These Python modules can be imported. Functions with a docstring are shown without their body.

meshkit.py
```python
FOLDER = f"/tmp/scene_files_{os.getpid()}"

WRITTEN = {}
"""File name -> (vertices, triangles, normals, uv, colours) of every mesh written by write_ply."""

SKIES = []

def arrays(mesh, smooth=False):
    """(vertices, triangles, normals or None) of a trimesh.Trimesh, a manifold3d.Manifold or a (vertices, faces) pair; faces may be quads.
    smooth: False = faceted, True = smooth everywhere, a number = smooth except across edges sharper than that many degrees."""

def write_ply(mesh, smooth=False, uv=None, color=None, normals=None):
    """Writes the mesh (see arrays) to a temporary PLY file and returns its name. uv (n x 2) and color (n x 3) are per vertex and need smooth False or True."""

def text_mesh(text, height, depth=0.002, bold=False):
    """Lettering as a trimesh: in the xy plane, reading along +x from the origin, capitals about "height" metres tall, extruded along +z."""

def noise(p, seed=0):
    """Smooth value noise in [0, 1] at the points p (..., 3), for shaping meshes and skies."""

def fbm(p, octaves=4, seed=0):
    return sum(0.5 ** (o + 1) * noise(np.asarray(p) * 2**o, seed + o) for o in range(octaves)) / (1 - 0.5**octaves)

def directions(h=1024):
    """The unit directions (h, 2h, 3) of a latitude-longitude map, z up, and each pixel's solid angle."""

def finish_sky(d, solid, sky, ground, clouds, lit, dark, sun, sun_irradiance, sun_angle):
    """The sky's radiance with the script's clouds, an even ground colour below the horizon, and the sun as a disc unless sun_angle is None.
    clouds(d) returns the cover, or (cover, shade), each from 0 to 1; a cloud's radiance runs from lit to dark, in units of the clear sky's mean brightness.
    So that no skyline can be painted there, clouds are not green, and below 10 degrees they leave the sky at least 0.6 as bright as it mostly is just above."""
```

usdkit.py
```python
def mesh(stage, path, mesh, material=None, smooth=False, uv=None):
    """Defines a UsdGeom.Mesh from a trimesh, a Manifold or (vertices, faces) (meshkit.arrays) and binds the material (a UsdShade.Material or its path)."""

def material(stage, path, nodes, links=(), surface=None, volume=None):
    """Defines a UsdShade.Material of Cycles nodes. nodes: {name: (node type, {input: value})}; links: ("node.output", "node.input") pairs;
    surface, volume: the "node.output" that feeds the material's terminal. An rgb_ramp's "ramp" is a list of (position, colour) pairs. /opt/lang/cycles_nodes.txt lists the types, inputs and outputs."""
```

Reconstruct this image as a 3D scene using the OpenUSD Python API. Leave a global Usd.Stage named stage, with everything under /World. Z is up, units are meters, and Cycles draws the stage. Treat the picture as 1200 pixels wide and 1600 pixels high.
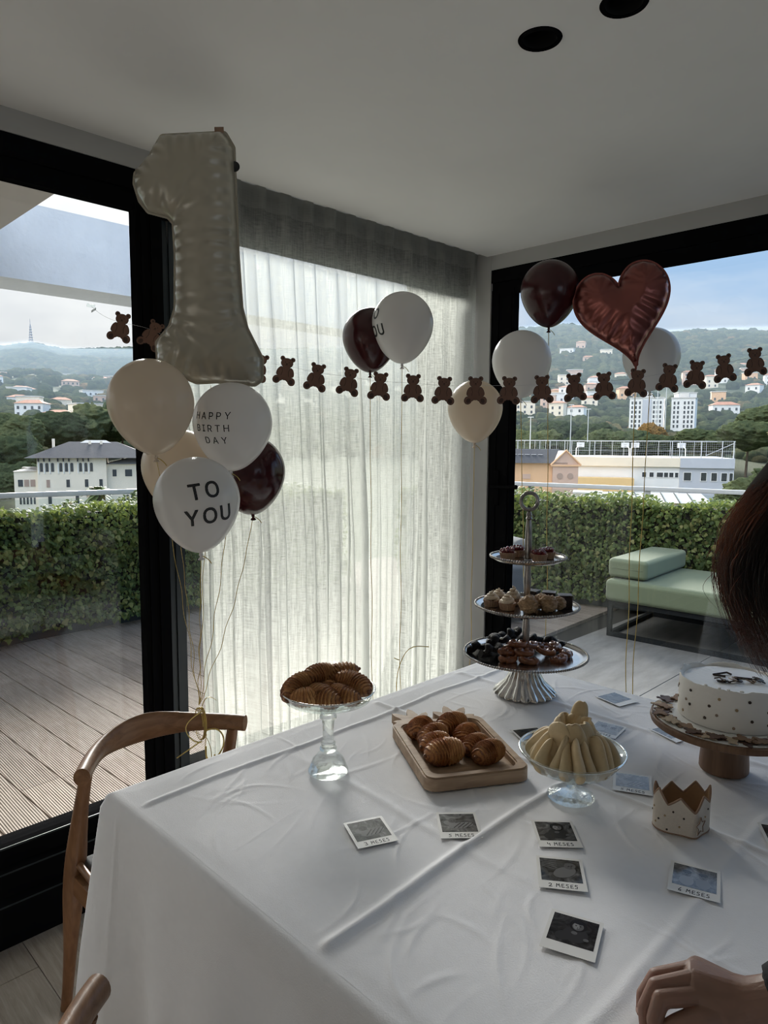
# First-birthday table in a glazed corner room: everything is built from mesh code, in metres, z up.
import math, random
import numpy as np, trimesh, manifold3d as m3, usdkit, meshkit
from shapely.geometry import Polygon, Point, LineString, box as sbox
from shapely.ops import unary_union
from shapely import affinity
from scipy.spatial import Delaunay
from pxr import Usd, UsdGeom, UsdLux, UsdShade, Gf, Sdf, Vt

stage = Usd.Stage.CreateInMemory()
UsdGeom.Xform.Define(stage, '/World'); UsdGeom.Scope.Define(stage, '/World/Looks')
RNG = np.random.default_rng(7); random.seed(7)

# ------------------------------------------------------------------ camera
F_PX, PITCH, ROLL, YAW, EYE = 1092.1, 0.101425, 0.006018, -0.787426, 1.47
fw = np.array([math.sin(YAW) * math.cos(PITCH), math.cos(YAW) * math.cos(PITCH), -math.sin(PITCH)])
rt = np.array([math.cos(YAW), -math.sin(YAW), 0.0]); up = np.cross(rt, fw)
rt, up = rt * math.cos(ROLL) + up * math.sin(ROLL), -rt * math.sin(ROLL) + up * math.cos(ROLL)
cam = UsdGeom.Camera.Define(stage, '/World/camera')
cam.CreateHorizontalApertureAttr(36.0); cam.CreateVerticalApertureAttr(48.0); cam.CreateFocalLengthAttr(36.0 * F_PX / 1200)
cam.CreateClippingRangeAttr((0.05, 20000.0))
cam.AddTransformOp().Set(Gf.Matrix4d(*rt, 0, *up, 0, *(-fw), 0, 0, 0, EYE, 1))
cam.CreateExposureAttr(0.45)

# ------------------------------------------------------------------ sky and sun
sky = UsdLux.DomeLight.Define(stage, '/World/sky')
sky_mat = usdkit.material(stage, '/World/Looks/sky', {
    'g': ('geometry', {}), 's': ('separate_xyz', {}),
    'blue': ('rgb_ramp', {'ramp': [(0.0, (0.52, 0.60, 0.69)), (0.22, (0.31, 0.46, 0.67)), (0.6, (0.30, 0.50, 0.84)), (1.0, (0.22, 0.40, 0.74))]}),
    'mp': ('mapping', {'scale': (1.0, 1.0, 3.2)}),
    'n': ('noise_texture', {'scale': 2.1, 'detail': 6.0, 'roughness': 0.55}),
    'side': ('vector_math', {'math_type': 'dot_product', 'vector2': (-0.80, -0.60, 0.0)}),
    'm1': ('math', {'math_type': 'multiply_add', 'value2': 0.62, 'value3': 0.20}),
    'm2': ('math', {'math_type': 'add'}),
    'cr': ('rgb_ramp', {'ramp': [(0.50, (0, 0, 0)), (0.86, (1, 1, 1))]}),
    'n2': ('noise_texture', {'scale': 3.4, 'detail': 5.0}),
    'cl': ('rgb_ramp', {'ramp': [(0.30, (0.47, 0.49, 0.525)), (0.62, (0.64, 0.648, 0.655))]}),
    'zu': ('math', {'math_type': 'multiply_add', 'value2': 2.0, 'value3': 0.85}), 'ov': ('vector_math', {'math_type': 'scale'}), 'zc': ('math', {'math_type': 'maximum', 'value2': 0.0}),
    'mix': ('mix', {'mix_type': 'mix'}),
    'b': ('background_shader', {'strength': 1.0})},
    [('g.position', 's.vector'), ('s.z', 'blue.fac'), ('g.position', 'mp.vector'), ('mp.vector', 'n.vector'), ('mp.vector', 'n2.vector'),
     ('g.position', 'side.vector1'), ('side.value', 'm1.value1'), ('m1.value', 'm2.value1'), ('n.fac', 'm2.value2'), ('m2.value', 'cr.fac'),
     ('cr.color', 'mix.fac'), ('blue.color', 'mix.color1'), ('n2.fac', 'cl.fac'), ('s.z', 'zc.value1'), ('zc.value', 'zu.value1'), ('zu.value', 'ov.scale'), ('cl.color', 'ov.vector1'), ('ov.vector', 'mix.color2'), ('mix.color', 'b.color')], surface='b.background')
UsdShade.MaterialBindingAPI.Apply(sky.GetPrim()).Bind(sky_mat)
sun = UsdLux.DistantLight.Define(stage, '/World/sun')                     # sun behind thin cloud, beyond the curtained window
sun.CreateIntensityAttr(17.5); sun.CreateAngleAttr(24.0); sun.CreateColorAttr(Gf.Vec3f(1.0, 0.965, 0.91))
_d = np.array([0.77, -0.52, -0.37]); _d /= np.linalg.norm(_d)             # the way its light travels
_x = np.cross([0, 0, 1], -_d); _x /= np.linalg.norm(_x); _y = np.cross(-_d, _x)
sun.AddTransformOp().Set(Gf.Matrix4d(*_x, 0, *_y, 0, *(-_d), 0, 0, 0, 30, 1))

# ------------------------------------------------------------------ naming, tagging, building
_names = {}
_base = {}
def path_for(name, parent=None):
    root = '/World' if parent is None else str(parent.GetPath())
    k = (root, name); n = _names.get(k, 0); _names[k] = n + 1
    return f'{root}/{name}' if n == 0 else f'{root}/{name}_{n:03d}'
def tag(p, label=None, cat=None, group=None, kind=None):
    for k, v in (('label', label), ('category', cat), ('group', group), ('kind', kind)):
        if v: p.SetCustomDataByKey(k, v)
    return p
def thing(name, label, cat, loc=(0, 0, 0), rz=0.0, group=None, kind=None, rot=None, scale=None):
    x = UsdGeom.Xform.Define(stage, path_for(name)); p = x.GetPrim()
    x.AddTranslateOp().Set(Gf.Vec3d(*map(float, loc)))
    if rot is not None: x.AddRotateXYZOp().Set(Gf.Vec3f(*map(float, rot)))
    elif rz: x.AddRotateZOp().Set(float(rz))
    if scale is not None: x.AddScaleOp().Set(Gf.Vec3f(*map(float, scale)))
    _base[str(p.GetPath())] = np.array(loc, float)
    return tag(p, label, cat, group, kind)
def put(name, mesh, mat, parent=None, smooth=35, label=None, cat=None, group=None, kind=None, world=False):
    if world and parent is not None:
        v, f, _ = meshkit.arrays(mesh); mesh = (v - _base['/'.join(str(parent.GetPath()).split('/')[:3])], f)
    m = usdkit.mesh(stage, path_for(name, parent), mesh, M(mat) if isinstance(mat, str) else mat, smooth)
    return tag(m.GetPrim(), label, cat, group, kind)
def struct(name, mesh, mat, smooth=False, **k): return put(name, mesh, mat, smooth=smooth, kind='structure', **k)
def struct_root(name):
    p = UsdGeom.Xform.Define(stage, path_for(name)).GetPrim(); _base[str(p.GetPath())] = np.zeros(3)
    return tag(p, kind='structure')
def clone(src, loc, rot=(0, 0, 0), label=None, group=None, scale=None, name=None):
    d = src.GetCustomData()
    x = UsdGeom.Xform.Define(stage, path_for(name or src.GetName().rstrip('0123456789').rstrip('_'))); p = x.GetPrim()
    p.GetReferences().AddInternalReference(src.GetPath())
    x.ClearXformOpOrder() if False else None
    for a in ('xformOp:translate', 'xformOp:rotateXYZ', 'xformOp:rotateZ', 'xformOp:scale'):
        pass
    t = x.GetPrim()
    ops = [UsdGeom.XformOp(t.CreateAttribute('xformOp:translate', Sdf.ValueTypeNames.Double3)), UsdGeom.XformOp(t.CreateAttribute('xformOp:rotateXYZ', Sdf.ValueTypeNames.Float3))]
    ops[0].Set(Gf.Vec3d(*map(float, loc))); ops[1].Set(Gf.Vec3f(*map(float, rot)))
    s = UsdGeom.XformOp(t.CreateAttribute('xformOp:scale', Sdf.ValueTypeNames.Float3)); sc = scale or (1, 1, 1)
    s.Set(Gf.Vec3f(*map(float, sc))); ops.append(s)
    x.SetXformOpOrder(ops)
    p.SetInstanceable(True)
    return tag(p, label or d.get('label'), d.get('category'), group or d.get('group'))

# ------------------------------------------------------------------ mesh helpers
def TM(v, f): return trimesh.Trimesh(np.asarray(v, float), np.asarray(f), process=False)
def cat(*ms):
    out = []
    for m in ms:
        if isinstance(m, (list, tuple)) and not (len(m) == 2 and isinstance(m[0], np.ndarray)): out += [x for x in m]
        else: out.append(m)
    return trimesh.util.concatenate([TM(*meshkit.arrays(m)[:2]) for m in out])
def bx(x0, x1, y0, y1, z0, z1):
    b = trimesh.creation.box((abs(x1 - x0), abs(y1 - y0), abs(z1 - z0))); b.apply_translation(((x0 + x1) / 2, (y0 + y1) / 2, (z0 + z1) / 2)); return b
def rbox(x0, x1, y0, y1, z0, z1, r, seg=12):
    pts = [m3.Manifold.sphere(r, seg).translate((x, y, z)) for x in (x0 + r, x1 - r) for y in (y0 + r, y1 - r) for z in (z0 + r, z1 - r)]
    return TM(*meshkit.arrays(m3.Manifold.batch_hull(pts))[:2])
def lathe(prof, n=48, flute=None):
    """prof: (r, z) from one end to the other; flute(angle, r, z) -> r."""
    prof = np.asarray(prof, float); a = np.linspace(0, 2 * math.pi, n, endpoint=False)
    r = np.repeat(prof[:, :1], n, 1); z = np.repeat(prof[:, 1:], n, 1)
    if flute is not None: r = flute(a[None, :], r, z)
    v = np.stack([r * np.cos(a), r * np.sin(a), z], -1).reshape(-1, 3); m = len(prof)
    i, j = np.meshgrid(np.arange(m - 1), np.arange(n), indexing='ij'); k = (j + 1) % n
    q = np.stack([i * n + j, i * n + k, (i + 1) * n + k, (i + 1) * n + j], -1).reshape(-1, 4)
    if prof[-1, 1] < prof[0, 1]: q = q[:, ::-1]
    return TM(v, np.vstack([q[:, [0, 1, 2]], q[:, [0, 2, 3]]]))
def frames(pts):
    pts = np.asarray(pts, float); t = np.gradient(pts, axis=0); t /= np.maximum(np.linalg.norm(t, axis=1, keepdims=True), 1e-12)
    n = np.zeros_like(t); a = np.array([0, 0, 1.0]) if abs(t[0, 2]) < 0.9 else np.array([1.0, 0, 0])
    n[0] = a - t[0] * (a @ t[0]); n[0] /= np.linalg.norm(n[0])
    for i in range(1, len(t)):
        v = n[i - 1] - t[i] * (n[i - 1] @ t[i]); n[i] = v / max(np.linalg.norm(v), 1e-12)
    return t, n, np.cross(t, n)
def tube(pts, rad, sides=8, rad2=None, fixed_up=None, cap=True):
    """Sweep of an ellipse (rad along the normal, rad2 along the binormal) along pts."""
    pts = np.asarray(pts, float); t, n, b = frames(pts)
    if fixed_up is not None:
        u = np.asarray(fixed_up, float); n = u - t * (t @ u)[:, None]; n /= np.linalg.norm(n, axis=1, keepdims=True); b = np.cross(t, n)
    r1 = np.broadcast_to(np.asarray(rad, float), (len(pts),)); r2 = r1 if rad2 is None else np.broadcast_to(np.asarray(rad2, float), (len(pts),))
    a = np.linspace(0, 2 * math.pi, sides, endpoint=False)
    v = (pts[:, None] + n[:, None] * (r1[:, None] * np.cos(a))[..., None] + b[:, None] * (r2[:, None] * np.sin(a))[..., None]).reshape(-1, 3)
    m = len(pts); i, j = np.meshgrid(np.arange(m - 1), np.arange(sides), indexing='ij'); k = (j + 1) % sides
    q = np.stack([i * sides + j, i * sides + k, (i + 1) * sides + k, (i + 1) * sides + j], -1).reshape(-1, 4)
    f = [q[:, [0, 1, 2]], q[:, [0, 2, 3]]]
    if cap:
        v = np.vstack([v, pts[0], pts[-1]]); c0, c1 = m * sides, m * sides + 1; s = np.arange(sides)
        f += [np.stack([np.full(sides, c0), (s + 1) % sides, s], 1), np.stack([np.full(sides, c1), (m - 1) * sides + s, (m - 1) * sides + (s + 1) % sides], 1)]
    return TM(v, np.vstack(f))
def spline(pts, n):
    from scipy.interpolate import CubicSpline
    p = np.asarray(pts, float); d = np.r_[0, np.cumsum(np.linalg.norm(np.diff(p, axis=0), axis=1))]
    return CubicSpline(d, p)(np.linspace(0, d[-1], n))
def grid(P, closed=False):
    """Quad grid mesh from an (m, n, 3) array."""
    m, n = P.shape[:2]; i, j = np.meshgrid(np.arange(m - 1), np.arange(n if closed else n - 1), indexing='ij'); k = (j + 1) % n
    q = np.stack([i * n + j, (i + 1) * n + j, (i + 1) * n + k, i * n + k], -1).reshape(-1, 4)
    return TM(P.reshape(-1, 3), np.vstack([q[:, [0, 1, 2]], q[:, [0, 2, 3]]]))
def extr(poly, h):
    gs = getattr(poly, 'geoms', [poly])
    return trimesh.util.concatenate([trimesh.creation.extrude_polygon(g, h, engine='earcut') for g in gs if g.area > 0])
def moved(mesh, loc=(0, 0, 0), rot=None, scale=None):
    """rot: degrees about x, then y, then z."""
    m = mesh.copy()
    if scale is not None: m.vertices = m.vertices * np.asarray(scale, float)
    if rot is not None:
        R = trimesh.transformations.euler_matrix(*np.radians(rot), axes='sxyz'); m.apply_transform(R)
    m.apply_translation(np.asarray(loc, float)); return m
def basis(mesh, o, X, Y, Z):
    m = mesh.copy(); v = m.vertices; m.vertices = np.asarray(o) + v[:, :1] * np.asarray(X) + v[:, 1:2] * np.asarray(Y) + v[:, 2:] * np.asarray(Z); return m
def inside(a, n=1): return a

# ------------------------------------------------------------------ materials
_mats = {}
def M(name): return _mats[name]
def mat(name, color, rough=0.5, metal=0.0, var=0.0, scale=20.0, bump=0.0, bump_scale=None, color2=None, stretch=None, random=0.0, detail=4.0, **p):
    """Principled material, with an optional noise between color and color2, a bump, and a shift of value per object."""
    N = {'p': ('principled_bsdf', {'base_color': color, 'roughness': rough, 'metallic': metal, **p})}; L = []
    if var or color2 is not None or bump:
        N['tc'] = ('texture_coordinate', {}); N['mp'] = ('mapping', {'scale': stretch or (1, 1, 1)})
        L.append(('tc.object', 'mp.vector'))
    if var or color2 is not None:
        c2 = color2 if color2 is not None else tuple(min(1, c * (1 + var)) for c in color)
        c1 = color if color2 is not None else tuple(c * (1 - var) for c in color)
        N['n'] = ('noise_texture', {'scale': scale, 'detail': detail, 'roughness': 0.6}); N['r'] = ('rgb_ramp', {'ramp': [(0.3, c1), (0.7, c2)]})
        L += [('mp.vector', 'n.vector'), ('n.fac', 'r.fac')]; out = 'r.color'
        if random:
            N['oi'] = ('object_info', {}); N['mr'] = ('map_range', {'from_min': 0.0, 'from_max': 1.0, 'to_min': 1 - random, 'to_max': 1 + random}); N['hs'] = ('hsv', {})
            L += [('oi.random', 'mr.value'), ('mr.result', 'hs.value'), (out, 'hs.color')]; out = 'hs.color'
        L.append((out, 'p.base_color'))
    if bump:
        N['bn'] = ('noise_texture', {'scale': bump_scale or scale * 3, 'detail': 4.0}); N['b'] = ('bump', {'strength': 1.0, 'distance': bump})
        L += [('mp.vector', 'bn.vector'), ('bn.fac', 'b.height'), ('b.normal', 'p.normal')]
    _mats[name] = usdkit.material(stage, f'/World/Looks/{name}', N, L, surface='p.BSDF'); return _mats[name]
def thin(name, color, trans, t_frac, rough=0.4, gloss=0.08, see=0.0, var=0.0, scale=30.0, stretch=None, spec=None):
    """Thin sheet: diffuse and translucent, a little gloss, optionally partly see-through."""
    N = {'d': ('principled_bsdf', {'base_color': color, 'roughness': rough, 'specular_ior_level': gloss}), 't': ('translucent_bsdf', {'color': trans}), 'm': ('mix_closure', {'fac': t_frac})}
    L = [('d.BSDF', 'm.closure1'), ('t.BSDF', 'm.closure2')]; out = 'm.closure'
    if var:
        N['tc'] = ('texture_coordinate', {}); N['mp'] = ('mapping', {'scale': stretch or (1, 1, 1)}); N['n'] = ('noise_texture', {'scale': scale, 'detail': 3.0})
        N['r'] = ('rgb_ramp', {'ramp': [(0.3, tuple(c * (1 - var) for c in color)), (0.7, color)]}); N['r2'] = ('rgb_ramp', {'ramp': [(0.3, tuple(c * (1 - var) for c in trans)), (0.7, trans)]})
        L += [('tc.object', 'mp.vector'), ('mp.vector', 'n.vector'), ('n.fac', 'r.fac'), ('n.fac', 'r2.fac'), ('r.color', 'd.base_color'), ('r2.color', 't.color')]
    _mats[name] = usdkit.material(stage, f'/World/Looks/{name}', N, L, surface=out); return _mats[name]
def wood(name, dark, light, rough=0.45, scale=6.0, axis='x', random=0.0, spec=0.4):
    st = {'x': (1.2, 14, 14), 'y': (14, 1.2, 14), 'z': (14, 14, 1.2)}[axis]
    N = {'tc': ('texture_coordinate', {}), 'mp': ('mapping', {'scale': st}), 'n': ('noise_texture', {'scale': scale, 'detail': 6.0, 'roughness': 0.65, 'distortion': 0.6}), 'r': ('rgb_ramp', {'ramp': [(0.28, dark), (0.72, light)]}),
         'oi': ('object_info', {}), 'mr': ('map_range', {'from_min': 0.0, 'from_max': 1.0, 'to_min': 1 - random, 'to_max': 1 + random}), 'hs': ('hsv', {}),
         'b': ('bump', {'strength': 0.35, 'distance': 0.002}), 'p': ('principled_bsdf', {'roughness': rough, 'specular_ior_level': spec})}
    L = [('tc.object', 'mp.vector'), ('mp.vector', 'n.vector'), ('n.fac', 'r.fac'), ('r.color', 'hs.color'), ('oi.random', 'mr.value'), ('mr.result', 'hs.value'), ('hs.color', 'p.base_color'), ('n.fac', 'b.height'), ('b.normal', 'p.normal')]
    _mats[name] = usdkit.material(stage, f'/World/Looks/{name}', N, L, surface='p.BSDF'); return _mats[name]
def glass_pane(name, color=(0.965, 0.975, 0.972), ior=1.35):
    _mats[name] = usdkit.material(stage, f'/World/Looks/{name}', {'t': ('transparent_bsdf', {'color': color}), 'g': ('glossy_bsdf', {'color': (1, 1, 1), 'roughness': 0.0}), 'f': ('fresnel', {'IOR': ior}), 'm': ('mix_closure', {})},
        [('f.fac', 'm.fac'), ('t.BSDF', 'm.closure1'), ('g.BSDF', 'm.closure2')], surface='m.closure')
mat('plaster', (0.82, 0.80, 0.77), 0.9, var=0.02, scale=3)
mat('fascia', (0.42, 0.41, 0.39), 0.7, var=0.03, scale=3)
_mats['black_metal'] = usdkit.material(stage, '/World/Looks/black_metal', {'d': ('diffuse_bsdf', {'color': (0.0065, 0.0065, 0.007)})}, surface='d.BSDF')
mat('slate_metal', (0.025, 0.033, 0.036), 0.35, specular_ior_level=0.4)
mat('black_void', (0.004, 0.004, 0.004), 0.6)
glass_pane('pane')
glass_pane('rail_glass', (0.93, 0.96, 0.95))
# ------------------------------------------------------------------ the room
CEIL, XW, YW = 2.348, -2.10, 2.781          # ceiling height, face of the left window wall, face of the far window wall
X1, Y0 = 4.2, -3.4                          # the room goes on behind the photographer
ceil = extr(sbox(XW, Y0, X1, YW).difference(unary_union([Point(-0.917, 1.387).buffer(0.042), Point(-0.728, 1.398).buffer(0.042)])), 0.012); ceil.apply_translation((0, 0, CEIL))
struct('ceiling', ceil, 'plaster')
roof = bx(XW - 0.3, X1 + 0.3, Y0 - 0.3, YW + 0.3, CEIL + 0.14, CEIL + 0.50)
struct('roof_slab', roof, 'plaster')
wood('floor_oak', (0.20, 0.17, 0.14), (0.36, 0.32, 0.27), 0.5, 5.0, 'x', random=0.12)
fl = struct_root('floor')
put('subfloor', bx(XW - 0.30, X1, Y0, YW + 0.2, -0.08, -0.013), 'black_void', fl, smooth=False)
pl_oak = []
for r in range(-20, 14):                     # oak boards running away from the left window
    y = 0.603 + 0.2 * (r - 0); xs = XW - 0.01
    if y + 0.2 < Y0 or y > YW - 0.02: continue
    near = 0.0 < y < 1.0
    cuts = [xs] + sorted({-1.964 + (0.0 if r % 2 == -1 % 2 else 0.9) + 1.8 * k for k in range(-1, 5)} | set()) + [X1]
    cuts = [c for c in cuts if xs <= c <= X1]
    for a, b in zip(cuts[:-1], cuts[1:]):
        if b - a < 0.03: continue
        p = bx(a + 0.001, b - 0.001, max(y, Y0) + 0.001, min(y + 0.199, YW), -0.013, 0.0)
        if near or (-1.2 < y < 2.9 and a < 1.0): put('floor_plank', p, 'floor_oak', fl, smooth=False)
        else: pl_oak.append(p)
tag(put('floor_boards', cat(pl_oak), 'floor_oak', fl, smooth=False), kind='stuff')
struct('wall_back', bx(-2.1, X1, Y0 - 0.15, Y0, 0, CEIL + 0.14), 'plaster')
struct('wall_right', cat(bx(X1, X1 + 0.15, Y0, YW, 2.2, CEIL + 0.14), bx(X1, X1 + 0.15, Y0, YW, 0, 0.9), bx(X1, X1 + 0.15, 1.4, YW, 0.9, 2.2), bx(X1, X1 + 0.15, Y0, -0.6, 0.9, 2.2)), 'plaster')
# grey fascia strips between ceiling and window heads
struct('trim_1', bx(XW - 0.012, XW, Y0, 1.125, 2.283, CEIL + 0.02), 'fascia')
struct('trim_2', cat(bx(-2.076, X1, YW, YW + 0.012, 2.281, CEIL + 0.02), bx(-2.27, -2.076, YW - 0.002, YW + 0.012, 0.0, CEIL + 0.02)), 'fascia')
# curtain pocket above the curtain
struct('trim_3', cat(bx(-2.24, XW + 0.001, 1.125, YW, CEIL + 0.07, CEIL + 0.13), bx(-2.11, XW, 1.125, YW, CEIL + 0.012, CEIL + 0.07), bx(-2.24, -2.1, 1.118, 1.125, 2.28, CEIL + 0.07)), 'fascia')

def sliding(nm, axis, a0, a1, posts, z0, z1, sill_top, face, depth=0.18, head=2.285, gl=None, out=-1, steps=True):
    """A glazed wall in a plane x = face (axis 'y') or y = face (axis 'x'); posts: (from, to, material)."""
    def B(u0, u1, d0, d1, w0, w1):
        lo, hi = sorted((face + out * d0, face + out * d1))
        return bx(lo, hi, u0, u1, w0, w1) if axis == 'y' else bx(u0, u1, lo, hi, w0, w1)
    w = struct_root(nm)
    put('head_frame', cat(B(a0, a1, 0, depth, z1 + 0.055, head), B(a0, a1, 0.012, 0.05, z1, z1 + 0.0545)), 'black_metal', w, smooth=False)
    put('sill_track', cat(B(a0, a1, 0, depth + 0.05, 0, 0.130), B(a0, a1, 0.040, depth + 0.05, 0.1305, 0.205), B(a0, a1, 0.075, 0.15, 0.2055, sill_top)), 'black_metal', w, smooth=False)
    put('sill_lip', cat(B(a0, a1, -0.003, 0, 0.126, 0.130), B(a0, a1, 0.037, 0.040, 0.201, 0.205), B(a0, a1, 0.072, 0.075, sill_top - 0.006, sill_top)), 'slate_metal', w, smooth=False)
    for u0, u1, d0, d1, mt in posts:
        t = u1 - u0
        put('post', cat(B(u0, u1, d0 + 0.006, d1, sill_top - 0.05, z1 + 0.02), B(u0 + 0.18 * t, u0 + 0.36 * t, d0, d0 + 0.0055, sill_top, z1), B(u0 + 0.55 * t, u0 + 0.92 * t, d0, d0 + 0.0055, sill_top, z1)), mt, w, smooth=False)
    for u0, u1, d in gl: put('pane', B(u0, u1, d, d + 0.008, sill_top - 0.02, z1 + 0.02), 'pane', w, smooth=False)
    return w
# left sliding door, the window behind the curtain, the far window
sliding('window_1', 'y', Y0, 1.20, [(1.017, 1.105, 0.0, 0.045, 'black_metal'), (1.108, 1.190, 0.055, 0.10, 'slate_metal'), (-1.62, -1.50, 0.0, 0.12, 'black_metal')], 0, 2.169, 0.265, XW, gl=[(-3.4, -1.55, 0.10), (-1.55, 1.06, 0.10)], head=2.2845)
sliding('window_2', 'y', 1.2005, YW + 0.25, [(2.79, 2.98, 0.03, 0.18, 'black_metal')], 0, 2.175, 0.265, XW - 0.10, depth=0.12, head=2.36, gl=[(1.15, 2.85, 0.06)])
w3 = sliding('window_3', 'x', -2.074, X1, [(-2.074, -1.948, 0.0, 0.05, 'black_metal'), (1.3, 1.42, 0.0, 0.12, 'black_metal')], 0, 2.166, 0.265, YW, out=1, head=2.2805, gl=[(-2.0, 1.36, 0.10), (1.36, X1, 0.10)])
put('door_handle', cat(rbox(-2.03, -2.0, YW - 0.012, YW + 0.01, 1.16, 1.33, 0.006), tube([(-2.015, YW - 0.01, 1.257), (-2.015, YW - 0.05, 1.257), (-1.99, YW - 0.055, 1.257), (-1.865, YW - 0.055, 1.259)], 0.010, 10)), 'black_metal', w3, label='black lever handle')
# recessed downlights
for lab, (x, y) in (('round black recessed downlight whole within the photo', (-0.917, 1.387)), ('round black recessed downlight cut by the top edge of the photo', (-0.728, 1.398))):
    t = thing('downlight', lab, 'ceiling light', (x, y, CEIL), group='recessed ceiling downlights')
    put('trim_ring', lathe([(0.037, 0.002), (0.037, -0.003), (0.046, -0.003), (0.048, 0.0), (0.046, 0.001)], 40), 'black_metal', t)
    put('housing', lathe([(0.037, -0.001), (0.036, 0.05), (0.030, 0.08), (0.0, 0.085)], 40), 'black_void', t)
    put('lens', lathe([(0.022, 0.060), (0.018, 0.056), (0.0, 0.054)], 24), 'black_metal', t)

# ------------------------------------------------------------------ sheer curtain
def curtain_mat():
    N = {'tc': ('texture_coordinate', {}), 'm1': ('mapping', {'scale': (1, 220, 14)}), 'm2': ('mapping', {'scale': (1, 30, 260)}), 'n1': ('noise_texture', {'scale': 1.0, 'detail': 3.0}), 'n2': ('noise_texture', {'scale': 1.0, 'detail': 3.0}),
         'a': ('math', {'math_type': 'add'}), 'r': ('map_range', {'from_min': 0.72, 'from_max': 1.28, 'to_min': 0.16, 'to_max': 0.56, 'clamp': True}),
         'd': ('diffuse_bsdf', {'color': (0.55, 0.545, 0.52)}), 't': ('translucent_bsdf', {'color': (0.645, 0.665, 0.62)}), 'm': ('mix_closure', {'fac': 0.66}), 'tr': ('transparent_bsdf', {'color': (1, 1, 1)}), 'mm': ('mix_closure', {})}
    L = [('tc.object', 'm1.vector'), ('tc.object', 'm2.vector'), ('m1.vector', 'n1.vector'), ('m2.vector', 'n2.vector'), ('n1.fac', 'a.value1'), ('n2.fac', 'a.value2'), ('a.value', 'r.value'), ('d.BSDF', 'm.closure1'), ('t.BSDF', 'm.closure2'), ('r.result', 'mm.fac'), ('m.closure', 'mm.closure1'), ('tr.BSDF', 'mm.closure2')]
    _mats['sheer'] = usdkit.material(stage, '/World/Looks/sheer', N, L, surface='mm.closure')
curtain_mat()
cu = thing('curtain', 'sheer pale linen curtain hanging in pleats over the middle window', 'curtain', (-2.15, 1.95, 0.0))
NP = 15
def curtain_x(s, z):                         # s in 0..1 across, pleats stiff at the top, looser below
    h = (2.35 - z) / 2.35
    ph = s * NP * 2 * math.pi
    fold = np.exp(-(((s * NP) % 1 - 0.5) / 0.13) ** 2)
    w = 0.020 * (1 - 0.3 * h) * fold - 0.006 + 0.003 * np.sin(ph * 0.5) + 0.010 * h * np.sin(ph * 1.63 + 1.3 + 1.5 * np.sin(s * 9)) + 0.010 * h * np.sin(ph * 2.41 + 0.4 + 2.2 * h) * (0.4 + np.sin(s * 23) ** 2) + 0.004 * h * np.sin(ph * 5.3 + 3 * h)
    edge = np.exp(-(s / 0.09) ** 2)
    rg = np.random.default_rng(15)
    for k in range(34):
        c0, wd, am, dr = rg.uniform(0.02, 0.99), rg.uniform(0.004, 0.011), rg.uniform(0.010, 0.026), rg.uniform(-0.03, 0.03); st = rg.uniform(0.05, 0.4)
        w = w + am * np.clip((h - st) / 0.35, 0, 1) * np.exp(-((s - c0 - dr * h) / wd) ** 2) * (1 if k % 2 else -0.5)
    return w + edge * 0.02 * h * np.sin(ph * 3.0 + 0.7)
S, Z = np.meshgrid(np.linspace(0, 1, 720), np.linspace(2.372, 0.02, 60), indexing='xy')
h = (2.35 - Z) / 2.35
yl = 1.135 + 0.115 * np.clip(h / 0.55, 0, 1) ** 1.2 + 0.012 * np.sin(9 * h) * h; yr = 2.779 - 0.050 * h
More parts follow.
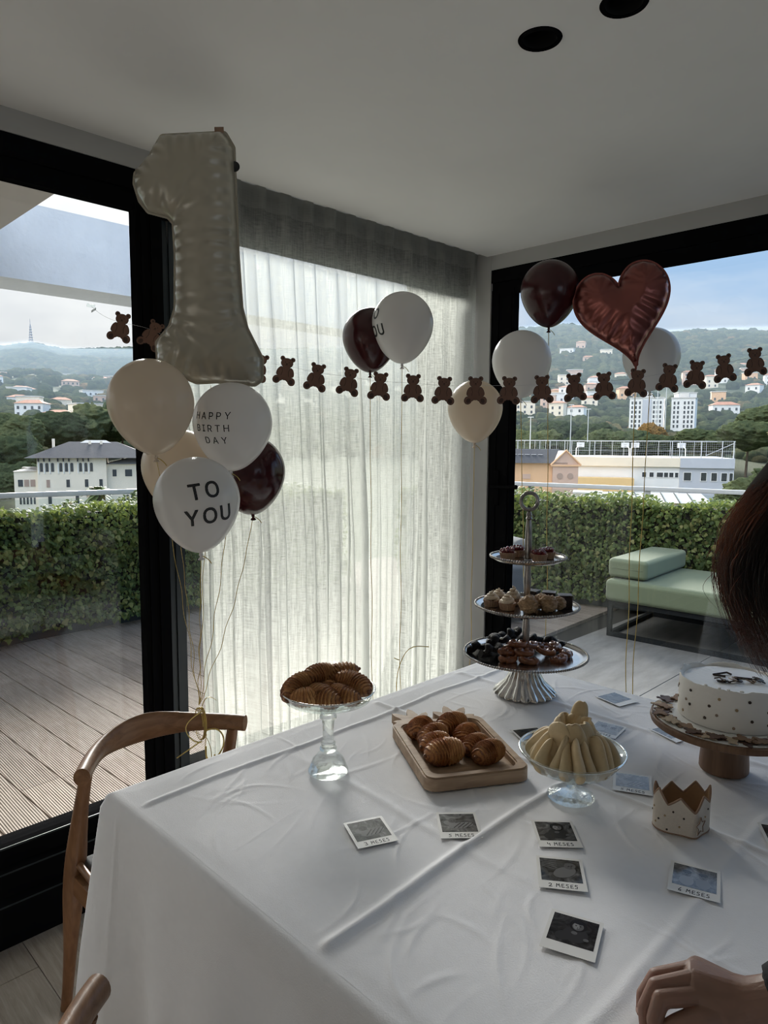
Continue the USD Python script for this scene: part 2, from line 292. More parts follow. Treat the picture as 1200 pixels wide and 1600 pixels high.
S2 = S + 0.004 * np.sin(S * NP * 2 * math.pi * 2)
bunch = S2 - 0.035 * np.sin(np.clip(S2 / 0.22, 0, 1) * math.pi) * np.clip(h * 1.4, 0, 1)
Pc = np.stack([curtain_x(S, Z) - 0.005, yl + (yr - yl) * bunch - 1.95, Z], -1)
put('fabric', grid(Pc), 'sheer', cu, smooth=True)
sel = Z[:, 0] > 2.255
tape = grid(Pc[sel] + np.array([-0.004, 0, 0])); put('heading_tape', tape, 'sheer', cu, smooth=True)
put('track', bx(-0.02, 0.012, -0.82, 0.82, 2.373, 2.395), 'fascia', cu, smooth=False)
# ------------------------------------------------------------------ terrace
def deck_mat():
    N = {'tc': ('texture_coordinate', {}), 'mp': ('mapping', {'scale': (1.3, 16, 16)}), 'n': ('noise_texture', {'scale': 4.0, 'detail': 5.0, 'roughness': 0.6}), 'r': ('rgb_ramp', {'ramp': [(0.25, (0.21, 0.165, 0.13)), (0.75, (0.37, 0.31, 0.26))]}),
         'w': ('wave_texture', {'bands_direction': 'y', 'scale': 32.0}), 'oi': ('object_info', {}), 'mr': ('map_range', {'from_min': 0.0, 'from_max': 1.0, 'to_min': 0.86, 'to_max': 1.14}), 'hs': ('hsv', {}),
         'b': ('bump', {'strength': 0.8, 'distance': 0.004}), 'p': ('principled_bsdf', {'roughness': 0.7, 'specular_ior_level': 0.12})}
    L = [('tc.object', 'mp.vector'), ('mp.vector', 'n.vector'), ('n.fac', 'r.fac'), ('r.color', 'hs.color'), ('oi.random', 'mr.value'), ('mr.result', 'hs.value'), ('hs.color', 'p.base_color'), ('tc.object', 'w.vector'), ('w.fac', 'b.height'), ('b.normal', 'p.normal')]
    _mats['deck'] = usdkit.material(stage, '/World/Looks/deck', N, L, surface='p.BSDF')
deck_mat()
mat('concrete', (0.80, 0.81, 0.82), 0.9, var=0.07, scale=2.5, bump=0.004, bump_scale=18)
mat('soffit', (0.50, 0.46, 0.42), 0.9, var=0.05, scale=2.0)
mat('grey_tile', (0.165, 0.158, 0.146), 0.65, color2=(0.245, 0.238, 0.222), scale=3.0, stretch=(4, 1.0, 1), bump=0.001, specular_ior_level=0.12)
mat('dark_soil', (0.02, 0.018, 0.014), 0.95)
mat('rail_metal', (0.60, 0.60, 0.60), 0.45, metal=0.3)
SK = math.radians(2.6); ca, sa = math.cos(SK), math.sin(SK)
def skew(m, o=(-2.3, 0.0)):
    m = m.copy(); v = m.vertices; dx, dy = v[:, 0] - o[0], v[:, 1] - o[1]; v = v.copy(); v[:, 0] = o[0] + ca * dx - sa * dy; v[:, 1] = o[1] + sa * dx + ca * dy; m.vertices = v; return m
dk = struct_root('terrace_deck')
put('joists', bx(-6.1, -2.34, -3.5, 6.6, -0.14, -0.03), 'dark_soil', dk, smooth=False)
put('screed', bx(-2.34, 4.6, 2.98, 6.6, -0.14, -0.03), 'dark_soil', dk, smooth=False)
far_boards = []
for k in range(-20, 40):
    y = 0.93 + 0.1665 * k
    if y < -3.4 or y > 6.4: continue
    joint = -3.01 - (0.0 if k % 4 < 2 else 1.55) + (0.012 if k % 2 else 0)
    x_in = -2.345 if y < 2.8 else -2.62
    for a, b in ((-5.95, joint - 0.0015), (joint + 0.0015, x_in)):
        p = skew(bx(a, b, y + 0.003, y + 0.1635, -0.028, 0.0))
        if -0.1 < y < 5.9: put('plank', p, 'deck', dk, smooth=False)
        else: far_boards.append(p)
tag(put('plank_field', cat(far_boards), 'deck', dk, smooth=False), kind='stuff')
for i in range(-1, 7):
    for y0, y1 in ((3.0, 5.48), (5.486, 6.5)):
        x0 = -2.617 + 0.88 * i
        if i < 0: continue
        put('paving_slab', bx(x0 + 0.002, x0 + 0.876, y0, y1, -0.03, 0.0), 'grey_tile', dk, smooth=False)
# concrete canopy and pergola beam
struct('canopy_slab', bx(-5.3, XW - 0.35, -4.5, 1.462, 2.75, 3.06), 'soffit')
struct('pergola_beam', bx(-5.62, -5.2, -4.5, 6.6, 2.545, 3.06), 'concrete')
struct('facade_wall', cat(bx(XW - 0.33, XW + 0.0, Y0 - 0.3, YW + 0.3, 2.37, 2.75), bx(XW - 0.3, X1, YW + 0.19, YW + 0.3, 2.30, 2.75)), 'concrete')

# leaf of the climbing ivy and the hedges
def leaf_mesh(w, l):
    o = np.array([(0, 0), (0.30, 0.05), (0.5, 0.28), (0.36, 0.42), (0.30, 0.72), (0, 1.0)])
    pts = [(0, 0, 0)] + [(x * w, y * l, -0.10 * abs(x) * w) for x, y in o[1:-1]] + [(0, l, -0.16 * l)] + [(-x * w, y * l, -0.10 * abs(x) * w) for x, y in o[1:-1][::-1]]
    mid = [(0, 0.45 * l, 0.10 * w)]
    v = np.array(pts + mid); n = len(pts)
    return TM(v, [[i, (i + 1) % n, n] for i in range(n)])
def leaf_material(name, ramp, trans):
    N = {'oi': ('object_info', {}), 'r': ('rgb_ramp', {'ramp': ramp}), 'd': ('principled_bsdf', {'roughness': 0.55, 'specular_ior_level': 0.15}), 't': ('translucent_bsdf', {'color': trans}), 'm': ('mix_closure', {'fac': 0.28})}
    _mats[name] = usdkit.material(stage, f'/World/Looks/{name}', N, [('oi.random', 'r.fac'), ('r.color', 'd.base_color'), ('d.BSDF', 'm.closure1'), ('t.BSDF', 'm.closure2')], surface='m.closure')
leaf_material('ivy_leaf', [(0, (0.035, 0.062, 0.022)), (0.5, (0.095, 0.140, 0.045)), (0.85, (0.19, 0.235, 0.075)), (1, (0.32, 0.30, 0.12))], (0.26, 0.32, 0.07))
def quats(Rm):
    from scipy.spatial.transform import Rotation
    return Rotation.from_matrix(Rm).as_quat()
def instancer(path_name, parent, protos, pos, rotm, scale, idx=None, label=None, kind='stuff'):
    """Point instancer of the given (mesh, material) prototypes."""
    path = path_for(path_name, parent); pi = UsdGeom.PointInstancer.Define(stage, path)
    rel = pi.CreatePrototypesRel()
    for i, (me, ma) in enumerate(protos):
        pm = usdkit.mesh(stage, f'{path}/shape_{"abcdefgh"[i]}', me, M(ma), 40); rel.AddTarget(pm.GetPath())
    n = len(pos); q = quats(rotm)
    pi.CreatePositionsAttr(Vt.Vec3fArray.FromNumpy(np.asarray(pos, np.float32)))
    pi.CreateOrientationsAttr(Vt.QuathArray([Gf.Quath(float(a[3]), float(a[0]), float(a[1]), float(a[2])) for a in q]))
    sc = np.asarray(scale, np.float32); sc = np.repeat(sc[:, None], 3, 1) if sc.ndim == 1 else sc
    pi.CreateScalesAttr(Vt.Vec3fArray.FromNumpy(sc)); pi.CreateProtoIndicesAttr(Vt.IntArray.FromNumpy((np.zeros(n) if idx is None else idx).astype(np.int32)))
    return tag(pi.GetPrim(), label, kind=kind)
def hedge(label, o, U, Nrm, length, height, n, seed):
    """Ivy covered fence: o base start, U along, Nrm towards the room."""
    rng = np.random.default_rng(seed); U, Nrm = np.asarray(U, float), np.asarray(Nrm, float); Z = np.array([0, 0, 1.0])
    t = thing('ivy_hedge', label, 'hedge', o, group=None)
    core = basis(bx(0, length, -0.30, 0.0, 0.0, height - 0.08), np.zeros(3), U, Nrm, Z); put('fence_core', core, 'dark_soil', t, smooth=False)
    trough = basis(bx(0, length, -0.30, 0.05, 0.0, 0.10), np.zeros(3), U, Nrm, Z); put('planter_trough', trough, 'slate_metal', t, smooth=False)
    m = int(n * 0.82)
    a = rng.uniform(0, length, n); hh = rng.uniform(0.03, 1.0, n) ** 0.9 * height
    bump = (meshkit.fbm(np.stack([a * 2.2, hh * 2.6, np.full(n, seed * 1.0)], -1), 3) - 0.5) * 0.36
    d = 0.055 + np.maximum(bump, -0.04) + rng.uniform(-0.03, 0.06, n) + 0.03 * (hh < 0.25 * height)
    top = np.arange(n) >= m
    d[top] = rng.uniform(-0.36, 0.08, top.sum()); tb = (meshkit.fbm(np.stack([a * 3.0, np.full(n, 3.3), np.full(n, seed * 1.0)], -1), 3) - 0.45)
    hh[top] = height - 0.06 + 0.22 * tb[top] + rng.uniform(-0.05, 0.05, top.sum())
    hh[~top] = np.minimum(hh[~top], height - 0.02 + 0.2 * tb[~top])
    low = hh < 0.07; hh[low] += 0.05
    pos = U * a[:, None] + Nrm * d[:, None] + Z * hh[:, None]
    nz = np.where(top[:, None], Z * 1.2 + Nrm * 0.4, Nrm + Z * 0.55) + rng.normal(0, 0.48, (n, 3)); nz /= np.linalg.norm(nz, axis=1, keepdims=True)
    dn = -Z + rng.normal(0, 0.6, (n, 3)); yv = dn - nz * (dn * nz).sum(1, keepdims=True); yv /= np.linalg.norm(yv, axis=1, keepdims=True); xv = np.cross(yv, nz)
    instancer('foliage', t, [(leaf_mesh(0.040, 0.044), 'ivy_leaf'), (leaf_mesh(0.030, 0.036), 'ivy_leaf')], pos, np.stack([xv, yv, nz], -1), rng.uniform(0.55, 1.15, n), rng.integers(0, 2, n))
    return t
hedge('ivy covered hedge seen through the left sliding door', (-5.25, -1.6, 0), (-0.045, 0.999, 0), (0.999, 0.045, 0), 6.5, 0.985, 26000, 3)
hedge('sunlit ivy hedge behind the green daybed', (-5.05, 5.32, 0), (0.974, 0.225, 0), (0.225, -0.974, 0), 6.6, 1.00, 26000, 5)
# glass balustrades with a pale handrail beyond each hedge
def balustrade(label, p0, p1, z):
    p0, p1 = np.array(p0, float), np.array(p1, float); U = p1 - p0; L = np.linalg.norm(U); U /= L; V = np.array([-U[1], U[0], 0]); Z = np.array([0, 0, 1.0])
    t = thing('balustrade', label, 'railing', (*p0[:2], 0))
    put('handrail', basis(rbox(0, L, -0.025, 0.025, z - 0.042, z, 0.006, 8), np.zeros(3), U, V, Z), 'rail_metal', t)
    k = 0.9
    while k < L:
        put('post', basis(bx(k, k + 0.05, -0.012, 0.012, 0, z - 0.042), np.zeros(3), U, V, Z), 'rail_metal', t, smooth=False); k += 1.35
    put('glass_panel', basis(bx(0.02, L - 0.02, -0.004, 0.004, 0.05, z - 0.06), np.zeros(3), U, V, Z), 'rail_glass', t, smooth=False)
balustrade('pale metal handrail over glass behind the left hedge', (-6.50, -0.8, 0), (-5.63, 3.5, 0), 1.045)
balustrade('pale metal handrail over glass behind the daybed hedge', (-5.2, 6.06, 0), (2.4, 7.81, 0), 1.045)

# ------------------------------------------------------------------ daybed and armchair on the terrace
mat('sage_fabric', (0.150, 0.180, 0.105), 0.85, var=0.06, scale=160, bump=0.0006, bump_scale=500, sheen_weight=0.15)
mat('grey_fabric', (0.10, 0.105, 0.11), 0.85, var=0.05, scale=120)
mat('dark_frame', (0.020, 0.022, 0.023), 0.6, specular_ior_level=0.06)
db = thing('daybed', 'sage green outdoor daybed with thin black tubular frame on grey paving', 'daybed', (-2.50, 4.90, 0), rz=3.0)
LX, LY, T = 2.05, 0.86, 0.032
def bar(x0, x1, y0, y1, z0, z1): return bx(x0, x1, y0, y1, z0, z1)
for z in (0.0, 0.24):
    put('frame_rail', cat(bar(0, LX, 0, T, z, z + T), bar(0, LX, LY - T, LY, z, z + T), bar(0, T, T, LY - T, z, z + T), bar(LX - T, LX, T, LY - T, z, z + T)), 'dark_frame', db, smooth=False)
for x, y in ((0, 0), (LX - T, 0), (0, LY - T), (LX - T, LY - T)): put('leg', bar(x, x + T, y, y + T, T, 0.24), 'dark_frame', db, smooth=False)
put('slat_base', bar(T, LX - T, T, LY - T, 0.245, 0.268), 'dark_frame', db, smooth=False)
def cushion(x0, x1, y0, y1, z0, z1, r, puff=0.012):
    c = rbox(x0, x1, y0, y1, z0, z1, r, 20); c = c.subdivide_to_size(0.09); v = c.vertices; cx, cy = (x0 + x1) / 2, (y0 + y1) / 2
    u = 1 - ((v[:, 0] - cx) / (x1 - x0) * 2) ** 2; w = 1 - ((v[:, 1] - cy) / (y1 - y0) * 2) ** 2
    v = v.copy(); v[:, 2] += np.where(v[:, 2] > (z0 + z1) / 2, 1, 0) * puff * np.clip(u, 0, 1) * np.clip(w, 0, 1); c.vertices = v; c.merge_vertices(); return c
put('mattress', cushion(-0.02, LX + 0.02, -0.02, LY + 0.02, 0.272, 0.440, 0.035), 'sage_fabric', db, smooth=60)
bo = thing('bolster_cushion', 'thick sage green cushion lying across the head of the daybed', 'cushion', (-2.53, 4.93, 0.4475), rz=3.0)
put('cover', cushion(0.0, 0.30, 0.01, 0.85, 0.0, 0.145, 0.03, 0.008), 'sage_fabric', bo, smooth=60)
put('seam', cat(tube([(0.004, 0.03, 0.0725), (0.004, 0.84, 0.0725)], 0.003, 6), tube([(0.03, 0.011, 0.0725), (0.27, 0.011, 0.0725)], 0.003, 6)), 'sage_fabric', bo)
ac = thing('lounge_chair', 'grey rounded outdoor armchair half hidden by the tiered stand', 'armchair', (-3.62, 4.66, 0), rz=-24)
put('seat', cushion(-0.32, 0.32, -0.30, 0.32, 0.16, 0.36, 0.06), 'grey_fabric', ac, smooth=60)
put('backrest', rbox(-0.36, 0.36, 0.22, 0.38, 0.12, 0.68, 0.075), 'grey_fabric', ac, smooth=60)
for s in (-1, 1): put('arm', rbox(s * 0.37 - 0.06, s * 0.37 + 0.06, -0.28, 0.3, 0.12, 0.50, 0.055), 'grey_fabric', ac, smooth=60)
for x in (-0.3, 0.3):
    for y in (-0.24, 0.3): put('leg', tube([(x, y, 0.15), (x * 1.05, y * 1.05, 0.0)], (0.016, 0.012), 8), 'dark_frame', ac)
# ------------------------------------------------------------------ valley and hills
def smooth01(t): t = np.clip(t, 0, 1); return t * t * (3 - 2 * t)
CAMXY = np.array([0.0, 0.0])
def az_of(x, y): return np.degrees(np.arctan2(x, y))          # 0 = +y, -90 = -x
def ridge(az):
    """(distance, height) of the skyline at azimuth az (degrees from +y towards +x)."""
    pts = np.array([(-130, 1900, 150), (-100, 1900, 215), (-80, 1850, 188), (-74, 1810, 193), (-71.5, 1800, 206), (-69.3, 1800, 194), (-65, 1760, 196), (-58, 1700, 192), (-45, 1500, 188), (-36, 1250, 180), (-31, 1120, 166), (-25, 1020, 136), (-20, 980, 130), (-16, 950, 122), (-12, 930, 118), (-4, 900, 112), (10, 880, 140), (40, 900, 130)], float)
    return np.interp(az, pts[:, 0], pts[:, 1]), np.interp(az, pts[:, 0], pts[:, 2])
def ground_z(x, y):
    r = np.hypot(x, y); az = az_of(x, y); D, Hh = ridge(az)
    t = np.clip((r - 210) / (D - 210), 0, 1.25)
    base = -16 + 10 * smooth01((r - 60) / 300)
    rise = np.where(t < 1, (0.42 * t + 0.58 * smooth01(t)), 1 - 0.8 * (t - 1))
    n = meshkit.fbm(np.stack([x * 0.006, y * 0.006, 0 * x + 4.2], -1), 4) - 0.5
    n2 = meshkit.fbm(np.stack([x * 0.0022, y * 0.0022, 0 * x + 1.2], -1), 2) - 0.5
    gul = np.sin(np.clip(t, 0, 1) * math.pi)
    return base + (Hh + 6) * rise + gul * (n * 26 + n2 * 60)
mat('hill_scrub', (0.045, 0.065, 0.028), 0.95, color2=(0.085, 0.095, 0.045), scale=0.03)
az = np.radians(np.linspace(-125, 35, 240)); rr = np.concatenate([np.linspace(40, 300, 40), np.geomspace(310, 2300, 90)])
A, R = np.meshgrid(az, rr); X, Y = R * np.sin(A), R * np.cos(A)
hill = grid(np.stack([X, Y, ground_z(X, Y)], -1))
struct('hills', hill, 'hill_scrub', smooth=True)

# trees: crowns of pines and oaks, instanced over the slopes
def crown(seed, flat=1.0, sub=2, rough=0.35):
    s = trimesh.creation.icosphere(sub, 1.0); v = s.vertices.copy()
    n = meshkit.fbm(v * 2.3 + seed * 7.1, 3)
    n = 0.6 * n + 0.4 * meshkit.fbm(v * 6.5 + seed * 3.7, 3)
    v *= (1 - rough + 2 * rough * n)[:, None]; v[:, 2] *= flat; s.vertices = v; return s
def tree_material(name, ramp, scale=3.0):
    N = {'oi': ('object_info', {}), 'r': ('rgb_ramp', {'ramp': ramp}), 'tc': ('texture_coordinate', {}), 'n': ('noise_texture', {'scale': scale, 'detail': 5.0, 'roughness': 0.75}), 'mr': ('map_range', {'from_min': 0.3, 'from_max': 0.7, 'to_min': 0.55, 'to_max': 1.35}), 'hs': ('hsv', {}),
         'b': ('bump', {'strength': 1.0, 'distance': 0.5}), 'd': ('diffuse_bsdf', {})}
    L = [('oi.random', 'r.fac'), ('tc.object', 'n.vector'), ('n.fac', 'mr.value'), ('mr.result', 'hs.value'), ('r.color', 'hs.color'), ('hs.color', 'd.color'), ('n.fac', 'b.height'), ('b.normal', 'd.normal')]
    _mats[name] = usdkit.material(stage, f'/World/Looks/{name}', N, L, surface='d.BSDF')
tree_material('far_trees', [(0, (0.040, 0.050, 0.028)), (0.5, (0.062, 0.078, 0.040)), (0.85, (0.10, 0.112, 0.055)), (0.97, (0.13, 0.115, 0.06)), (1, (0.20, 0.13, 0.06))])
mat('bark', (0.10, 0.075, 0.055), 0.9)
def scatter(n, r0, r1, az0, az1, s0, s1, seed, power=1.0):
    rng = np.random.default_rng(seed); a = np.radians(rng.uniform(az0, az1, n)); r = r0 + (r1 - r0) * rng.uniform(0, 1, n) ** power
    x, y = r * np.sin(a), r * np.cos(a); s = rng.uniform(s0, s1, n) * np.interp(r, [200, 800, 1800], [0.85, 1.0, 1.7]); z = ground_z(x, y) + s * 0.25
    keep = meshkit.noise(np.stack([x * 0.02, y * 0.02, 0 * x], -1)) > 0.12
    th = rng.uniform(0, 2 * math.pi, n); c, sn = np.cos(th), np.sin(th); o = np.zeros(n); i = np.ones(n)
    Rm = np.stack([np.stack([c, -sn, o], -1), np.stack([sn, c, o], -1), np.stack([o, o, i], -1)], 1)
    return np.stack([x, y, z], -1)[keep], Rm[keep], s[keep], rng.integers(0, 3, n)[keep]
protos = [(crown(1, 0.75), 'far_trees'), (crown(2, 0.95), 'far_trees'), (crown(3, 0.6), 'far_trees')]
wl = tag(UsdGeom.Xform.Define(stage, path_for('woodland')).GetPrim(), 'dark green woodland covering the hillsides', 'woodland', kind='stuff'); _base[str(wl.GetPath())] = np.zeros(3)
sets = [scatter(12000, 430, 1850, -95, 10, 3.6, 6.5, 11, 0.7), scatter(4200, 260, 520, -90, 0, 2.6, 4.6, 12), scatter(13000, 560, 1050, -40, 0, 2.8, 5.0, 13, 0.9), scatter(9000, 700, 1880, -80, -55, 4.0, 6.5, 14, 0.8)]
instancer('tree_crowns', wl, protos, np.vstack([s[0] for s in sets]), np.vstack([s[1] for s in sets]), np.concatenate([s[2] for s in sets]), np.concatenate([s[3] for s in sets]))

def at_az(azd, r): return np.array([r * math.sin(math.radians(azd)), r * math.cos(math.radians(azd))])
def view_frame(azd):
    """Axes of a building facing the terrace: right, towards the viewer, up."""
    a = math.radians(azd); d = np.array([math.sin(a), math.cos(a), 0]); return np.array([d[1], -d[0], 0.0]), -d
mat('bldg_cream', (0.93, 0.82, 0.66), 0.85, var=0.03, scale=0.3); mat('bldg_white', (0.88, 0.87, 0.85), 0.85, var=0.03, scale=0.3)
mat('bldg_ochre', (0.88, 0.60, 0.28), 0.85, var=0.03, scale=0.3); mat('bldg_orange', (0.84, 0.52, 0.30), 0.85, var=0.04, scale=0.3); mat('bldg_grey', (0.56, 0.58, 0.63), 0.85, var=0.03, scale=0.3)
mat('bldg_pink', (0.66, 0.46, 0.36), 0.85, var=0.03, scale=0.3)
mat('slate_roof', (0.045, 0.047, 0.055), 0.8, var=0.12, scale=0.8); mat('tile_roof', (0.48, 0.22, 0.13), 0.85, var=0.12, scale=0.8); mat('pale_roof', (0.62, 0.60, 0.57), 0.85, var=0.05, scale=0.5)
mat('window_dark', (0.045, 0.05, 0.055), 0.25); mat('shutter', (0.42, 0.30, 0.24), 0.7); mat('net_steel', (0.62, 0.64, 0.66), 0.6)
def hip(x0, x1, y0, y1, z0, z1, ridge_frac=0.45, over=0.6):
    x0, x1, y0, y1 = x0 - over, x1 + over, y0 - over, y1 + over; cy = (y0 + y1) / 2; inset = (y1 - y0) * ridge_frac
    v = [(x0, y0, z0), (x1, y0, z0), (x1, y1, z0), (x0, y1, z0), (x0 + inset, cy, z1), (x1 - inset, cy, z1)]
    f = [(0, 1, 5), (0, 5, 4), (1, 2, 5), (2, 3, 4), (2, 4, 5), (3, 0, 4), (0, 2, 1), (0, 3, 2)]
    return TM(v, f)
def gable(x0, x1, y0, y1, z0, z1, over=0.5, axis='x'):
    v = [(x0 - over, y0 - over, z0), (x1 + over, y0 - over, z0), (x1 + over, y1 + over, z0), (x0 - over, y1 + over, z0)]
    v += [(x0 - over, (y0 + y1) / 2, z1), (x1 + over, (y0 + y1) / 2, z1)] if axis == 'x' else [((x0 + x1) / 2, y0 - over, z1), ((x0 + x1) / 2, y1 + over, z1)]
    f = [(0, 1, 5), (0, 5, 4), (2, 3, 4), (2, 4, 5), (1, 2, 5), (3, 0, 4), (0, 2, 1), (0, 3, 2)] if axis == 'x' else [(0, 1, 4), (1, 2, 5), (1, 5, 4), (2, 3, 5), (3, 0, 4), (3, 4, 5), (0, 2, 1), (0, 3, 2)]
    return TM(v, f)
def local(mesh, azd, dist, z):
    Rr, Vv = view_frame(azd); return Rr, Vv
class Site:
    """A building's local frame: x to the viewer's right, y towards the viewer, z up; turned by yaw degrees."""
    def __init__(s, name, label, category, azd, dist, z, yaw=0.0, group=None):
        o = at_az(azd, dist); s.p = thing(name, label, category, (*o, z), group=group)
        Rr, Vv = view_frame(azd); c, n = math.cos(math.radians(yaw)), math.sin(math.radians(yaw))
        s.X = c * Rr + n * Vv; s.Y = -n * Rr + c * Vv; s.Z = np.array([0, 0, 1.0])
    def put(s, name, mesh, m, parent=None, **k): return put(name, basis(mesh, np.zeros(3), s.X, s.Y, s.Z), m, parent or s.p, smooth=False, **k)
    def window(s, x, z, w, h, y=0.0, m='window_dark', frame=None, arch=False):
        if frame:
            f = s.put('window', cat(bx(x - w / 2 - 0.12, x + w / 2 + 0.12, y, y + 0.10, z - 0.12, z), bx(x - w / 2 - 0.12, x + w / 2 + 0.12, y, y + 0.10, z + h, z + h + 0.12), bx(x - w / 2 - 0.12, x - w / 2, y, y + 0.1, z, z + h), bx(x + w / 2, x + w / 2 + 0.12, y, y + 0.1, z, z + h)), frame)
            s.put('pane', bx(x - w / 2, x + w / 2, y, y + 0.04, z, z + h), m, f)
        elif arch:
            p = unary_union([sbox(x - w / 2, 0, x + w / 2, h - w / 2), Point(x, h - w / 2).buffer(w / 2)]); e = extr(p, 0.06)
            s.put('window', basis(e, (0, y, z), (1, 0, 0), (0, 0, 1), (0, 1, 0)), m)
        else: s.put('window', bx(x - w / 2, x + w / 2, y, y + 0.06, z, z + h), m)
# --- the villa with the slate roof, seen through the sliding door
v = Site('villa', 'large cream villa with slate hipped roof and rows of arched windows below the eaves', 'building', -69.1, 153, 0.0, yaw=4)
v.put('wall', cat(bx(-6.5, 6.2, -14, 0, -14, -2.3), bx(-10.7, -6.5, -12, -0.6, -14, -4.9), bx(6.2, 27, -12, -0.9, -14, -3.6)), 'bldg_cream')
v.put('roof', hip(-8.3, 15.5, -14, 0.6, -2.3, 0.95, 0.5, 0.4), 'slate_roof')
v.put('wing_roof', cat(hip(6.6, 27, -12, -0.9, -3.6, -2.2, 0.45, 0.4), hip(-10.7, -6.5, -12, -0.6, -4.9, -4.2, 0.3, 0.2), hip(0.2, 8.0, -9.0, -5.2, 0.2, 1.25, 0.5, 0.0)), 'pale_roof')
for x in (-3.9, 3.0, 5.2): v.put('chimney', bx(x - 0.25, x + 0.25, -6, -5.4, -0.6, 1.5 if x < 0 else 1.1), 'bldg_cream')
for gx in (-4.7, -1.2, 2.4):
    for k in (-1, 0, 1):
        v.window(gx + k * 1.0, -5.0, 0.52, 1.75, arch=True)
        v.put('bracket', bx(gx + k * 1.0 - 0.62, gx + k * 1.0 - 0.38, 0, 0.5, -3.0, -2.35), 'slate_roof')
        v.put('pilaster', bx(gx + k * 1.0 - 0.58, gx + k * 1.0 - 0.42, 0, 0.12, -5.4, -3.1), 'bldg_white')
for x, m_ in ((-4.6, 'shutter'), (-1.0, 'window_dark'), (2.4, 'window_dark'), (5.1, 'window_dark')): v.window(x, -8.1, 0.62, 1.5, m=m_)
for x in (-4.4, 0.6, 3.6): v.window(x, -11.4, 0.62, 1.5)
for x, m_ in ((-9.6, 'window_dark'), (-8.5, 'shutter'), (-7.4, 'shutter')): v.window(x, -7.9, 0.85, 1.35, y=-0.6, m=m_)
for k in range(5): v.window(-9.7 + 0.62 * k, -11.4, 0.34, 1.3, y=-0.6)
for x, m_, w_ in ((7.7, 'window_dark', 0.75), (10.4, 'window_dark', 1.35), (13.1, 'shutter', 1.4), (15.7, 'window_dark', 0.9)): v.window(x, -6.1, w_, 1.4, y=-0.9, m=m_)
for x in (10.1, 11.0, 12.9, 13.8, 15.6, 16.5): v.window(x, -11.6, 0.5, 1.7, y=-0.9, arch=True)
# --- palms in front of it
mat('palm_green', (0.085, 0.12, 0.035), 0.6, color2=(0.17, 0.20, 0.06), scale=1.5); mat('palm_dry', (0.22, 0.16, 0.08), 0.8)
def palm(label, azd, dist, ztop, R, seed):
    rng = np.random.default_rng(seed); o = at_az(azd, dist); g = -15.0
    t = thing('palm_tree', label, 'palm', (*o, g), group=None); h = ztop - g
    put('trunk', tube([(0, 0, 0), (0.1, 0, h * 0.5), (0, 0, h)], (0.32, 0.24, 0.30), 8), 'bark', t)
    fr = []
    for k in range(46):
        a = rng.uniform(0, 2 * math.pi); el = rng.uniform(-0.45, 1.25); L = R * rng.uniform(0.8, 1.1); s = np.linspace(0, 1, 7)
        pr_ = L * (s * math.cos(el)); pz = L * (s * math.sin(el) - 0.55 * s ** 2.2); w = 0.16 * R * np.sin(np.clip(s * 0.9 + 0.12, 0, 1) * math.pi) + 0.01
        c, n = math.cos(a), math.sin(a); ctr = np.stack([pr_ * c, pr_ * n, h + pz], -1); sd = np.array([-n, c, 0.0])
        P = np.stack([ctr + sd * w[:, None] - np.array([0, 0, 0.35]) * w[:, None], ctr, ctr - sd * w[:, None] - np.array([0, 0, 0.35]) * w[:, None]], 1); fr.append(grid(P))
    for k, f in enumerate(fr[:30]): put('frond', f, 'palm_green' if k % 5 else 'palm_dry', t, smooth=True)
    put('frond_tuft', cat(fr[30:]), 'palm_green', t, smooth=True)
palm('shorter palm in front of the cream villa, to the left', -69.6, 96, -7.2, 2.3, 21)
palm('taller palm in front of the cream villa, to the right', -67.4, 100, -5.6, 2.4, 22)
# --- school with the fenced court on its roof
s = Site('school_building', 'long white school building with a fenced ball court on its flat roof', 'building', -26.8, 182, -0.2, yaw=-3)
XL, XR = -27.0, 26.6
s.put('wall', bx(-10, 14.6, -22, 0, -14, -4.2), 'bldg_white'); s.put('end_wall', bx(14.61, 26.6, -22, 0.15, -14, -4.4), 'bldg_grey')
s.put('parapet', cat(bx(XL, 14.6, -23, 0.5, -4.19, -2.0)), 'bldg_cream'); s.put('end_parapet', bx(14.61, XR, -23, 0.6, -4.38, -2.0), 'bldg_grey')
s.put('side_wall', bx(XL, -10.01, -21, -0.2, -14, -4.2), 'bldg_ochre'); s.put('annex_wall', bx(-20, 3.9, 0.55, 6, -14, -6.9), 'bldg_ochre')
for x, w_ in ((6.6, 0.9), (8.3, 0.9), (10.2, 1.4), (11.6, 0.9), (12.8, 0.9), (14.0, 0.7)): s.window(x, -6.7, w_, 1.1, frame='bldg_white')
for x, w_ in ((16.4, 1.6), (20.0, 1.2), (22.3, 1.2), (24.5, 1.2), (26.0, 0.7)): s.window(x, -7.4, w_, 1.9, y=0.16, frame='bldg_white')
for x in (-24.0, -18.5, -16, -12.4, -10.7, -6.4, -5.2, 6.9, 12.7, 14.4, 19.2, 23.8, 26.3): s.put('fence_post', bx(x - 0.09, x + 0.09, 0.2, 0.38, -2.0, 2.1), 'net_steel')
s.put('fence_rail', cat(bx(XL, XR, 0.26, 0.34, 2.0, 2.12), bx(XL, XR, 0.26, 0.34, -0.4, -0.34)), 'net_steel')
s.put('fence_brace', tube([(20.2, 0.3, -1.4), (26.3, 0.3, 1.6)], 0.07, 6), 'net_steel')
net = [tube([(x, 0.30, -2), (x, 0.30, 2.0)], 0.012, 3, cap=False) for x in np.arange(XL, XR, 0.45)] + [tube([(XL, 0.30, z), (XR, 0.30, z)], 0.012, 3, cap=False) for z in np.arange(-1.9, 2.0, 0.45)]
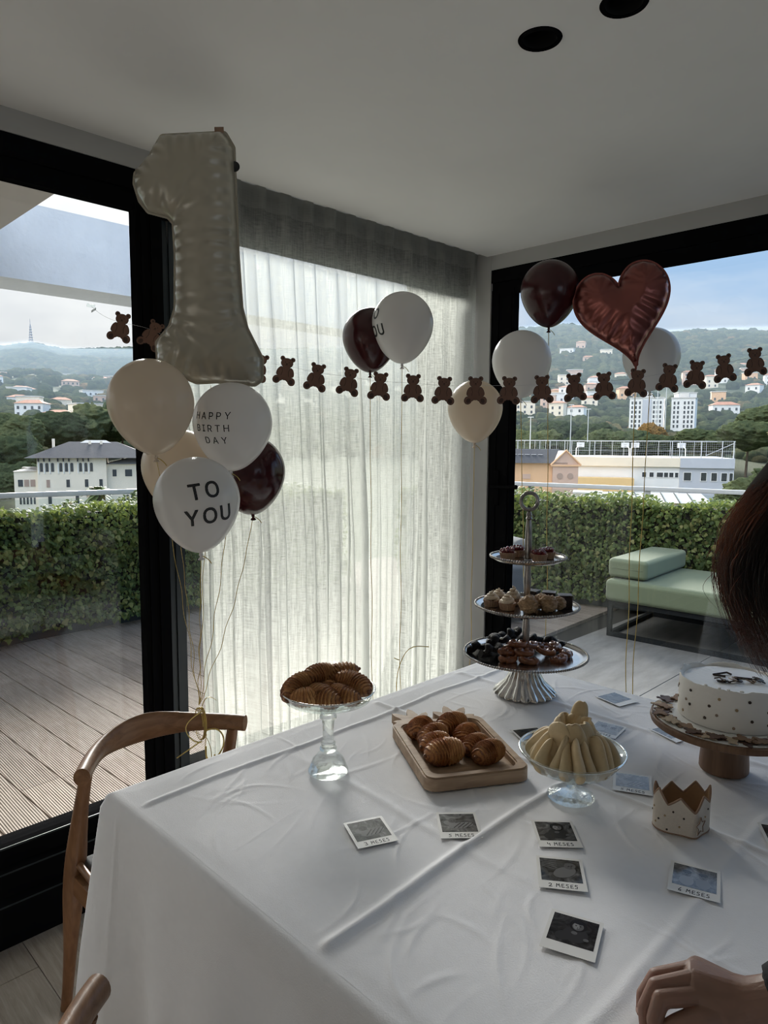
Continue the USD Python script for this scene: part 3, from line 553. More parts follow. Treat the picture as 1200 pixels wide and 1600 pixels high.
net += [tube([(x, -22.5, -2), (x, -22.5, 2.0)], 0.05, 4) for x in np.arange(XL, XR, 3.0)] + [tube([(XL, -22.5, 2.0), (XR, -22.5, 2.0)], 0.06, 4)]
tag(s.put('fence_net', cat(net), 'net_steel'), kind='stuff')
for hx, sgn, lab in ((-8.6, 1, 'basketball hoop on the roof court nearest the orange gabled house'), (2.2, -1, 'left basketball hoop of the back to back pair on the roof court'), (4.6, 1, 'right basketball hoop of the back to back pair on the roof court'), (15.3, -1, 'basketball hoop on the roof court near its grey end')):
    o = s.p.GetAttribute('xformOp:translate').Get(); p0 = np.array(o) + s.X * hx + s.Y * (-4.0) + s.Z * (-2.1)
    b = thing('basketball_hoop', lab, 'basketball hoop', p0, group='basketball hoops on the roof court')
    def hp(name, m_, mm): put(name, basis(m_, np.zeros(3), s.X * sgn, s.Y, s.Z), mm, b, smooth=False)
    hp('pole', cat(tube([(-1.0, 0, 0), (-1.0, 0, 2.2), (-0.3, 0, 3.0)], 0.13, 6)), 'bldg_white'); hp('backboard', bx(-0.95, 0.95, 0.0, 0.08, 2.5, 3.7), 'net_steel'); hp('target_frame', cat(bx(-0.3, 0.3, 0.08, 0.1, 2.7, 2.76), bx(-0.3, 0.3, 0.08, 0.1, 3.14, 3.2)), 'slate_roof')
# --- orange house with the slate gable
g = Site('gabled_house', 'orange rendered house with dark slate gable roof and white skylights', 'building', -32.2, 118, 0.0, yaw=-14)
g.put('wall', bx(-9, 1.2, -9, 0, -14, -2.0), 'bldg_orange'); g.put('gable_wall', cat(bx(1.2, 5.4, -11, 0.5, -14, -2.2), basis(extr(Polygon([(1.0, -2.2), (5.6, -2.2), (3.3, 0.0)]), 11.5), (0, 0.5, 0), (1, 0, 0), (0, 0, 1), (0, -1, 0))), 'bldg_pink')
g.put('roof', cat(gable(-9, 3.2, -10, 0.2, -2.0, 0.25, 0.4, 'x')), 'slate_roof')
g.put('gable_coping', cat(tube([(0.8, 0.6, -2.3), (3.3, 0.6, 0.12), (5.8, 0.6, -2.3)], 0.16, 6), bx(0.8, 5.8, 0.5, 0.7, -2.5, -2.25)), 'bldg_orange')
for k in range(5): g.put('skylight', basis(bx(-0.42, 0.42, -0.02, 0.03, 0, 0.28), (-4.6 + k * 1.1, -2.6, -0.78 + 0.02), (1, 0, 0), (0, -0.4, 0.92), (0, 0.92, 0.4)), 'bldg_white')
for x in (2.4, 4.1): g.put('window', basis(extr(Point(0, 0).buffer(0.5), 0.06), (x, 0.5, -4.1), (1, 0, 0), (0, 0, 1), (0, 1, 0)), 'shutter')
for x in (-7.4, -3.0): g.window(x, -4.6, 1.3, 0.8, m='bldg_pink')
g.window(-2.2, -7.4, 0.9, 1.6)
# --- low buildings just past the railing
a = Site('annex_building', 'low orange annex with a pale striped metal roof right behind the railing', 'building', -25.6, 92, 0.0, yaw=-6)
a.put('wall', bx(-4.5, 6.5, -7, 0, -14, -5.9), 'bldg_orange'); a.put('roof', hip(-4.5, 9, -9, 0, -5.9, -5.0, 0.05, 0.4), 'pale_roof')
for k in range(8): a.put('roof_seam', basis(bx(-0.05, 0.05, 0, 4.8, 0, 0.08), (-4 + 1.6 * k, 0.3, -5.85), (1, 0, 0), (0, -0.98, 0.18), (0, 0.18, 0.98)), 'slate_roof')
a.window(1.0, -7.6, 1.0, 0.9); a.window(4.3, -7.6, 1.0, 0.9)
a = Site('white_shed', 'small white flat roofed building between the orange house and the annex', 'building', -28.9, 100, 0.0)
a.put('wall', bx(-1.6, 1.8, -4, 0, -14, -5.6), 'bldg_white'); a.put('roof', bx(-1.9, 2.1, -4.2, 0.3, -5.6, -5.4), 'pale_roof')
# --- the two white apartment blocks
for lab, azd, dist, w_, zt, cols in (('wider white apartment block on the hillside beneath the white balloon', -24.8, 345, 14.4, 21.6, ((-6.0, -4.4, -2.7), (3.4, 4.8, 6.2))), ('narrower white apartment block on the hillside, right of its wider twin', -22.2, 347, 10.0, 21.4, ((-3.7, -2.1), (0.6, 2.2, 3.8)))):
    b = Site('apartment_block', lab, 'building', azd, dist, 0.0, yaw=5)
    b.put('wall', bx(-w_ / 2, w_ / 2, -12, 0, -6, zt), 'bldg_white'); b.put('roof', cat(bx(-w_ / 2 - 0.2, w_ / 2 + 0.2, -12.2, 0.2, zt, zt + 0.5), bx(-2, 2, -8, -4, zt + 0.5, zt + 2.6)), 'pale_roof')
    if w_ > 13: b.put('recess', bx(-1.6, 2.3, 0.01, 0.3, 6, zt - 0.6), 'bldg_grey')
    for r_ in range(6):
        for cset in cols:
            for x in cset: b.window(x, zt - 2.7 - 2.1 * r_, 0.75, 1.3)
# --- houses on the slopes
PLACED = []
def clear_of(azd, d_, w_):
    o = at_az(azd, d_)
    if any(np.hypot(*(o - q)) < (w_ + w2) * 0.85 for q, w2 in PLACED): return False
    PLACED.append((o, w_)); return True
def house(azd, dist, w_, h_, wallm, roofm, lab, grp, rng, flat=False):
    o = at_az(azd, dist); z = float(ground_z(np.array([o[0]]), np.array([o[1]]))[0])
    b = Site('hillside_house', lab, 'house', azd, dist, z, yaw=rng.uniform(-25, 25), group=grp); d_ = w_ * rng.uniform(0.6, 0.9)
    b.put('wall', bx(-w_ / 2, w_ / 2, -d_, 0, -4, h_), wallm)
    b.put('roof', bx(-w_ / 2 - 0.3, w_ / 2 + 0.3, -d_ - 0.3, 0.3, h_, h_ + 0.5) if flat else hip(-w_ / 2, w_ / 2, -d_, 0, h_, h_ + w_ * 0.14, 0.4, 0.5), roofm)
    n = max(2, int(w_ / 3.2)); fl_ = max(1, int(h_ / 3.1))
    b.put('windows', cat([bx(-w_ / 2 + (k + 0.5) * w_ / n - 0.55, -w_ / 2 + (k + 0.5) * w_ / n + 0.55, 0, 0.08, 0.9 + 3.0 * q, 2.4 + 3.0 * q) for k in range(n) for q in range(fl_)]), 'window_dark')
rng = np.random.default_rng(5); COLS = {'bldg_white': 'white', 'bldg_cream': 'cream', 'bldg_orange': 'orange', 'bldg_pink': 'pink'}
WALLS = ['bldg_white', 'bldg_cream', 'bldg_white', 'bldg_orange', 'bldg_pink', 'bldg_cream', 'bldg_white']
for i in range(130):                          # town on the slope behind the hanging balloons
    azd = rng.uniform(-36, -27.5) if i < 108 else rng.uniform(-27, -12); d_ = rng.uniform(400, 680) if i < 108 else rng.uniform(470, 640)
    flat = rng.random() < 0.45
    wm = WALLS[rng.integers(7)]; w_ = rng.uniform(8, 13)
    if not clear_of(azd, d_, w_): continue
    lab = f"{COLS[wm]} house with {'flat' if flat else 'tiled'} roof {'low' if d_ < 520 else 'halfway up' if d_ < 620 else 'high'} on the slope behind the {'round balloons' if azd < -27.2 else 'right garland end'}"
    house(azd, d_, w_, rng.uniform(5, 10), wm, 'pale_roof' if flat else 'tile_roof', lab, lab, rng, flat)
for i in range(46):                          # villas among the pines on the left
    azd = rng.uniform(-76, -60); d_ = rng.uniform(330, 950); flat = rng.random() < 0.5
    wm = WALLS[rng.integers(7)]; w_ = rng.uniform(9, 16)
    if not clear_of(azd, d_, w_): continue
    lab = f"{COLS[wm]} house with {'flat' if flat else 'tiled'} roof in trees {'just above' if d_ < 480 else 'midway up behind' if d_ < 700 else 'far up behind'} the slate roofed villa"
    house(azd, d_, w_, rng.uniform(4, 8), wm, 'pale_roof' if flat else 'tile_roof', lab, lab, rng, flat)
house(-67.3, 380, 19, 7.5, 'bldg_cream', 'pale_roof', 'cream flat roofed house with columns above the villa roof', None, rng, True)
house(-70.6, 300, 12, 5.5, 'bldg_pink', 'tile_roof', 'pink house with tiled roof left of the slate roofed villa', None, rng)
house(-19.3, 430, 14, 7, 'bldg_white', 'tile_roof', 'white house with red tiled roof right of the apartment blocks', None, rng)
ORD_ = ('first', 'second', 'third', 'fourth', 'fifth', 'sixth')
# --- lamp posts in the valley, trees near by, the mast
for i, (azd, dist, zt) in enumerate(((-33.4, 210, 9), (-30.3, 240, 14), (-29.0, 250, 13), (-24.0, 300, 26), (-23.4, 300, 24), (-13.5, 240, 20))):
    o = at_az(azd, dist); gz = float(ground_z(np.array([o[0]]), np.array([o[1]]))[0])
    t = thing('street_lamp', f'tall pale lamp mast in the valley behind the roof court, {ORD_[i]} from the left', 'lamp post', (*o, gz - 0.5), group='lamp masts in the valley')
    put('pole', tube([(0, 0, 0), (0, 0, zt - gz)], (0.22, 0.14), 6), 'net_steel', t); put('lamp_head', bx(-0.9, 0.9, -0.2, 0.2, zt - gz, zt - gz + 0.25), 'net_steel', t, smooth=False)
tree_material('near_trees', [(0, (0.060, 0.080, 0.042)), (0.5, (0.105, 0.130, 0.065)), (0.9, (0.165, 0.180, 0.090)), (1, (0.19, 0.19, 0.10))], 2.2)
def tree(lab, azd, dist, zc, R, seed, flat=0.7, grp=None, m_='near_trees'):
    o = at_az(azd, dist); gz = float(ground_z(np.array([o[0]]), np.array([o[1]]))[0]); gz = min(gz, zc - R * flat - 1)
    t = thing('valley_tree', lab, 'tree', (*o, gz), group=grp); rg = np.random.default_rng(seed); h = zc - gz
    blobs = [moved(crown(seed * 13 + k, flat, 4, 0.50), (rg.uniform(-0.6, 0.6) * R, rg.uniform(-0.6, 0.6) * R, h + rg.uniform(-0.3, 0.25) * R * flat), scale=[R * rg.uniform(0.5, 0.75)] * 3) for k in range(7)]
    put('crown', cat(blobs), m_, t, smooth=True); put('trunk', tube([(0, 0, -0.5), (0.2, 0.1, h * 0.6), (0, 0, h)], (0.4, 0.3, 0.2), 7), 'bark', t)
ORD = ('first', 'second', 'third', 'fourth', 'fifth', 'sixth', 'seventh', 'eighth', 'ninth', 'tenth')
def rank(v, vs): return ORD[sorted(vs).index(v)]
G1 = 'pines beside the roof court'
G1_ = [q[0] for q in ((-15.2, 205, 2.0, 9.5), (-17.8, 235, 3.5, 9.0), (-13.5, 190, 5.0, 9.0), (-20.5, 250, 2.2, 8.0), (-14.6, 150, -6.0, 8.5), (-16.8, 158, -9.0, 7.5), (-12.4, 130, -7.0, 8.0), (-23.0, 255, 1.0, 7.0), (-16.2, 260, 9.0, 9.5), (-12.0, 265, 11, 10))]
for i, (azd, d_, zc, R) in enumerate(((-15.2, 205, 2.0, 9.5), (-17.8, 235, 3.5, 9.0), (-13.5, 190, 5.0, 9.0), (-20.5, 250, 2.2, 8.0), (-14.6, 150, -6.0, 8.5), (-16.8, 158, -9.0, 7.5), (-12.4, 130, -7.0, 8.0), (-23.0, 255, 1.0, 7.0), (-16.2, 260, 9.0, 9.5), (-12.0, 265, 11, 10))):
    tree(f'spreading green pine right of the roof court, {rank(azd, G1_)} counted from the left', azd, d_, zc, R, 100 + i, 0.55, G1)
G2 = 'trees behind the roof court'
G2_ = [q[0] for q in ((-34.0, 230, -0.5, 8.5), (-35.6, 245, 1.0, 8.0), (-32.5, 262, 0.5, 7.0), (-30.0, 250, -1.0, 6.0), (-27.6, 262, 1.2, 7.5), (-25.5, 268, 1.0, 6.5), (-28.4, 290, 5.0, 6.5), (-31.2, 300, 5.0, 7.5))]
for i, (azd, d_, zc, R) in enumerate(((-34.0, 230, -0.5, 8.5), (-35.6, 245, 1.0, 8.0), (-32.5, 262, 0.5, 7.0), (-30.0, 250, -1.0, 6.0), (-27.6, 262, 1.2, 7.5), (-25.5, 268, 1.0, 6.5), (-28.4, 290, 5.0, 6.5), (-31.2, 300, 5.0, 7.5))):
    tree(f'green valley tree behind the roof court, {rank(azd, G2_)} counted from the left', azd, d_, zc, R, 130 + i, 0.75, G2)
tree_material('autumn_trees', [(0, (0.26, 0.15, 0.05)), (1, (0.30, 0.19, 0.06))], 1.2)
tree('orange leaved autumn tree below the apartment blocks', -24.4, 275, 5.2, 5.0, 151, 0.9, None, 'autumn_trees')
G3 = 'dark trees around the slate roofed villa'
G3_ = [q[0] for q in ((-71.2, 230, 3.5, 9.0), (-69.2, 245, 5.5, 10.0), (-67.6, 262, 4.5, 8.0), (-74.5, 185, -3.0, 8.0), (-73.2, 210, 3.0, 7.5), (-65.6, 250, 7.0, 9.0), (-63.5, 240, 5.0, 9.0), (-75.5, 250, 6.0, 9.0), (-72.5, 168, -7.0, 5.5), (-61.5, 220, 3.0, 8.0))]
for i, (azd, d_, zc, R) in enumerate(((-71.2, 230, 3.5, 9.0), (-69.2, 245, 5.5, 10.0), (-67.6, 262, 4.5, 8.0), (-74.5, 185, -3.0, 8.0), (-73.2, 210, 3.0, 7.5), (-65.6, 250, 7.0, 9.0), (-63.5, 240, 5.0, 9.0), (-75.5, 250, 6.0, 9.0), (-72.5, 168, -7.0, 5.5), (-61.5, 220, 3.0, 8.0))):
    tree(f'dark rounded tree around the slate roofed villa, {rank(azd, G3_)} counted from the left', azd, d_, zc, R, 170 + i, 0.7, G3)
for i, (azd, d_, zt, R) in enumerate(((-66.6, 300, 15.5, 2.0), (-67.6, 305, 14.8, 1.8), (-64.0, 230, 2.0, 1.8))):
    o = at_az(azd, d_); gz = float(ground_z(np.array([o[0]]), np.array([o[1]]))[0]); t = thing('cypress', ('taller of two slim dark cypresses behind the cream villa', 'shorter of two slim dark cypresses behind the cream villa', 'slim cypress behind the right wing of the cream villa')[i], 'tree', (*o, gz), group='cypresses behind the villa')
    put('crown', moved(crown(190 + i, 1.0, 3, 0.3), (0, 0, (zt - gz) / 2 + 0.8), scale=(R, R, (zt - gz) / 2)), 'near_trees', t, smooth=True); put('trunk', tube([(0, 0, -0.3), (0, 0, 2.5)], 0.2, 6), 'bark', t)
o = at_az(-71.55, 1795); zb = float(ground_z(np.array([o[0]]), np.array([o[1]]))[0]) - 4
mt = thing('radio_mast', 'slim lattice broadcasting mast on the hilltop at the left', 'mast', (*o, zb))
H_ = 68.0; legs = []
for k in range(4):
    a = math.pi / 4 + k * math.pi / 2; put('leg', tube([(5.5 * math.cos(a), 5.5 * math.sin(a), 0), (2.6 * math.cos(a), 2.6 * math.sin(a), H_ * 0.5), (0.7 * math.cos(a), 0.7 * math.sin(a), H_ * 0.82)], (0.55, 0.5, 0.4), 5), 'bldg_grey', mt)
for k in range(9):
    z = H_ * (0.06 + 0.085 * k); w_ = 5.5 * (1 - z / H_ * 0.98) + 0.4; put('platform', bx(-w_, w_, -w_, w_, z, z + 1.0), 'bldg_grey', mt, smooth=False)
put('antenna', tube([(0, 0, H_ * 0.8), (0, 0, H_)], (0.6, 0.35), 6), 'bldg_grey', mt)
for i, (da, w_, h_) in enumerate(((-0.95, 18, 12), (-0.30, 12, 9), (0.6, 16, 7))):
    o2 = at_az(-71.55 + da, 1790); b = Site('hilltop_station', ('widest pale station building left of the hilltop mast', 'small pale station building just left of the hilltop mast', 'low pale station building right of the hilltop mast')[i], 'building', -71.55 + da, 1790, float(ground_z(np.array([o2[0]]), np.array([o2[1]]))[0]) - 3, group='station buildings at the mast')
    b.put('wall', bx(-w_ / 2, w_ / 2, -8, 0, 0, h_ + 3), 'bldg_grey'); b.put('roof', bx(-w_ / 2 - 0.5, w_ / 2 + 0.5, -8.5, 0.5, h_ + 3, h_ + 4), 'pale_roof')
# valley haze
_mats['haze'] = usdkit.material(stage, '/World/Looks/haze', {'v': ('scatter_volume', {'color': (0.66, 0.84, 1.0), 'density': 0.00046, 'anisotropy': 0.0})}, volume='v.volume')
_az = np.radians(np.linspace(-120, 30, 60)); _q = np.linspace(0, 1, 8); _D, _H = ridge(np.degrees(_az))
_r = 250 + (_D[None] + 10 - 250) * _q[:, None]; _zt = 3 + (_H[None] + 11) * _r / _D[None]; _gx, _gy = _r * np.sin(_az)[None], _r * np.cos(_az)[None]
_top = np.stack([_gx, _gy, _zt], -1); _bot = np.stack([_gx, _gy, np.full_like(_gx, -70.0)], -1)
_ring = lambda a, b: grid(np.stack([a, b]))
hz = cat(grid(_top), grid(_bot[::-1]), _ring(_top[0], _bot[0]), _ring(_bot[-1], _top[-1]), _ring(_bot[:, 0], _top[:, 0]), _ring(_top[:, -1], _bot[:, -1])); hz.merge_vertices(); trimesh.repair.fix_normals(hz)
tag(put('valley_haze', hz, 'haze', smooth=False), 'thin blue haze hanging over the hills', 'haze', kind='stuff')
# ------------------------------------------------------------------ table and cloth
TX0, TX1, TY0, TY1, TZ = -1.372, 0.02, 0.562, 1.895, 0.750
mat('linen_white', (0.845, 0.845, 0.87), 0.85, var=0.012, scale=60, bump=0.0004, bump_scale=380)
wood('oak', (0.15, 0.068, 0.030), (0.28, 0.145, 0.070), 0.38, 4.0, 'x')
wood('oak_y', (0.15, 0.068, 0.030), (0.28, 0.145, 0.070), 0.38, 4.0, 'y'); wood('oak_z', (0.14, 0.06, 0.026), (0.26, 0.13, 0.06), 0.38, 4.0, 'z')
tb = thing('dining_table', 'rectangular dining table hidden under a long white cloth', 'table', ((TX0 + TX1) / 2, (TY0 + TY1) / 2, 0))
put('table_top', bx(TX0 + 0.008, TX1 - 0.008, TY0 + 0.008, TY1 - 0.008, TZ - 0.04, TZ - 0.0065), 'oak', tb, smooth=False, world=True)
for x in (TX0 + 0.08, TX1 - 0.08):
    for y in (TY0 + 0.08, TY1 - 0.08): put('leg', bx(x - 0.03, x + 0.03, y - 0.03, y + 0.03, 0, TZ - 0.041), 'oak_z', tb, smooth=False, world=True)
def ridge_line(d, w): return np.exp(-(d / w) ** 2)
IN = 0.018
def cloth_z(x, y):
    """Height of the wrinkled cloth above the table top: pressed folds, diagonal puckers, small creases."""
    q = np.stack([x, y, 0 * x], -1)
    wob = (meshkit.fbm(q * 4.0 + 3, 3) - 0.5) * 0.03
    z = 0.0045 * ridge_line(x + 1.262 + wob * 0.6, 0.007) + 0.0075 * ridge_line(x + 0.716 + wob * 0.7 + 0.06 * np.sin((y - 0.56) * 2.2) * 0.3, 0.010) * smooth01((1.75 - y) / 0.5)
    z += 0.0045 * ridge_line(y - 1.300 + wob * 0.5, 0.008) + 0.003 * ridge_line(y - 0.93 + wob * 1.5, 0.012) * smooth01((-0.45 - x) / 0.5) * smooth01((x + 1.3) / 0.2)
    z += 0.0028 * ridge_line(y - 1.66 + wob, 0.010) + 0.0025 * ridge_line(x + 0.38 + wob, 0.010)
    rg = np.random.default_rng(4)
    for k in range(210):                     # short creases
        cx, cy = rg.uniform(TX0 + .05, TX1 - .05), rg.uniform(TY0 + .05, TY1 - .05); a = rg.normal(2.3, 0.7); L = rg.uniform(0.03, 0.11); w = rg.uniform(0.003, 0.007)
        u = (x - cx) * math.cos(a) + (y - cy) * math.sin(a); v = -(x - cx) * math.sin(a) + (y - cy) * math.cos(a) + 0.35 * u * u / L * rg.uniform(-1, 1)
        z += rg.uniform(0.0004, 0.0017) * np.exp(-(u / L) ** 2 - (v / w) ** 2)
    z += 0.0016 * (meshkit.fbm(q * np.array([14, 14, 1.0]) + 9, 4) - 0.5) + 0.0035 * (meshkit.fbm(q * 5 + 1, 2) - 0.5)
    e = np.minimum(np.minimum(x - TX0, TX1 - x), np.minimum(y - TY0, TY1 - y))
    return np.maximum(z + 0.002, 0.0) * smooth01((e - IN - 0.001) / 0.030)
IN = 0.018
gx, gy = np.meshgrid(np.linspace(TX0 + IN, TX1 - IN, 340), np.linspace(TY0 + IN, TY1 - IN, 330), indexing='ij')
top = np.stack([gx, gy, TZ + cloth_z(gx, gy)], -1)
top_mesh = grid(top[:, ::-1])
if top_mesh.face_normals[0][2] < 0: top_mesh.invert()
# hanging sides: a ring round the edge, swept down, flaring into folds at the corners
def ring_points(n):
    w, l = TX1 - TX0, TY1 - TY0; per = 2 * (w + l); s = np.linspace(0, per, n, endpoint=False)
    x = np.where(s < w, TX0 + s, np.where(s < w + l, TX1, np.where(s < 2 * w + l, TX1 - (s - w - l), TX0)))
    y = np.where(s < w, TY0, np.where(s < w + l, TY0 + (s - w), np.where(s < 2 * w + l, TY1, TY1 - (s - 2 * w - l))))
    return s, x, y, per, w, l
s_, xr, yr_, per, w_, l_ = ring_points(900)
ix, iy = np.clip(xr, TX0 + IN, TX1 - IN), np.clip(yr_, TY0 + IN, TY1 - IN)
corner_s = np.array([0, w_, w_ + l_, 2 * w_ + l_, per])
nxv = np.where(s_ < w_, 0, np.where(s_ < w_ + l_, 1, np.where(s_ < 2 * w_ + l_, 0, -1))).astype(float); nyv = np.where(s_ < w_, -1, np.where(s_ < w_ + l_, 0, np.where(s_ < 2 * w_ + l_, 1, 0))).astype(float)
def smooth_ring(a, k):
    ker = np.hanning(2 * k + 1); ker /= ker.sum(); return np.convolve(np.r_[a[-k:], a, a[:k]], ker, 'valid')
rows = []
prof = [(-0.004, -0.0002), (0.0, -0.0002), (0.006, -0.0008), (0.011, -0.003), (0.015, -0.0065), (0.0175, -0.011), (0.0188, -0.017)]
for off, dz in prof:
    t = off / 0.018; rows.append(np.stack([ix + (xr - ix) * t, iy + (yr_ - iy) * t, np.full_like(xr, TZ + dz)], -1))
dc = np.min(np.abs(s_[:, None] - corner_s[None]), axis=1)
for d in np.linspace(0.03, 0.72, 46):
    k = int(2 + 34 * min(1, d / 0.4)); nx2, ny2 = smooth_ring(nxv, k), smooth_ring(nyv, k)
    ln = np.hypot(nx2, ny2); nx2, ny2 = nx2 / ln, ny2 / ln
    fold = 0.008 * np.sin(s_ * 9.5 + 0.6) + 0.006 * np.sin(s_ * 17.3 + 2.0 + d) + 0.004 * np.sin(s_ * 31 + 1.1)
    flare = 0.004 + 0.025 * d + fold * min(1, d / 0.35) + np.exp(-(dc / 0.11) ** 2) * (0.11 * d) - np.exp(-((dc - 0.16) / 0.05) ** 2) * 0.045 * d
    flare += 0.0035 * np.exp(-((dc - 0.075) / 0.006) ** 2)
    x, y = xr + nx2 * flare, yr_ + ny2 * flare
    if True:                                 # the chair seat pushed under the table carries the cloth inwards
        on = (nxv < -0.5) * smooth01((y - 0.58) / 0.12) * smooth01((1.10 - y) / 0.12) * smooth01((d - 0.06) / 0.16); x = x + on * 0.30
        on2 = (nyv < -0.5) * smooth01((x + 0.98) / 0.12) * smooth01((-0.40 - x) / 0.12) * smooth01((d - 0.06) / 0.16) * 0
        y = y + on2 * 0.30
    rows.append(np.stack([x, y, np.full_like(x, TZ - d) + 0.004 * np.sin(s_ * 7) * d], -1))
skirt = grid(np.stack(rows), closed=True)
cl = put('tablecloth', cat(top_mesh, skirt), 'linen_white', smooth=True, label='white pressed linen tablecloth with fold creases hanging to the floor', cat='tablecloth')
TOP = TZ + 0.006                              # things stand on the cloth

# ------------------------------------------------------------------ oak chairs with a bent top rail
def chair(label, loc, rz):
    """Local frame: +x is the way the sitter looks, origin on the floor under the seat centre."""
    t = thing('dining_chair', label, 'chair', loc, rz=rz)
    pts = spline([(0.128, -0.217, 0.712), (0.083, -0.185, 0.714), (0.022, -0.130, 0.716), (-0.022, -0.052, 0.716), (-0.028, 0.020, 0.716), (0.010, 0.105, 0.714), (0.060, 0.165, 0.713), (0.124, 0.219, 0.712)], 60)
    u = np.linspace(-1, 1, 60); hgt = 0.0215 + 0.018 * np.exp(-(u / 0.42) ** 2) ; thk = 0.0185 - 0.005 * np.exp(-(u / 0.5) ** 2)
    put('top_rail', tube(pts, hgt, 20, thk, fixed_up=(0.12, 0, 1)), 'oak_y', t, smooth=50)
    for s in (-1, 1):
        y = 0.197 * s
        leg = spline([(0.098, 0.196 * s, 0.700), (0.058, 0.199 * s, 0.58), (0.018, y, 0.46), (-0.028, y, 0.26), (-0.092, y, 0.0)], 40); q = np.linspace(0, 1, 40)
        put('back_leg', tube(leg, 0.0135 + 0.0125 * np.exp(-((q - 0.42) / 0.26) ** 2), 14), 'oak_z', t, smooth=50)
        put('front_leg', tube([(0.36, 0.21 * s, 0.44), (0.37, 0.215 * s, 0.25), (0.38, 0.22 * s, 0.0)], (0.018, 0.021, 0.012), 14), 'oak_z', t, smooth=50)
        put('side_rail', cat(tube([(0.03, y, 0.455), (0.36, 0.21 * s, 0.45)], 0.0085, 10), bx(0.022, 0.35, y - 0.011, y + 0.011, 0.375, 0.425)), 'oak', t, smooth=40)
    put('cross_rail', cat(bx(0.0, 0.022, -0.19, 0.19, 0.38, 0.42), bx(0.345, 0.365, -0.195, 0.195, 0.38, 0.42)), 'oak_y', t, smooth=False)
    put('seat', rbox(0.015, 0.375, -0.185, 0.185, 0.426, 0.458, 0.012), 'grey_fabric', t, smooth=50)
    return t
chair('oak chair left of the table, gold ribbons tied round its curved top rail', (-1.671, 0.799, 0), 0)
chair('oak chair of which only a rail end shows at the bottom left corner', (-0.694, 0.232, 0), 90)

# ------------------------------------------------------------------ glassware, stands, board
_mats['clear_glass'] = usdkit.material(stage, '/World/Looks/clear_glass', {'g': ('glass_bsdf', {'color': (0.97, 0.985, 0.98), 'roughness': 0.0, 'IOR': 1.46}), 't': ('transparent_bsdf', {'color': (0.95, 0.97, 0.965)}), 'm': ('mix_closure', {'fac': 0.45})}, [('g.BSDF', 'm.closure1'), ('t.BSDF', 'm.closure2')], surface='m.closure')
_mats['thin_glass'] = usdkit.material(stage, '/World/Looks/thin_glass', {'t': ('transparent_bsdf', {'color': (0.90, 0.93, 0.925)}), 'g': ('glossy_bsdf', {'color': (1, 1, 1), 'roughness': 0.03}), 'l': ('layer_weight', {'blend': 0.22}), 'mu': ('math', {'math_type': 'multiply_add', 'value2': 0.55, 'value3': 0.03}), 'm': ('mix_closure', {})},
    [('l.facing', 'mu.value1'), ('mu.value', 'm.fac'), ('t.BSDF', 'm.closure1'), ('g.BSDF', 'm.closure2')], surface='m.closure')
mat('silver', (0.62, 0.60, 0.57), 0.16, 1.0, var=0.10, scale=40); mat('silver_dark', (0.30, 0.28, 0.265), 0.24, 1.0, var=0.3, scale=60)
def ring_mesh(R, r, n=48, m=12):
    a, b = np.meshgrid(np.linspace(0, 2 * math.pi, n, endpoint=False), np.linspace(0, 2 * math.pi, m, endpoint=False), indexing='ij')
    v = np.stack([(R + r * np.cos(b)) * np.cos(a), r * np.sin(b), (R + r * np.cos(b)) * np.sin(a)], -1).reshape(-1, 3); i, j = np.meshgrid(np.arange(n), np.arange(m), indexing='ij')
    q = np.stack([i * m + j, ((i + 1) % n) * m + j, ((i + 1) % n) * m + (j + 1) % m, i * m + (j + 1) % m], -1).reshape(-1, 4); return TM(v, np.vstack([q[:, [0, 1, 2]], q[:, [0, 2, 3]]]))
tg = thing('glass_cake_stand', 'tall clear glass cake stand on a knobbed stem holding croissants', 'cake stand', (-1.110, 0.940, TOP))
put('base', lathe([(0, 0.0), (0.040, 0.0), (0.0435, 0.003), (0.0435, 0.007), (0.040, 0.013), (0.034, 0.030), (0.024, 0.041), (0.014, 0.047), (0.0, 0.048)], 48), 'clear_glass', tg, smooth=50)
put('stem', lathe([(0, 0.0475), (0.014, 0.0475), (0.0185, 0.051), (0.0185, 0.056), (0.0145, 0.060), (0.0165, 0.066), (0.0125, 0.070), (0.0115, 0.095), (0.0135, 0.118), (0.0185, 0.122), (0.0185, 0.127), (0.014, 0.131), (0.0175, 0.136), (0.0175, 0.141), (0.013, 0.145), (0.018, 0.151), (0, 0.151)], 40), 'clear_glass', tg, smooth=50)
put('plate', lathe([(0, 0.152), (0.030, 0.152), (0.092, 0.166), (0.1005, 0.183), (0.1010, 0.187), (0.0985, 0.1865), (0.090, 0.170), (0.03, 0.1575), (0, 0.1575)], 64), 'thin_glass', tg, smooth=50)
put('rim', moved(ring_mesh(0.1002, 0.0022, 72, 10), (0, 0, 0.1862), rot=(90, 0, 0)), 'clear_glass', tg, smooth=True)
cg = thing('glass_compote', 'low clear glass cake stand with ribbed foot holding pale folded rolls', 'cake stand', (-0.686, 1.220, TOP))
put('foot', lathe([(0, 0.0), (0.042, 0.0), (0.047, 0.003), (0.0465, 0.006), (0.040, 0.010), (0.024, 0.017), (0.010, 0.022), (0, 0.022)], 72, lambda a, r, z: r * (1 + 0.03 * np.cos(20 * a) * (z > 0.004) * (r > 0.012))), 'clear_glass', cg, smooth=50)
put('stem', lathe([(0, 0.022), (0.010, 0.022), (0.0075, 0.030), (0.0085, 0.042), (0.014, 0.049), (0, 0.049)], 8), 'clear_glass', cg, smooth=20)
put('bowl', lathe([(0, 0.0495), (0.030, 0.050), (0.080, 0.068), (0.1025, 0.096), (0.1045, 0.101), (0.1020, 0.100), (0.078, 0.072), (0.03, 0.0545), (0, 0.054)], 64), 'thin_glass', cg, smooth=50)

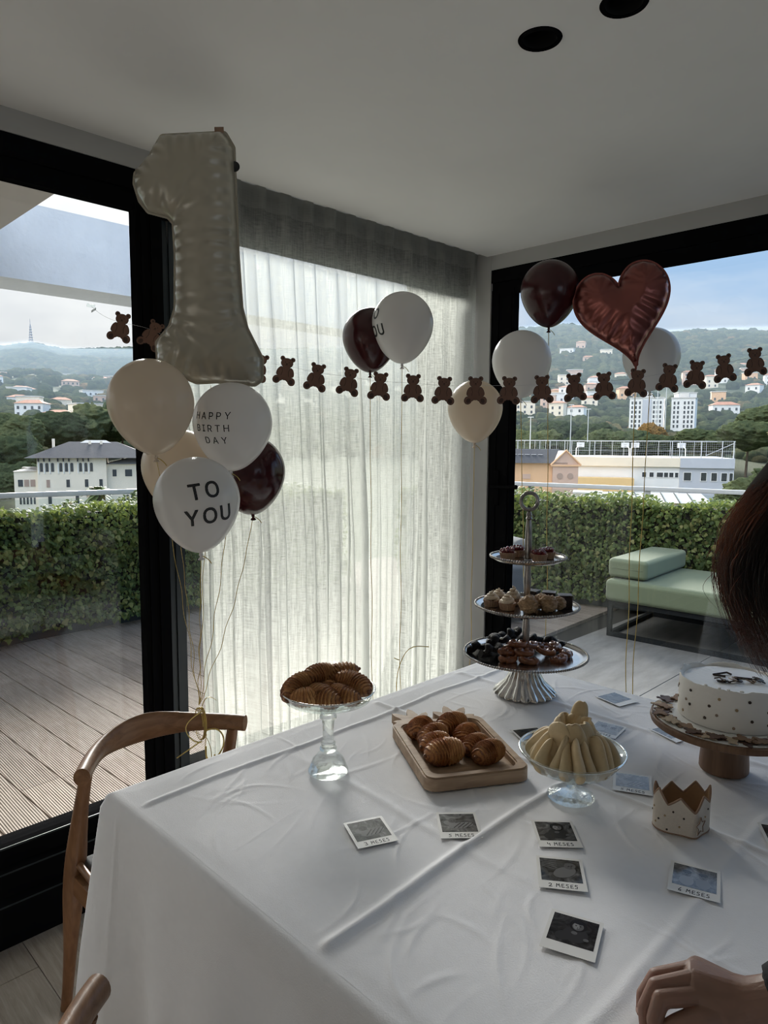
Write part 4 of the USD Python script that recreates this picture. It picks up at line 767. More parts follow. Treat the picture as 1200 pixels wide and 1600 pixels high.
put('rim', moved(ring_mesh(0.1038, 0.0024, 72, 10), (0, 0, 0.1008), rot=(90, 0, 0)), 'clear_glass', cg, smooth=True)
# silver three tier stand
ts = thing('tiered_stand', 'silver three tier serving stand with beaded trays, fluted foot and ring handle', 'serving stand', (-1.088, 1.655, TOP), rz=0)
def flute(a, r, z): return r * (1 + 0.11 * np.abs(np.cos(10 * (a + 2.0 * z))) * np.clip((0.108 - z) / 0.03, 0, 1))
put('fluted_foot', lathe([(0, 0.0), (0.072, 0.0), (0.0805, 0.002), (0.0800, 0.007), (0.068, 0.018), (0.052, 0.034), (0.040, 0.058), (0.033, 0.085), (0.030, 0.104), (0.0, 0.104)], 240, flute), 'silver', ts, smooth=40)
TRAYS = ((0.1055, 0.172), (0.245, 0.144), (0.383, 0.104))
for z, R in TRAYS:
    tr = put('tray', lathe([(0, z), (0.02, z - 0.002), (R * 0.86, z), (R * 0.93, z + 0.004), (R, z + 0.0095), (R, z + 0.0125), (R * 0.93, z + 0.0075), (R * 0.86, z + 0.0035), (0, z + 0.002)], 96), 'silver', ts, smooth=40)
    nb = int(2 * math.pi * R / 0.0072); b0 = trimesh.creation.icosphere(1, 0.0034); beads = []
    for k in range(nb):
        a = 2 * math.pi * k / nb; beads.append(moved(b0, (R * 1.0 * math.cos(a), R * math.sin(a), z + 0.0115), scale=(1, 1, 1.1)))
    put('beaded_rim', cat(beads), 'silver_dark', tr, smooth=True)
put('lower_rod', lathe([(0.0, 0.108), (0.0105, 0.108), (0.0125, 0.115), (0.0085, 0.122), (0.0085, 0.15), (0.0108, 0.185), (0.0085, 0.225), (0.0085, 0.236), (0.0125, 0.244), (0, 0.2445)], 24), 'silver_dark', ts)
put('middle_rod', lathe([(0, 0.248), (0.0105, 0.248), (0.0125, 0.254), (0.0085, 0.262), (0.0085, 0.29), (0.0115, 0.325), (0.0085, 0.364), (0.0125, 0.374), (0.011, 0.382), (0, 0.3825)], 24), 'silver_dark', ts)
put('upper_rod', lathe([(0, 0.386), (0.0105, 0.386), (0.0125, 0.392), (0.0095, 0.400), (0.0105, 0.44), (0.0090, 0.48), (0.0065, 0.497), (0.0095, 0.501), (0.0065, 0.506), (0.0085, 0.511), (0.0055, 0.520), (0, 0.521)], 24), 'silver_dark', ts)
ringp = np.array([(0.0215 * math.cos(a), 0, 0.5465 + 0.0225 * math.sin(a)) for a in np.linspace(-math.pi / 2, 1.5 * math.pi, 49)])
rg_ = tube(ringp[:-1], 0.0050, 12, cap=False); RM = np.vstack([ringp[:-1]])
put('ring_handle', moved(ring_mesh(0.0235, 0.0052), (0, 0, 0.549), rot=(0, 0, 45)), 'silver_dark', ts, smooth=True)

# wooden pineapple board
wood('mango_wood', (0.27, 0.17, 0.105), (0.52, 0.375, 0.25), 0.5, 3.0, 'x')
bU = np.array([0.515, 0.857, 0]); bV = np.array([-0.857, 0.515, 0.0])          # along the width, towards the leaves
bd = thing('pineapple_board', 'carved pineapple shaped wooden serving board with leaf crown', 'serving board', (-0.9680, 1.2000, TOP), rz=math.degrees(math.atan2(bU[1], bU[0])))
W2, L2 = 0.116, 0.150
def rrect(w, l, r): return sbox(-w + r, -l + r, w - r, l - r).buffer(r, 16)
outer = rrect(W2, L2, 0.026); inner = rrect(W2 - 0.021, L2 - 0.021, 0.02)
put('tray', cat(extr(outer, 0.013), moved(extr(outer.difference(inner), 0.0125), (0, 0, 0.013)), moved(extr(outer.buffer(-0.004).difference(inner.buffer(0.004)), 0.003), (0, 0, 0.0255))), 'mango_wood', bd, smooth=30)
def leaf_poly(cx, cy, ang, L, w):
    p = Polygon([(-w * 0.35, 0), (-w, L * 0.45), (-w * 0.5, L * 0.85), (0, L), (w * 0.5, L * 0.85), (w, L * 0.45), (w * 0.35, 0)]); return affinity.translate(affinity.rotate(p, ang, origin=(0, 0)), cx, cy)
for s in (-1, 1):
    cxx = 0.046 * s; polys = [leaf_poly(cxx, L2 - 0.004, a * s, LL, 0.0150) for a, LL in ((34, 0.066), (-2, 0.085), (-38, 0.082), (-76, 0.062))]
    put('leaf_crown', moved(extr(unary_union(polys + [Point(cxx, L2).buffer(0.018)]).intersection(sbox(-1, L2 + 0.0005, 1, 1)), 0.024), (0, 0, 0.001)), 'mango_wood', bd, smooth=False)

# cake stand of turned wood with the cake
wood('walnut', (0.12, 0.062, 0.034), (0.24, 0.135, 0.075), 0.45, 3.0, 'z')
mat('cake_card', (0.78, 0.78, 0.76), 0.5); mat('icing', (0.80, 0.77, 0.72), 0.55, var=0.02, scale=30, bump=0.0006, bump_scale=120); mat('icing_top', (0.86, 0.86, 0.86), 0.5, bump=0.0012, bump_scale=90)
mat('dot_dark', (0.045, 0.028, 0.020), 0.45); mat('dot_beige', (0.28, 0.20, 0.14), 0.5); mat('dot_gold', (0.36, 0.25, 0.13), 0.5)
ws = thing('wooden_cake_stand', 'turned wooden cake stand with tapered pedestal and white lined top', 'cake stand', (-0.515, 1.573, TOP))
put('pedestal', lathe([(0, 0.0), (0.0485, 0.0), (0.0505, 0.004), (0.050, 0.02), (0.044, 0.092), (0.043, 0.0965), (0, 0.0965)], 64), 'walnut', ws, smooth=40)
put('disc', lathe([(0, 0.097), (0.148, 0.097), (0.1545, 0.100), (0.156, 0.106), (0.1545, 0.1125), (0.151, 0.1145), (0, 0.1145)], 96), 'walnut', ws, smooth=40)
put('liner', lathe([(0, 0.115), (0.149, 0.115), (0.149, 0.1162), (0, 0.1162)], 96), 'cake_card', ws, smooth=False)
CK = np.array([-0.513, 1.590, TOP + 0.1167])
ck = thing('birthday_cake', 'round cream birthday cake dotted with brown spots and a ragged icing rim', 'cake', CK)
def ragged(a, r, z): return r
aa = np.linspace(0, 2 * math.pi, 220, endpoint=False); rim = 0.0885 + 0.010 * (meshkit.fbm(np.stack([np.cos(aa) * 3.2, np.sin(aa) * 3.2, 0 * aa + 2], -1), 4) - 0.5) * 1.6
prow = []
for r_, z_ in ((0.0, 0.0), (0.105, 0.0), (0.1075, 0.003), (0.107, 0.03), (0.1065, 0.06), (0.1062, 0.075), (0.1060, None), (0.1010, None), (0.0985, 0.0795)):
    z = np.full_like(aa, z_) if z_ is not None else rim + (0.0 if r_ > 0.104 else -0.0012)
    rr_ = np.full_like(aa, r_) + (0.0012 * (meshkit.noise(np.stack([np.cos(aa) * 6, np.sin(aa) * 6, np.full_like(aa, 1.0 if z_ is None else z_ * 40)], -1)) - 0.5) if r_ > 0.05 else 0)
    prow.append(np.stack([rr_ * np.cos(aa), rr_ * np.sin(aa), z], -1))
put('side_icing', grid(np.stack(prow)[:, ::-1], closed=True), 'icing', ck, smooth=50)
put('top_icing', lathe([(0.0988, 0.0795), (0.094, 0.0812), (0.06, 0.0808), (0.02, 0.0812), (0, 0.0811)], 96), 'icing_top', ck, smooth=True)
rg = np.random.default_rng(12); dk_ = []
for row, zz in enumerate((0.016, 0.032, 0.049, 0.066)):
    for k in range(11):
        a = 2 * math.pi * (k + 0.5 * (row % 2)) / 11 + rg.uniform(-0.09, 0.09); z = zz + rg.uniform(-0.006, 0.006); o = np.array([math.cos(a), math.sin(a), 0])
        d = trimesh.creation.cylinder(0.0031, 0.0014, sections=14); put('dot', basis(d, o * 0.1075 + np.array([0, 0, z]), np.array([-o[1], o[0], 0]), np.array([0, 0, 1.0]), o), ('dot_dark', 'dot_beige', 'dot_dark', 'dot_gold')[(k + row) % 4], ck, smooth=30)
stick = lambda p, q, r=0.0022: tube([p, q], r, 8)
vx, vy = np.array([0.7071, 0.7071, 0]), np.array([-0.7071, 0.7071, 0])             # across and away as the photographer sees it
P_ = lambda a, b, z=0.0832: tuple(vx * a + vy * b + np.array([0, 0, z]))
put('numeral_topper', cat(stick(P_(-0.028, 0.030), P_(0.006, 0.038, 0.0852)), stick(P_(-0.028, 0.030), P_(-0.006, 0.018)), stick(P_(0.006, 0.0385, 0.0852), P_(0.013, 0.030)), stick(P_(0.010, 0.012), P_(0.044, 0.000))), 'dot_dark', ck, smooth=40)
shard = []
for k in range(26):
    a_, b_ = rg.uniform(-0.036, 0.058), rg.uniform(-0.024, -0.002); s = rg.uniform(0.004, 0.010); shard.append((moved(rbox(-s, s, -s * 0.5, s * 0.5, -0.0012, 0.0012, 0.001, 6), P_(a_, b_, 0.0832 + rg.uniform(0, 0.006)), rot=(rg.uniform(-25, 25), rg.uniform(-25, 25), rg.uniform(0, 180))), k % 3))
for k, nm in ((0, 'dot_dark'), (1, 'dot_beige'), (2, 'dot_dark')): put('chocolate_shards', cat([m_ for m_, q in shard if q == k]), nm, ck, smooth=30)
for k in range(9):
    a = rg.uniform(0, 2 * math.pi); put('rim_crumb', moved(trimesh.creation.icosphere(1, 0.003), (0.103 * math.cos(a), 0.103 * math.sin(a), 0.0905), scale=(1.2, 1, 0.7)), 'icing', ck, smooth=True)
# felt crown
mat('felt', (0.62, 0.55, 0.47), 0.95, var=0.04, scale=200, bump=0.0004, bump_scale=700); mat('felt_tan', (0.38, 0.235, 0.13), 0.95, var=0.06, scale=200); mat('felt_trim', (0.30, 0.19, 0.13), 0.95)
CR = np.array([-0.486, 1.272, TOP]); cr = thing('felt_crown', 'cream felt birthday crown with brown piping and spots standing open on the cloth', 'crown', CR)
# plan outline: flattened loop with a pointed front corner
ang = np.linspace(0, 2 * math.pi, 241); e1, e2 = np.array([0.6, 0.8, 0.0]), np.array([-0.8, 0.6, 0.0])
rad = 1.0 + 0.30 * np.exp(-(((ang - 4.85 + math.pi) % (2 * math.pi) - math.pi) / 0.30) ** 2)
plan = 0.049 * np.cos(ang)[:, None] * vx * 1.02 + 0.034 * np.sin(ang)[:, None] * rad[:, None] * vy
tri = np.abs(((ang / (2 * math.pi) * 7 + 0.12) % 1) - 0.5) * 2
hgt = 0.049 + 0.021 * tri ** 1.1 + 0.012 * np.abs(np.cos(ang)) ** 2
nrm = np.stack([np.gradient(plan[:, 1]), -np.gradient(plan[:, 0]), 0 * ang], -1); nrm /= np.linalg.norm(nrm, axis=1, keepdims=True)
zz = np.linspace(0, 1, 12)
wallo = np.stack([plan + nrm * 0.0012 + np.array([0, 0, 1.0]) * (0.003 + (hgt - 0.003) * q)[:, None] for q in zz]); walli = np.stack([plan - nrm * 0.0012 + np.array([0, 0, 1.0]) * (0.003 + (hgt - 0.003) * q)[:, None] for q in zz])
put('outer_felt', grid(wallo), 'felt', cr, smooth=True); put('lining', grid(walli), 'felt_tan', cr, smooth=True)
put('top_piping', tube(plan + np.array([0, 0, 1.0]) * hgt[:, None], 0.0020, 8), 'felt_trim', cr, smooth=True)
put('bottom_piping', tube(plan + np.array([0, 0, 0.0022]), 0.0020, 8), 'felt_trim', cr, smooth=True)
for k, (ia, q) in enumerate(((110, .45), (122, .62), (135, .30), (146, .55), (158, .72), (167, .25), (172, .55), (205, .5), (212, .75), (128, .2), (150, .15))):
    i = ia; o = nrm[i]; d = trimesh.creation.cylinder(0.0018, 0.0012, sections=12); put('spot', basis(d, plan[i] + o * 0.0018 + np.array([0, 0, hgt[i] * q]), np.cross([0, 0, 1.0], o), np.array([0, 0, 1.0]), o), 'dot_dark' if k % 2 == 0 else 'dot_gold', cr, smooth=30)
i = 192; o = nrm[i]; st_ = Polygon([((0.017 if k % 2 == 0 else 0.0085) * math.sin(k * math.pi / 5), (0.017 if k % 2 == 0 else 0.0085) * math.cos(k * math.pi / 5)) for k in range(10)])
put('star_applique', basis(extr(st_, 0.0016), plan[i] + o * 0.0014 + np.array([0, 0, 0.024]), np.cross([0, 0, 1.0], o), np.array([0, 0, 1.0]), o), 'felt', cr, smooth=False)
put('star_stitching', basis(tube(np.array([(x, y, 0.0022) for x, y in st_.exterior.coords]), 0.0008, 5), plan[i] + o * 0.0014 + np.array([0, 0, 0.024]), np.cross([0, 0, 1.0], o), np.array([0, 0, 1.0]), o), 'felt_trim', cr)
# ------------------------------------------------------------------ balloons
thin('latex_white', (0.80, 0.785, 0.77), (0.80, 0.77, 0.74), 0.34, rough=0.20, gloss=0.55)
thin('latex_cream', (0.74, 0.655, 0.55), (0.80, 0.68, 0.52), 0.34, rough=0.20, gloss=0.55)
thin('latex_wine', (0.055, 0.010, 0.012), (0.085, 0.012, 0.012), 0.25, rough=0.16, gloss=0.6)
mat('ink', (0.012, 0.012, 0.014), 0.5); mat('ribbon_gold', (0.50, 0.36, 0.10), 0.35, 0.35)
def balloon_r(a): return 0.5 * np.sin(a) * (1 - 0.20 * np.clip(-np.cos(a), 0, 1) ** 1.6)
def balloon_z(a): c = np.cos(a); return 0.5 * np.where(c > 0, c * 1.02, c * 1.26)
def wrap_text(lines, d, yaw, zc, hgt, gap, bold, spacing=0.0, tilt=0.0, shear=None):
    """Lettering bent on to the balloon: columns centred on azimuth yaw, zc the middle height (diameters)."""
    out = []
    for k, (txt, dx) in enumerate(lines):
        if spacing:
            gl, x = [], 0.0
            for ch in txt:
                g = meshkit.text_mesh(ch, hgt, 0.0006, bold); w = g.bounds[1][0] - g.bounds[0][0]; g.apply_translation((x - g.bounds[0][0], 0, 0)); gl.append(g); x += w + spacing
            m = trimesh.util.concatenate(gl)
        else: m = meshkit.text_mesh(txt, hgt, 0.0006, bold)
        m.apply_translation((-(m.bounds[0][0] + m.bounds[1][0]) / 2 + dx, (len(lines) / 2 - 0.5 - k) * gap - hgt / 2, 0)); out.append(m)
    m = trimesh.util.concatenate(out).subdivide_to_size(0.006); v = m.vertices; c, s = math.cos(tilt), math.sin(tilt)
    x, y = v[:, 0] * c - v[:, 1] * s, v[:, 0] * s + v[:, 1] * c
    aa = np.linspace(0, math.pi, 400); zt = balloon_z(aa) * d; rt_ = balloon_r(aa) * d
    Z = zc * d + y; rr_ = np.interp(-Z, -zt, rt_); off = 0.0004 + np.where(v[:, 2] > 0.0003, 0.0005, 0)
    th = x / np.maximum(rr_, 0.03); rr_ = rr_ + off
    m.vertices = np.stack([rr_ * np.cos(yaw + th), rr_ * np.sin(yaw + th), Z], -1); return m
def ribbon_path(a, b, sag=0.0, side=(0, 0, 0), n=30):
    t = np.linspace(0, 1, n)[:, None]; a, b, side = np.array(a, float), np.array(b, float), np.array(side, float)
    return a + (b - a) * t + side * np.sin(t * math.pi) + np.array([0.004, 0.003, 0]) * np.sin(t * 9 * math.pi) * t
def balloon(label, top_px_center, d, m_, anchor, cat_='balloon', group=None, tilt=(0, 0), text=None, side=(0, 0, 0), stretch=1.0):
    """Centre in world coordinates; tilt degrees about x and y; the ribbon runs to anchor."""
    c = np.array(top_px_center, float); t = thing('balloon', label, cat_, c, group=group)
    a = np.linspace(0, math.pi * 0.985, 44); prof = np.stack([balloon_r(a) * d, balloon_z(a) * d * stretch], -1); zb = prof[-1, 1]
    def T(m): return moved(m, rot=(tilt[0], tilt[1], 0))
    put('body', T(lathe(prof[::-1], 56)), m_, t, smooth=True)
    kn = T(cat(lathe([(0, zb + 0.004), (0.005, zb + 0.002), (0.0042, zb - 0.003), (0.0055, zb - 0.006), (0.0032, zb - 0.009), (0.0032, zb - 0.011), (0.0085, zb - 0.017), (0.0075, zb - 0.018), (0, zb - 0.013)][::-1], 16)))
    put('knot', kn, m_, t, smooth=50)
    if text is not None: put('lettering', T(text), 'ink', t, smooth=False)
    k0 = kn.vertices.mean(0); rp = ribbon_path(k0, np.array(anchor) - c, side=side)
    put('ribbon', tube(rp, 0.0016, 6, 0.0005), 'ribbon_gold', t, smooth=True)
    tl = spline([k0, k0 + np.array([0.008, 0.010, -0.006]), k0 + np.array([0.014, 0.020, -0.020])], 10); put('ribbon_tail', tube(tl, 0.0012, 5, 0.0004), 'ribbon_gold', t, smooth=True)
    return t
def face(c): return math.atan2(-c[1], -c[0])       # azimuth from a thing towards where the photographer stands
TIE = (-1.625, 0.925, 0.765)
c = np.array([-1.617, 0.809, 1.560]); balloon('cream balloon at the upper left of the cluster tied to the oak chair', c, 0.204, 'latex_cream', TIE, group=None, tilt=(6, 4), side=(0.01, 0, 0))
c = np.array([-1.79, 0.975, 1.395]); balloon('cream balloon mostly hidden behind the other balloons of the chair cluster', c, 0.205, 'latex_cream', TIE, tilt=(-4, 0))
c = np.array([-1.603, 1.030, 1.515]); balloon('white balloon lettered HAPPY BIRTH DAY', c, 0.207, 'latex_white', TIE, tilt=(4, 12), side=(-0.01, 0.02, 0),
    text=wrap_text([('HAPPY', -0.004), ('BIRTH', -0.004), ('DAY', 0.004)], 0.207, face(c) - 0.50, 0.0, 0.0172, 0.0310, False, spacing=0.0090, tilt=0.13))
c = np.array([-1.512, 0.868, 1.325]); balloon('white balloon lettered TO YOU, lowest and frontmost of the chair cluster', c, 0.204, 'latex_white', TIE, tilt=(2, -2),
    text=wrap_text([('TO', 0.001), ('YOU', 0.004)], 0.204, face(c) + 0.20, -0.010, 0.0350, 0.0590, True, spacing=0.009, tilt=0.10))
c = np.array([-1.700, 1.145, 1.380]); balloon('dark wine red balloon at the right of the cluster tied to the oak chair', c, 0.205, 'latex_wine', TIE, tilt=(10, 8), side=(0.0, 0.02, 0))
c = np.array([-1.90, 1.815, 1.850]); balloon('dark wine red balloon behind the white lettered balloon by the curtain', c, 0.205, 'latex_wine', (-1.80, 1.745, 0.02), tilt=(0, 0))
c = np.array([-1.766, 1.846, 1.885]); balloon('white lettered balloon floating before the curtain, its words turned to the left', c, 0.221, 'latex_white', (-1.75, 1.835, 0.02),
    text=wrap_text([('TO', 0.0), ('YOU', 0.0)], 0.221, face(c) - 1.20, -0.01, 0.0350, 0.058, True, spacing=0.009, tilt=0.05))
c = np.array([-1.591, 2.050, 1.590]); balloon('cream balloon floating by the right edge of the curtain', c, 0.199, 'latex_cream', (-1.63, 2.10, 0.02))
c = np.array([-1.543, 2.268, 1.775]); balloon('white balloon directly beneath the round wine red balloon at the far window', c, 0.222, 'latex_white', (-1.50, 2.33, 0.02))
c = np.array([-1.460, 2.317, 2.030]); balloon('round wine red balloon high at the far window, left of the foil heart', c, 0.214, 'latex_wine', (-1.42, 2.33, 0.02))
c = np.array([-1.231, 2.690, 1.805]); balloon('white balloon half hidden behind the foil heart', c, 0.215, 'latex_white', (-1.09, 2.33, 0.02))

# foil balloons: an outline puffed up on both sides, puckered along its seam
def foil(poly, thick, R, step, pucker, pk, seed, creases=()):
    from shapely import prepared
    minx, miny, maxx, maxy = poly.bounds; L = poly.exterior.length; n = int(L / step)
    bnd = np.array([poly.exterior.interpolate(L * i / n).coords[0] for i in range(n)])
    inner = poly.buffer(-step * 0.75); pp = prepared.prep(inner); rg = np.random.default_rng(seed)
    xs, ys = np.meshgrid(np.arange(minx, maxx, step), np.arange(miny, maxy, step * 0.87)); xs = xs + (np.arange(xs.shape[0]) % 2 * step / 2)[:, None]
    pts = np.stack([xs.ravel(), ys.ravel()], -1); pts = pts[[pp.contains(Point(*p)) for p in pts]]
    allp = np.vstack([bnd, pts]); tri = Delaunay(allp).simplices; cen = allp[tri].mean(1); pr_ = prepared.prep(poly.buffer(1e-6))
    tri = tri[[pr_.contains(Point(*q)) for q in cen]]
    d = np.array([poly.exterior.distance(Point(*p)) for p in allp]); d[:n] = 0; s = np.array([poly.exterior.project(Point(*p)) for p in allp])
    t = np.clip(d / R, 0, 1); h = thick * np.sqrt(np.clip(1 - (1 - t) ** 2, 0, 1)) * (0.9 + 0.1 * t)
    w = np.sin(s * pk + 3 * meshkit.noise(np.stack([s * 9, 0 * s, 0 * s + seed], -1))) * (0.4 + meshkit.noise(np.stack([s * 14, 0 * s + 5, 0 * s], -1)))
    h = h * (1 + pucker * w * np.exp(-d / (R * 0.33))) + 0.0012 * (meshkit.fbm(np.stack([allp[:, 0] * 30, allp[:, 1] * 30, 0 * d], -1), 3) - 0.5) * np.minimum(1, d / 0.01)
    for cx, cy, a0, spread, reach in creases:      # folds fanning out of the inner corners
        th_ = np.arctan2(allp[:, 1] - cy, allp[:, 0] - cx) - a0; th_ = (th_ + math.pi) % (2 * math.pi) - math.pi; rr_ = np.hypot(allp[:, 0] - cx, allp[:, 1] - cy)
        h = h * (1 - 0.16 * np.abs(np.sin(th_ * 5.5 + cx * 40)) ** 0.6 * np.exp(-(th_ / spread) ** 2) * np.exp(-(rr_ / reach) ** 2) * np.clip(d / 0.008, 0, 1))
    A = tri[:, 0], tri[:, 1], tri[:, 2]; area = np.cross(allp[A[1]] - allp[A[0]], allp[A[2]] - allp[A[0]]); tri[area < 0] = tri[area < 0][:, ::-1]
    f = np.column_stack([allp, h]); b = np.column_stack([allp, -h]); v = np.vstack([f, b[n:]]); mp = np.concatenate([np.arange(n), np.arange(n, len(allp)) + len(allp) - n])
    return TM(v, np.vstack([tri, mp[tri][:, ::-1]])), bnd
_mats['foil_cream'] = usdkit.material(stage, '/World/Looks/foil_cream', {'p': ('principled_bsdf', {'base_color': (0.37, 0.335, 0.265), 'roughness': 0.27, 'metallic': 0.15, 'specular_ior_level': 0.6, 'coat_weight': 0.5, 'coat_roughness': 0.12})}, surface='p.BSDF')
_mats['foil_wine'] = usdkit.material(stage, '/World/Looks/foil_wine', {'p': ('principled_bsdf', {'base_color': (0.27, 0.085, 0.072), 'roughness': 0.30, 'metallic': 0.9, 'coat_weight': 0.3, 'coat_roughness': 0.2})}, surface='p.BSDF')
# the numeral one, in pixels of the photo's proportions turned to metres
o1 = [(262, 222), (358, 219), (370, 240), (371, 400), (374, 480), (381, 512), (404, 560), (402, 592), (392, 599), (330, 593), (300, 594), (262, 578), (241, 566), (240, 532), (262, 508), (272, 480), (276, 400), (275, 350), (266, 340), (236, 332), (224, 316), (217, 290), (219, 276), (240, 256)]
S1 = 1.85 / 1092.0; pl = Polygon([((x - 310) * S1, -(y - 410) * S1) for x, y in o1]).buffer(0.012, 8).buffer(-0.020, 8).buffer(0.010, 8)
fm, _ = foil(pl, 0.062, 0.078, 0.0070, 0.26, 190, 3, [((q[0] - 310) * S1, (410 - q[1]) * S1, q[2], 0.9, 0.13) for q in ((274, 343, 0.5), (270, 500, -0.6), (377, 500, 3.7))])
camR, camU, camN = rt, up, -fw
C1 = np.array([0, 0, EYE]) + 1.85 * (fw + rt * ((310 - 600) / F_PX) - up * ((410 - 800) / F_PX))
b1U = np.array([0, 0, 1.0]); b1R = np.array([0.7071, 0.7071, 0]); b1N = np.cross(b1R, b1U)
b1R2 = b1R * math.cos(0.02) + b1U * math.sin(0.02); b1U2 = np.cross(b1N, b1R2)
t = thing('numeral_balloon', 'large cream foil balloon shaped like the numeral 1', 'foil balloon', C1)
put('body', basis(fm, np.zeros(3), b1R2, b1U2, b1N), 'foil_cream', t, smooth=60)
put('seam', basis(extr(pl.buffer(0.005).difference(pl.buffer(-0.002)), 0.0012), -b1N * 0.0006, b1R2, b1U2, b1N), 'foil_cream', t, smooth=False)
put('filling_tab', basis(extr(sbox((343 - 310) * S1, (410 - 218) * S1 - 0.004, (357 - 310) * S1, (410 - 212) * S1 + 0.004), 0.002), np.zeros(3), b1R2, b1U2, b1N), 'felt_trim', t, smooth=False)
put('hang_tab', basis(extr(Point((372 - 310) * S1, (410 - 268) * S1).buffer(0.013, 12), 0.002), np.zeros(3), b1R2, b1U2, b1N), 'ink', t, smooth=False)
k0 = b1R2 * ((322 - 310) * S1) + b1U2 * ((410 - 600) * S1); put('ribbon', tube(ribbon_path(k0, np.array(TIE) - C1), 0.0015, 6, 0.0005), 'ribbon_gold', t, smooth=True)
# the heart
th = np.linspace(0, 2 * math.pi, 160); hx = 16 * np.sin(th) ** 3; hy = 13 * np.cos(th) - 5 * np.cos(2 * th) - 2 * np.cos(3 * th) - np.cos(4 * th)
pl = Polygon(np.stack([hx / 32 * 0.318, hy / 29 * 0.345], -1)).buffer(0.004)
fm, _ = foil(pl, 0.075, 0.125, 0.0085, 0.22, 150, 8)
CH = np.array([-1.212, 2.41, 1.945]); ha = math.radians(14); hN = np.array([0.52, -0.854, 0.0]); hR = np.array([0.854, 0.52, 0]); hU = np.array([0, 0, 1.0]); hR2, hU2 = hR * math.cos(ha) + hU * math.sin(ha), -hR * math.sin(ha) + hU * math.cos(ha)
t = thing('heart_balloon', 'shiny wine red foil heart balloon floating before the far window', 'foil balloon', CH)
put('body', basis(fm, np.zeros(3), hR2, hU2, hN), 'foil_wine', t, smooth=60); put('seam', basis(extr(pl.buffer(0.005).difference(pl.buffer(-0.002)), 0.0012), -hN * 0.0006, hR2, hU2, hN), 'foil_wine', t, smooth=False)
kz = hU2 * (-17 / 29 * 0.345 - 0.002); put('tail', tube([kz + hU2 * 0.01, kz - hU * 0.012, kz - hU * 0.030 - hR * 0.008, kz - hU * 0.05 - hR * 0.006], (0.006, 0.004, 0.010, 0.006), 10, (0.004, 0.003, 0.003, 0.002)), 'foil_wine', t)
put('ribbon', tube(ribbon_path(kz - hU * 0.01, np.array([-1.10, 2.33, 0.02]) - CH), 0.0016, 6, 0.0005), 'ribbon_gold', t, smooth=True)
# ribbons knotted to the chair and a loose one behind the table
kt = thing('ribbon_knot', 'gold ribbon knotted round the chair rail with hanging loops', 'ribbon', (-1.618, 0.925, 0.716))
def loop(p): return tube(spline(p, 36), 0.0020, 6, 0.0006)
aa_ = np.linspace(0, 2 * math.pi * 2.6, 60); put('wrap', tube(np.stack([0.023 * np.cos(aa_) , 0.006 * np.linspace(-1, 1, 60) + 0.0 * aa_, 0.0485 * np.sin(aa_) * 0.9], -1), 0.0022, 6, 0.0007), 'ribbon_gold', kt, smooth=True)
for p in ([(0.02, 0, 0.045), (0.03, -0.03, 0.04), (0.04, -0.065, 0.02), (0.045, -0.045, -0.02), (0.04, -0.02, -0.03)], [(0.03, 0.0, -0.01), (0.04, 0.035, -0.02), (0.045, 0.04, -0.06), (0.04, 0.01, -0.09), (0.035, -0.005, -0.05)], [(0.03, 0, -0.02), (0.04, -0.01, -0.07), (0.04, 0.012, -0.12), (0.036, 0.03, -0.13), (0.036, 0.018, -0.08)], [(0.03, 0, -0.03), (0.035, 0.01, -0.09), (0.04, -0.012, -0.14)], [(0.01, 0, 0.05), (0.01, 0.015, 0.07), (0.015, 0.04, 0.058)], [(0.03, -0.02, -0.035), (0.035, -0.06, -0.045), (0.035, -0.09, -0.055)]):
    put('loop', loop(p), 'ribbon_gold', kt, smooth=True)
lr = thing('loose_ribbon', 'loose curl of gold ribbon rising behind the table before the curtain', 'ribbon', (-1.75, 1.84, 0.65))
put('strand', tube(spline([(0, 0.0, -0.63), (0, 0.0, -0.2), (0.0, -0.004, 0.0), (0.01, 0.03, 0.045), (0.02, 0.09, 0.045), (0.02, 0.13, 0.035)], 40), 0.0016, 6, 0.0006), 'ribbon_gold', lr, smooth=True)
put('curl', tube(spline([(0, -0.01, 0.01), (0.01, -0.035, 0.02), (0.01, -0.05, 0.028)], 14), 0.0016, 6, 0.0006), 'ribbon_gold', lr, smooth=True)

# ------------------------------------------------------------------ bear garland
mat('kraft_bear', (0.155, 0.080, 0.055), 0.8, var=0.08, scale=60); mat('kraft_dark', (0.050, 0.026, 0.020), 0.8); mat('thread', (0.55, 0.55, 0.55), 0.6)
def ell(x, y, rx, ry, a=0): return affinity.translate(affinity.rotate(affinity.scale(Point(0, 0).buffer(1, 24), rx, ry), a, origin=(0, 0)), x, y)
bear = unary_union([ell(0, 0.026, 0.0185, 0.0150), ell(-0.0155, 0.0385, 0.0070, 0.0068), ell(0.0155, 0.0385, 0.0070, 0.0068), ell(0, -0.004, 0.0205, 0.0215), ell(-0.0185, 0.0005, 0.0070, 0.0145, -22), ell(0.0185, 0.0005, 0.0070, 0.0145, 22), ell(-0.0225, -0.026, 0.0115, 0.0125, -35), ell(0.0225, -0.026, 0.0115, 0.0125, 35), ell(-0.013, -0.019, 0.010, 0.010), ell(0.013, -0.019, 0.010, 0.010)])
def ringp(p, w): return p.difference(p.buffer(-w))
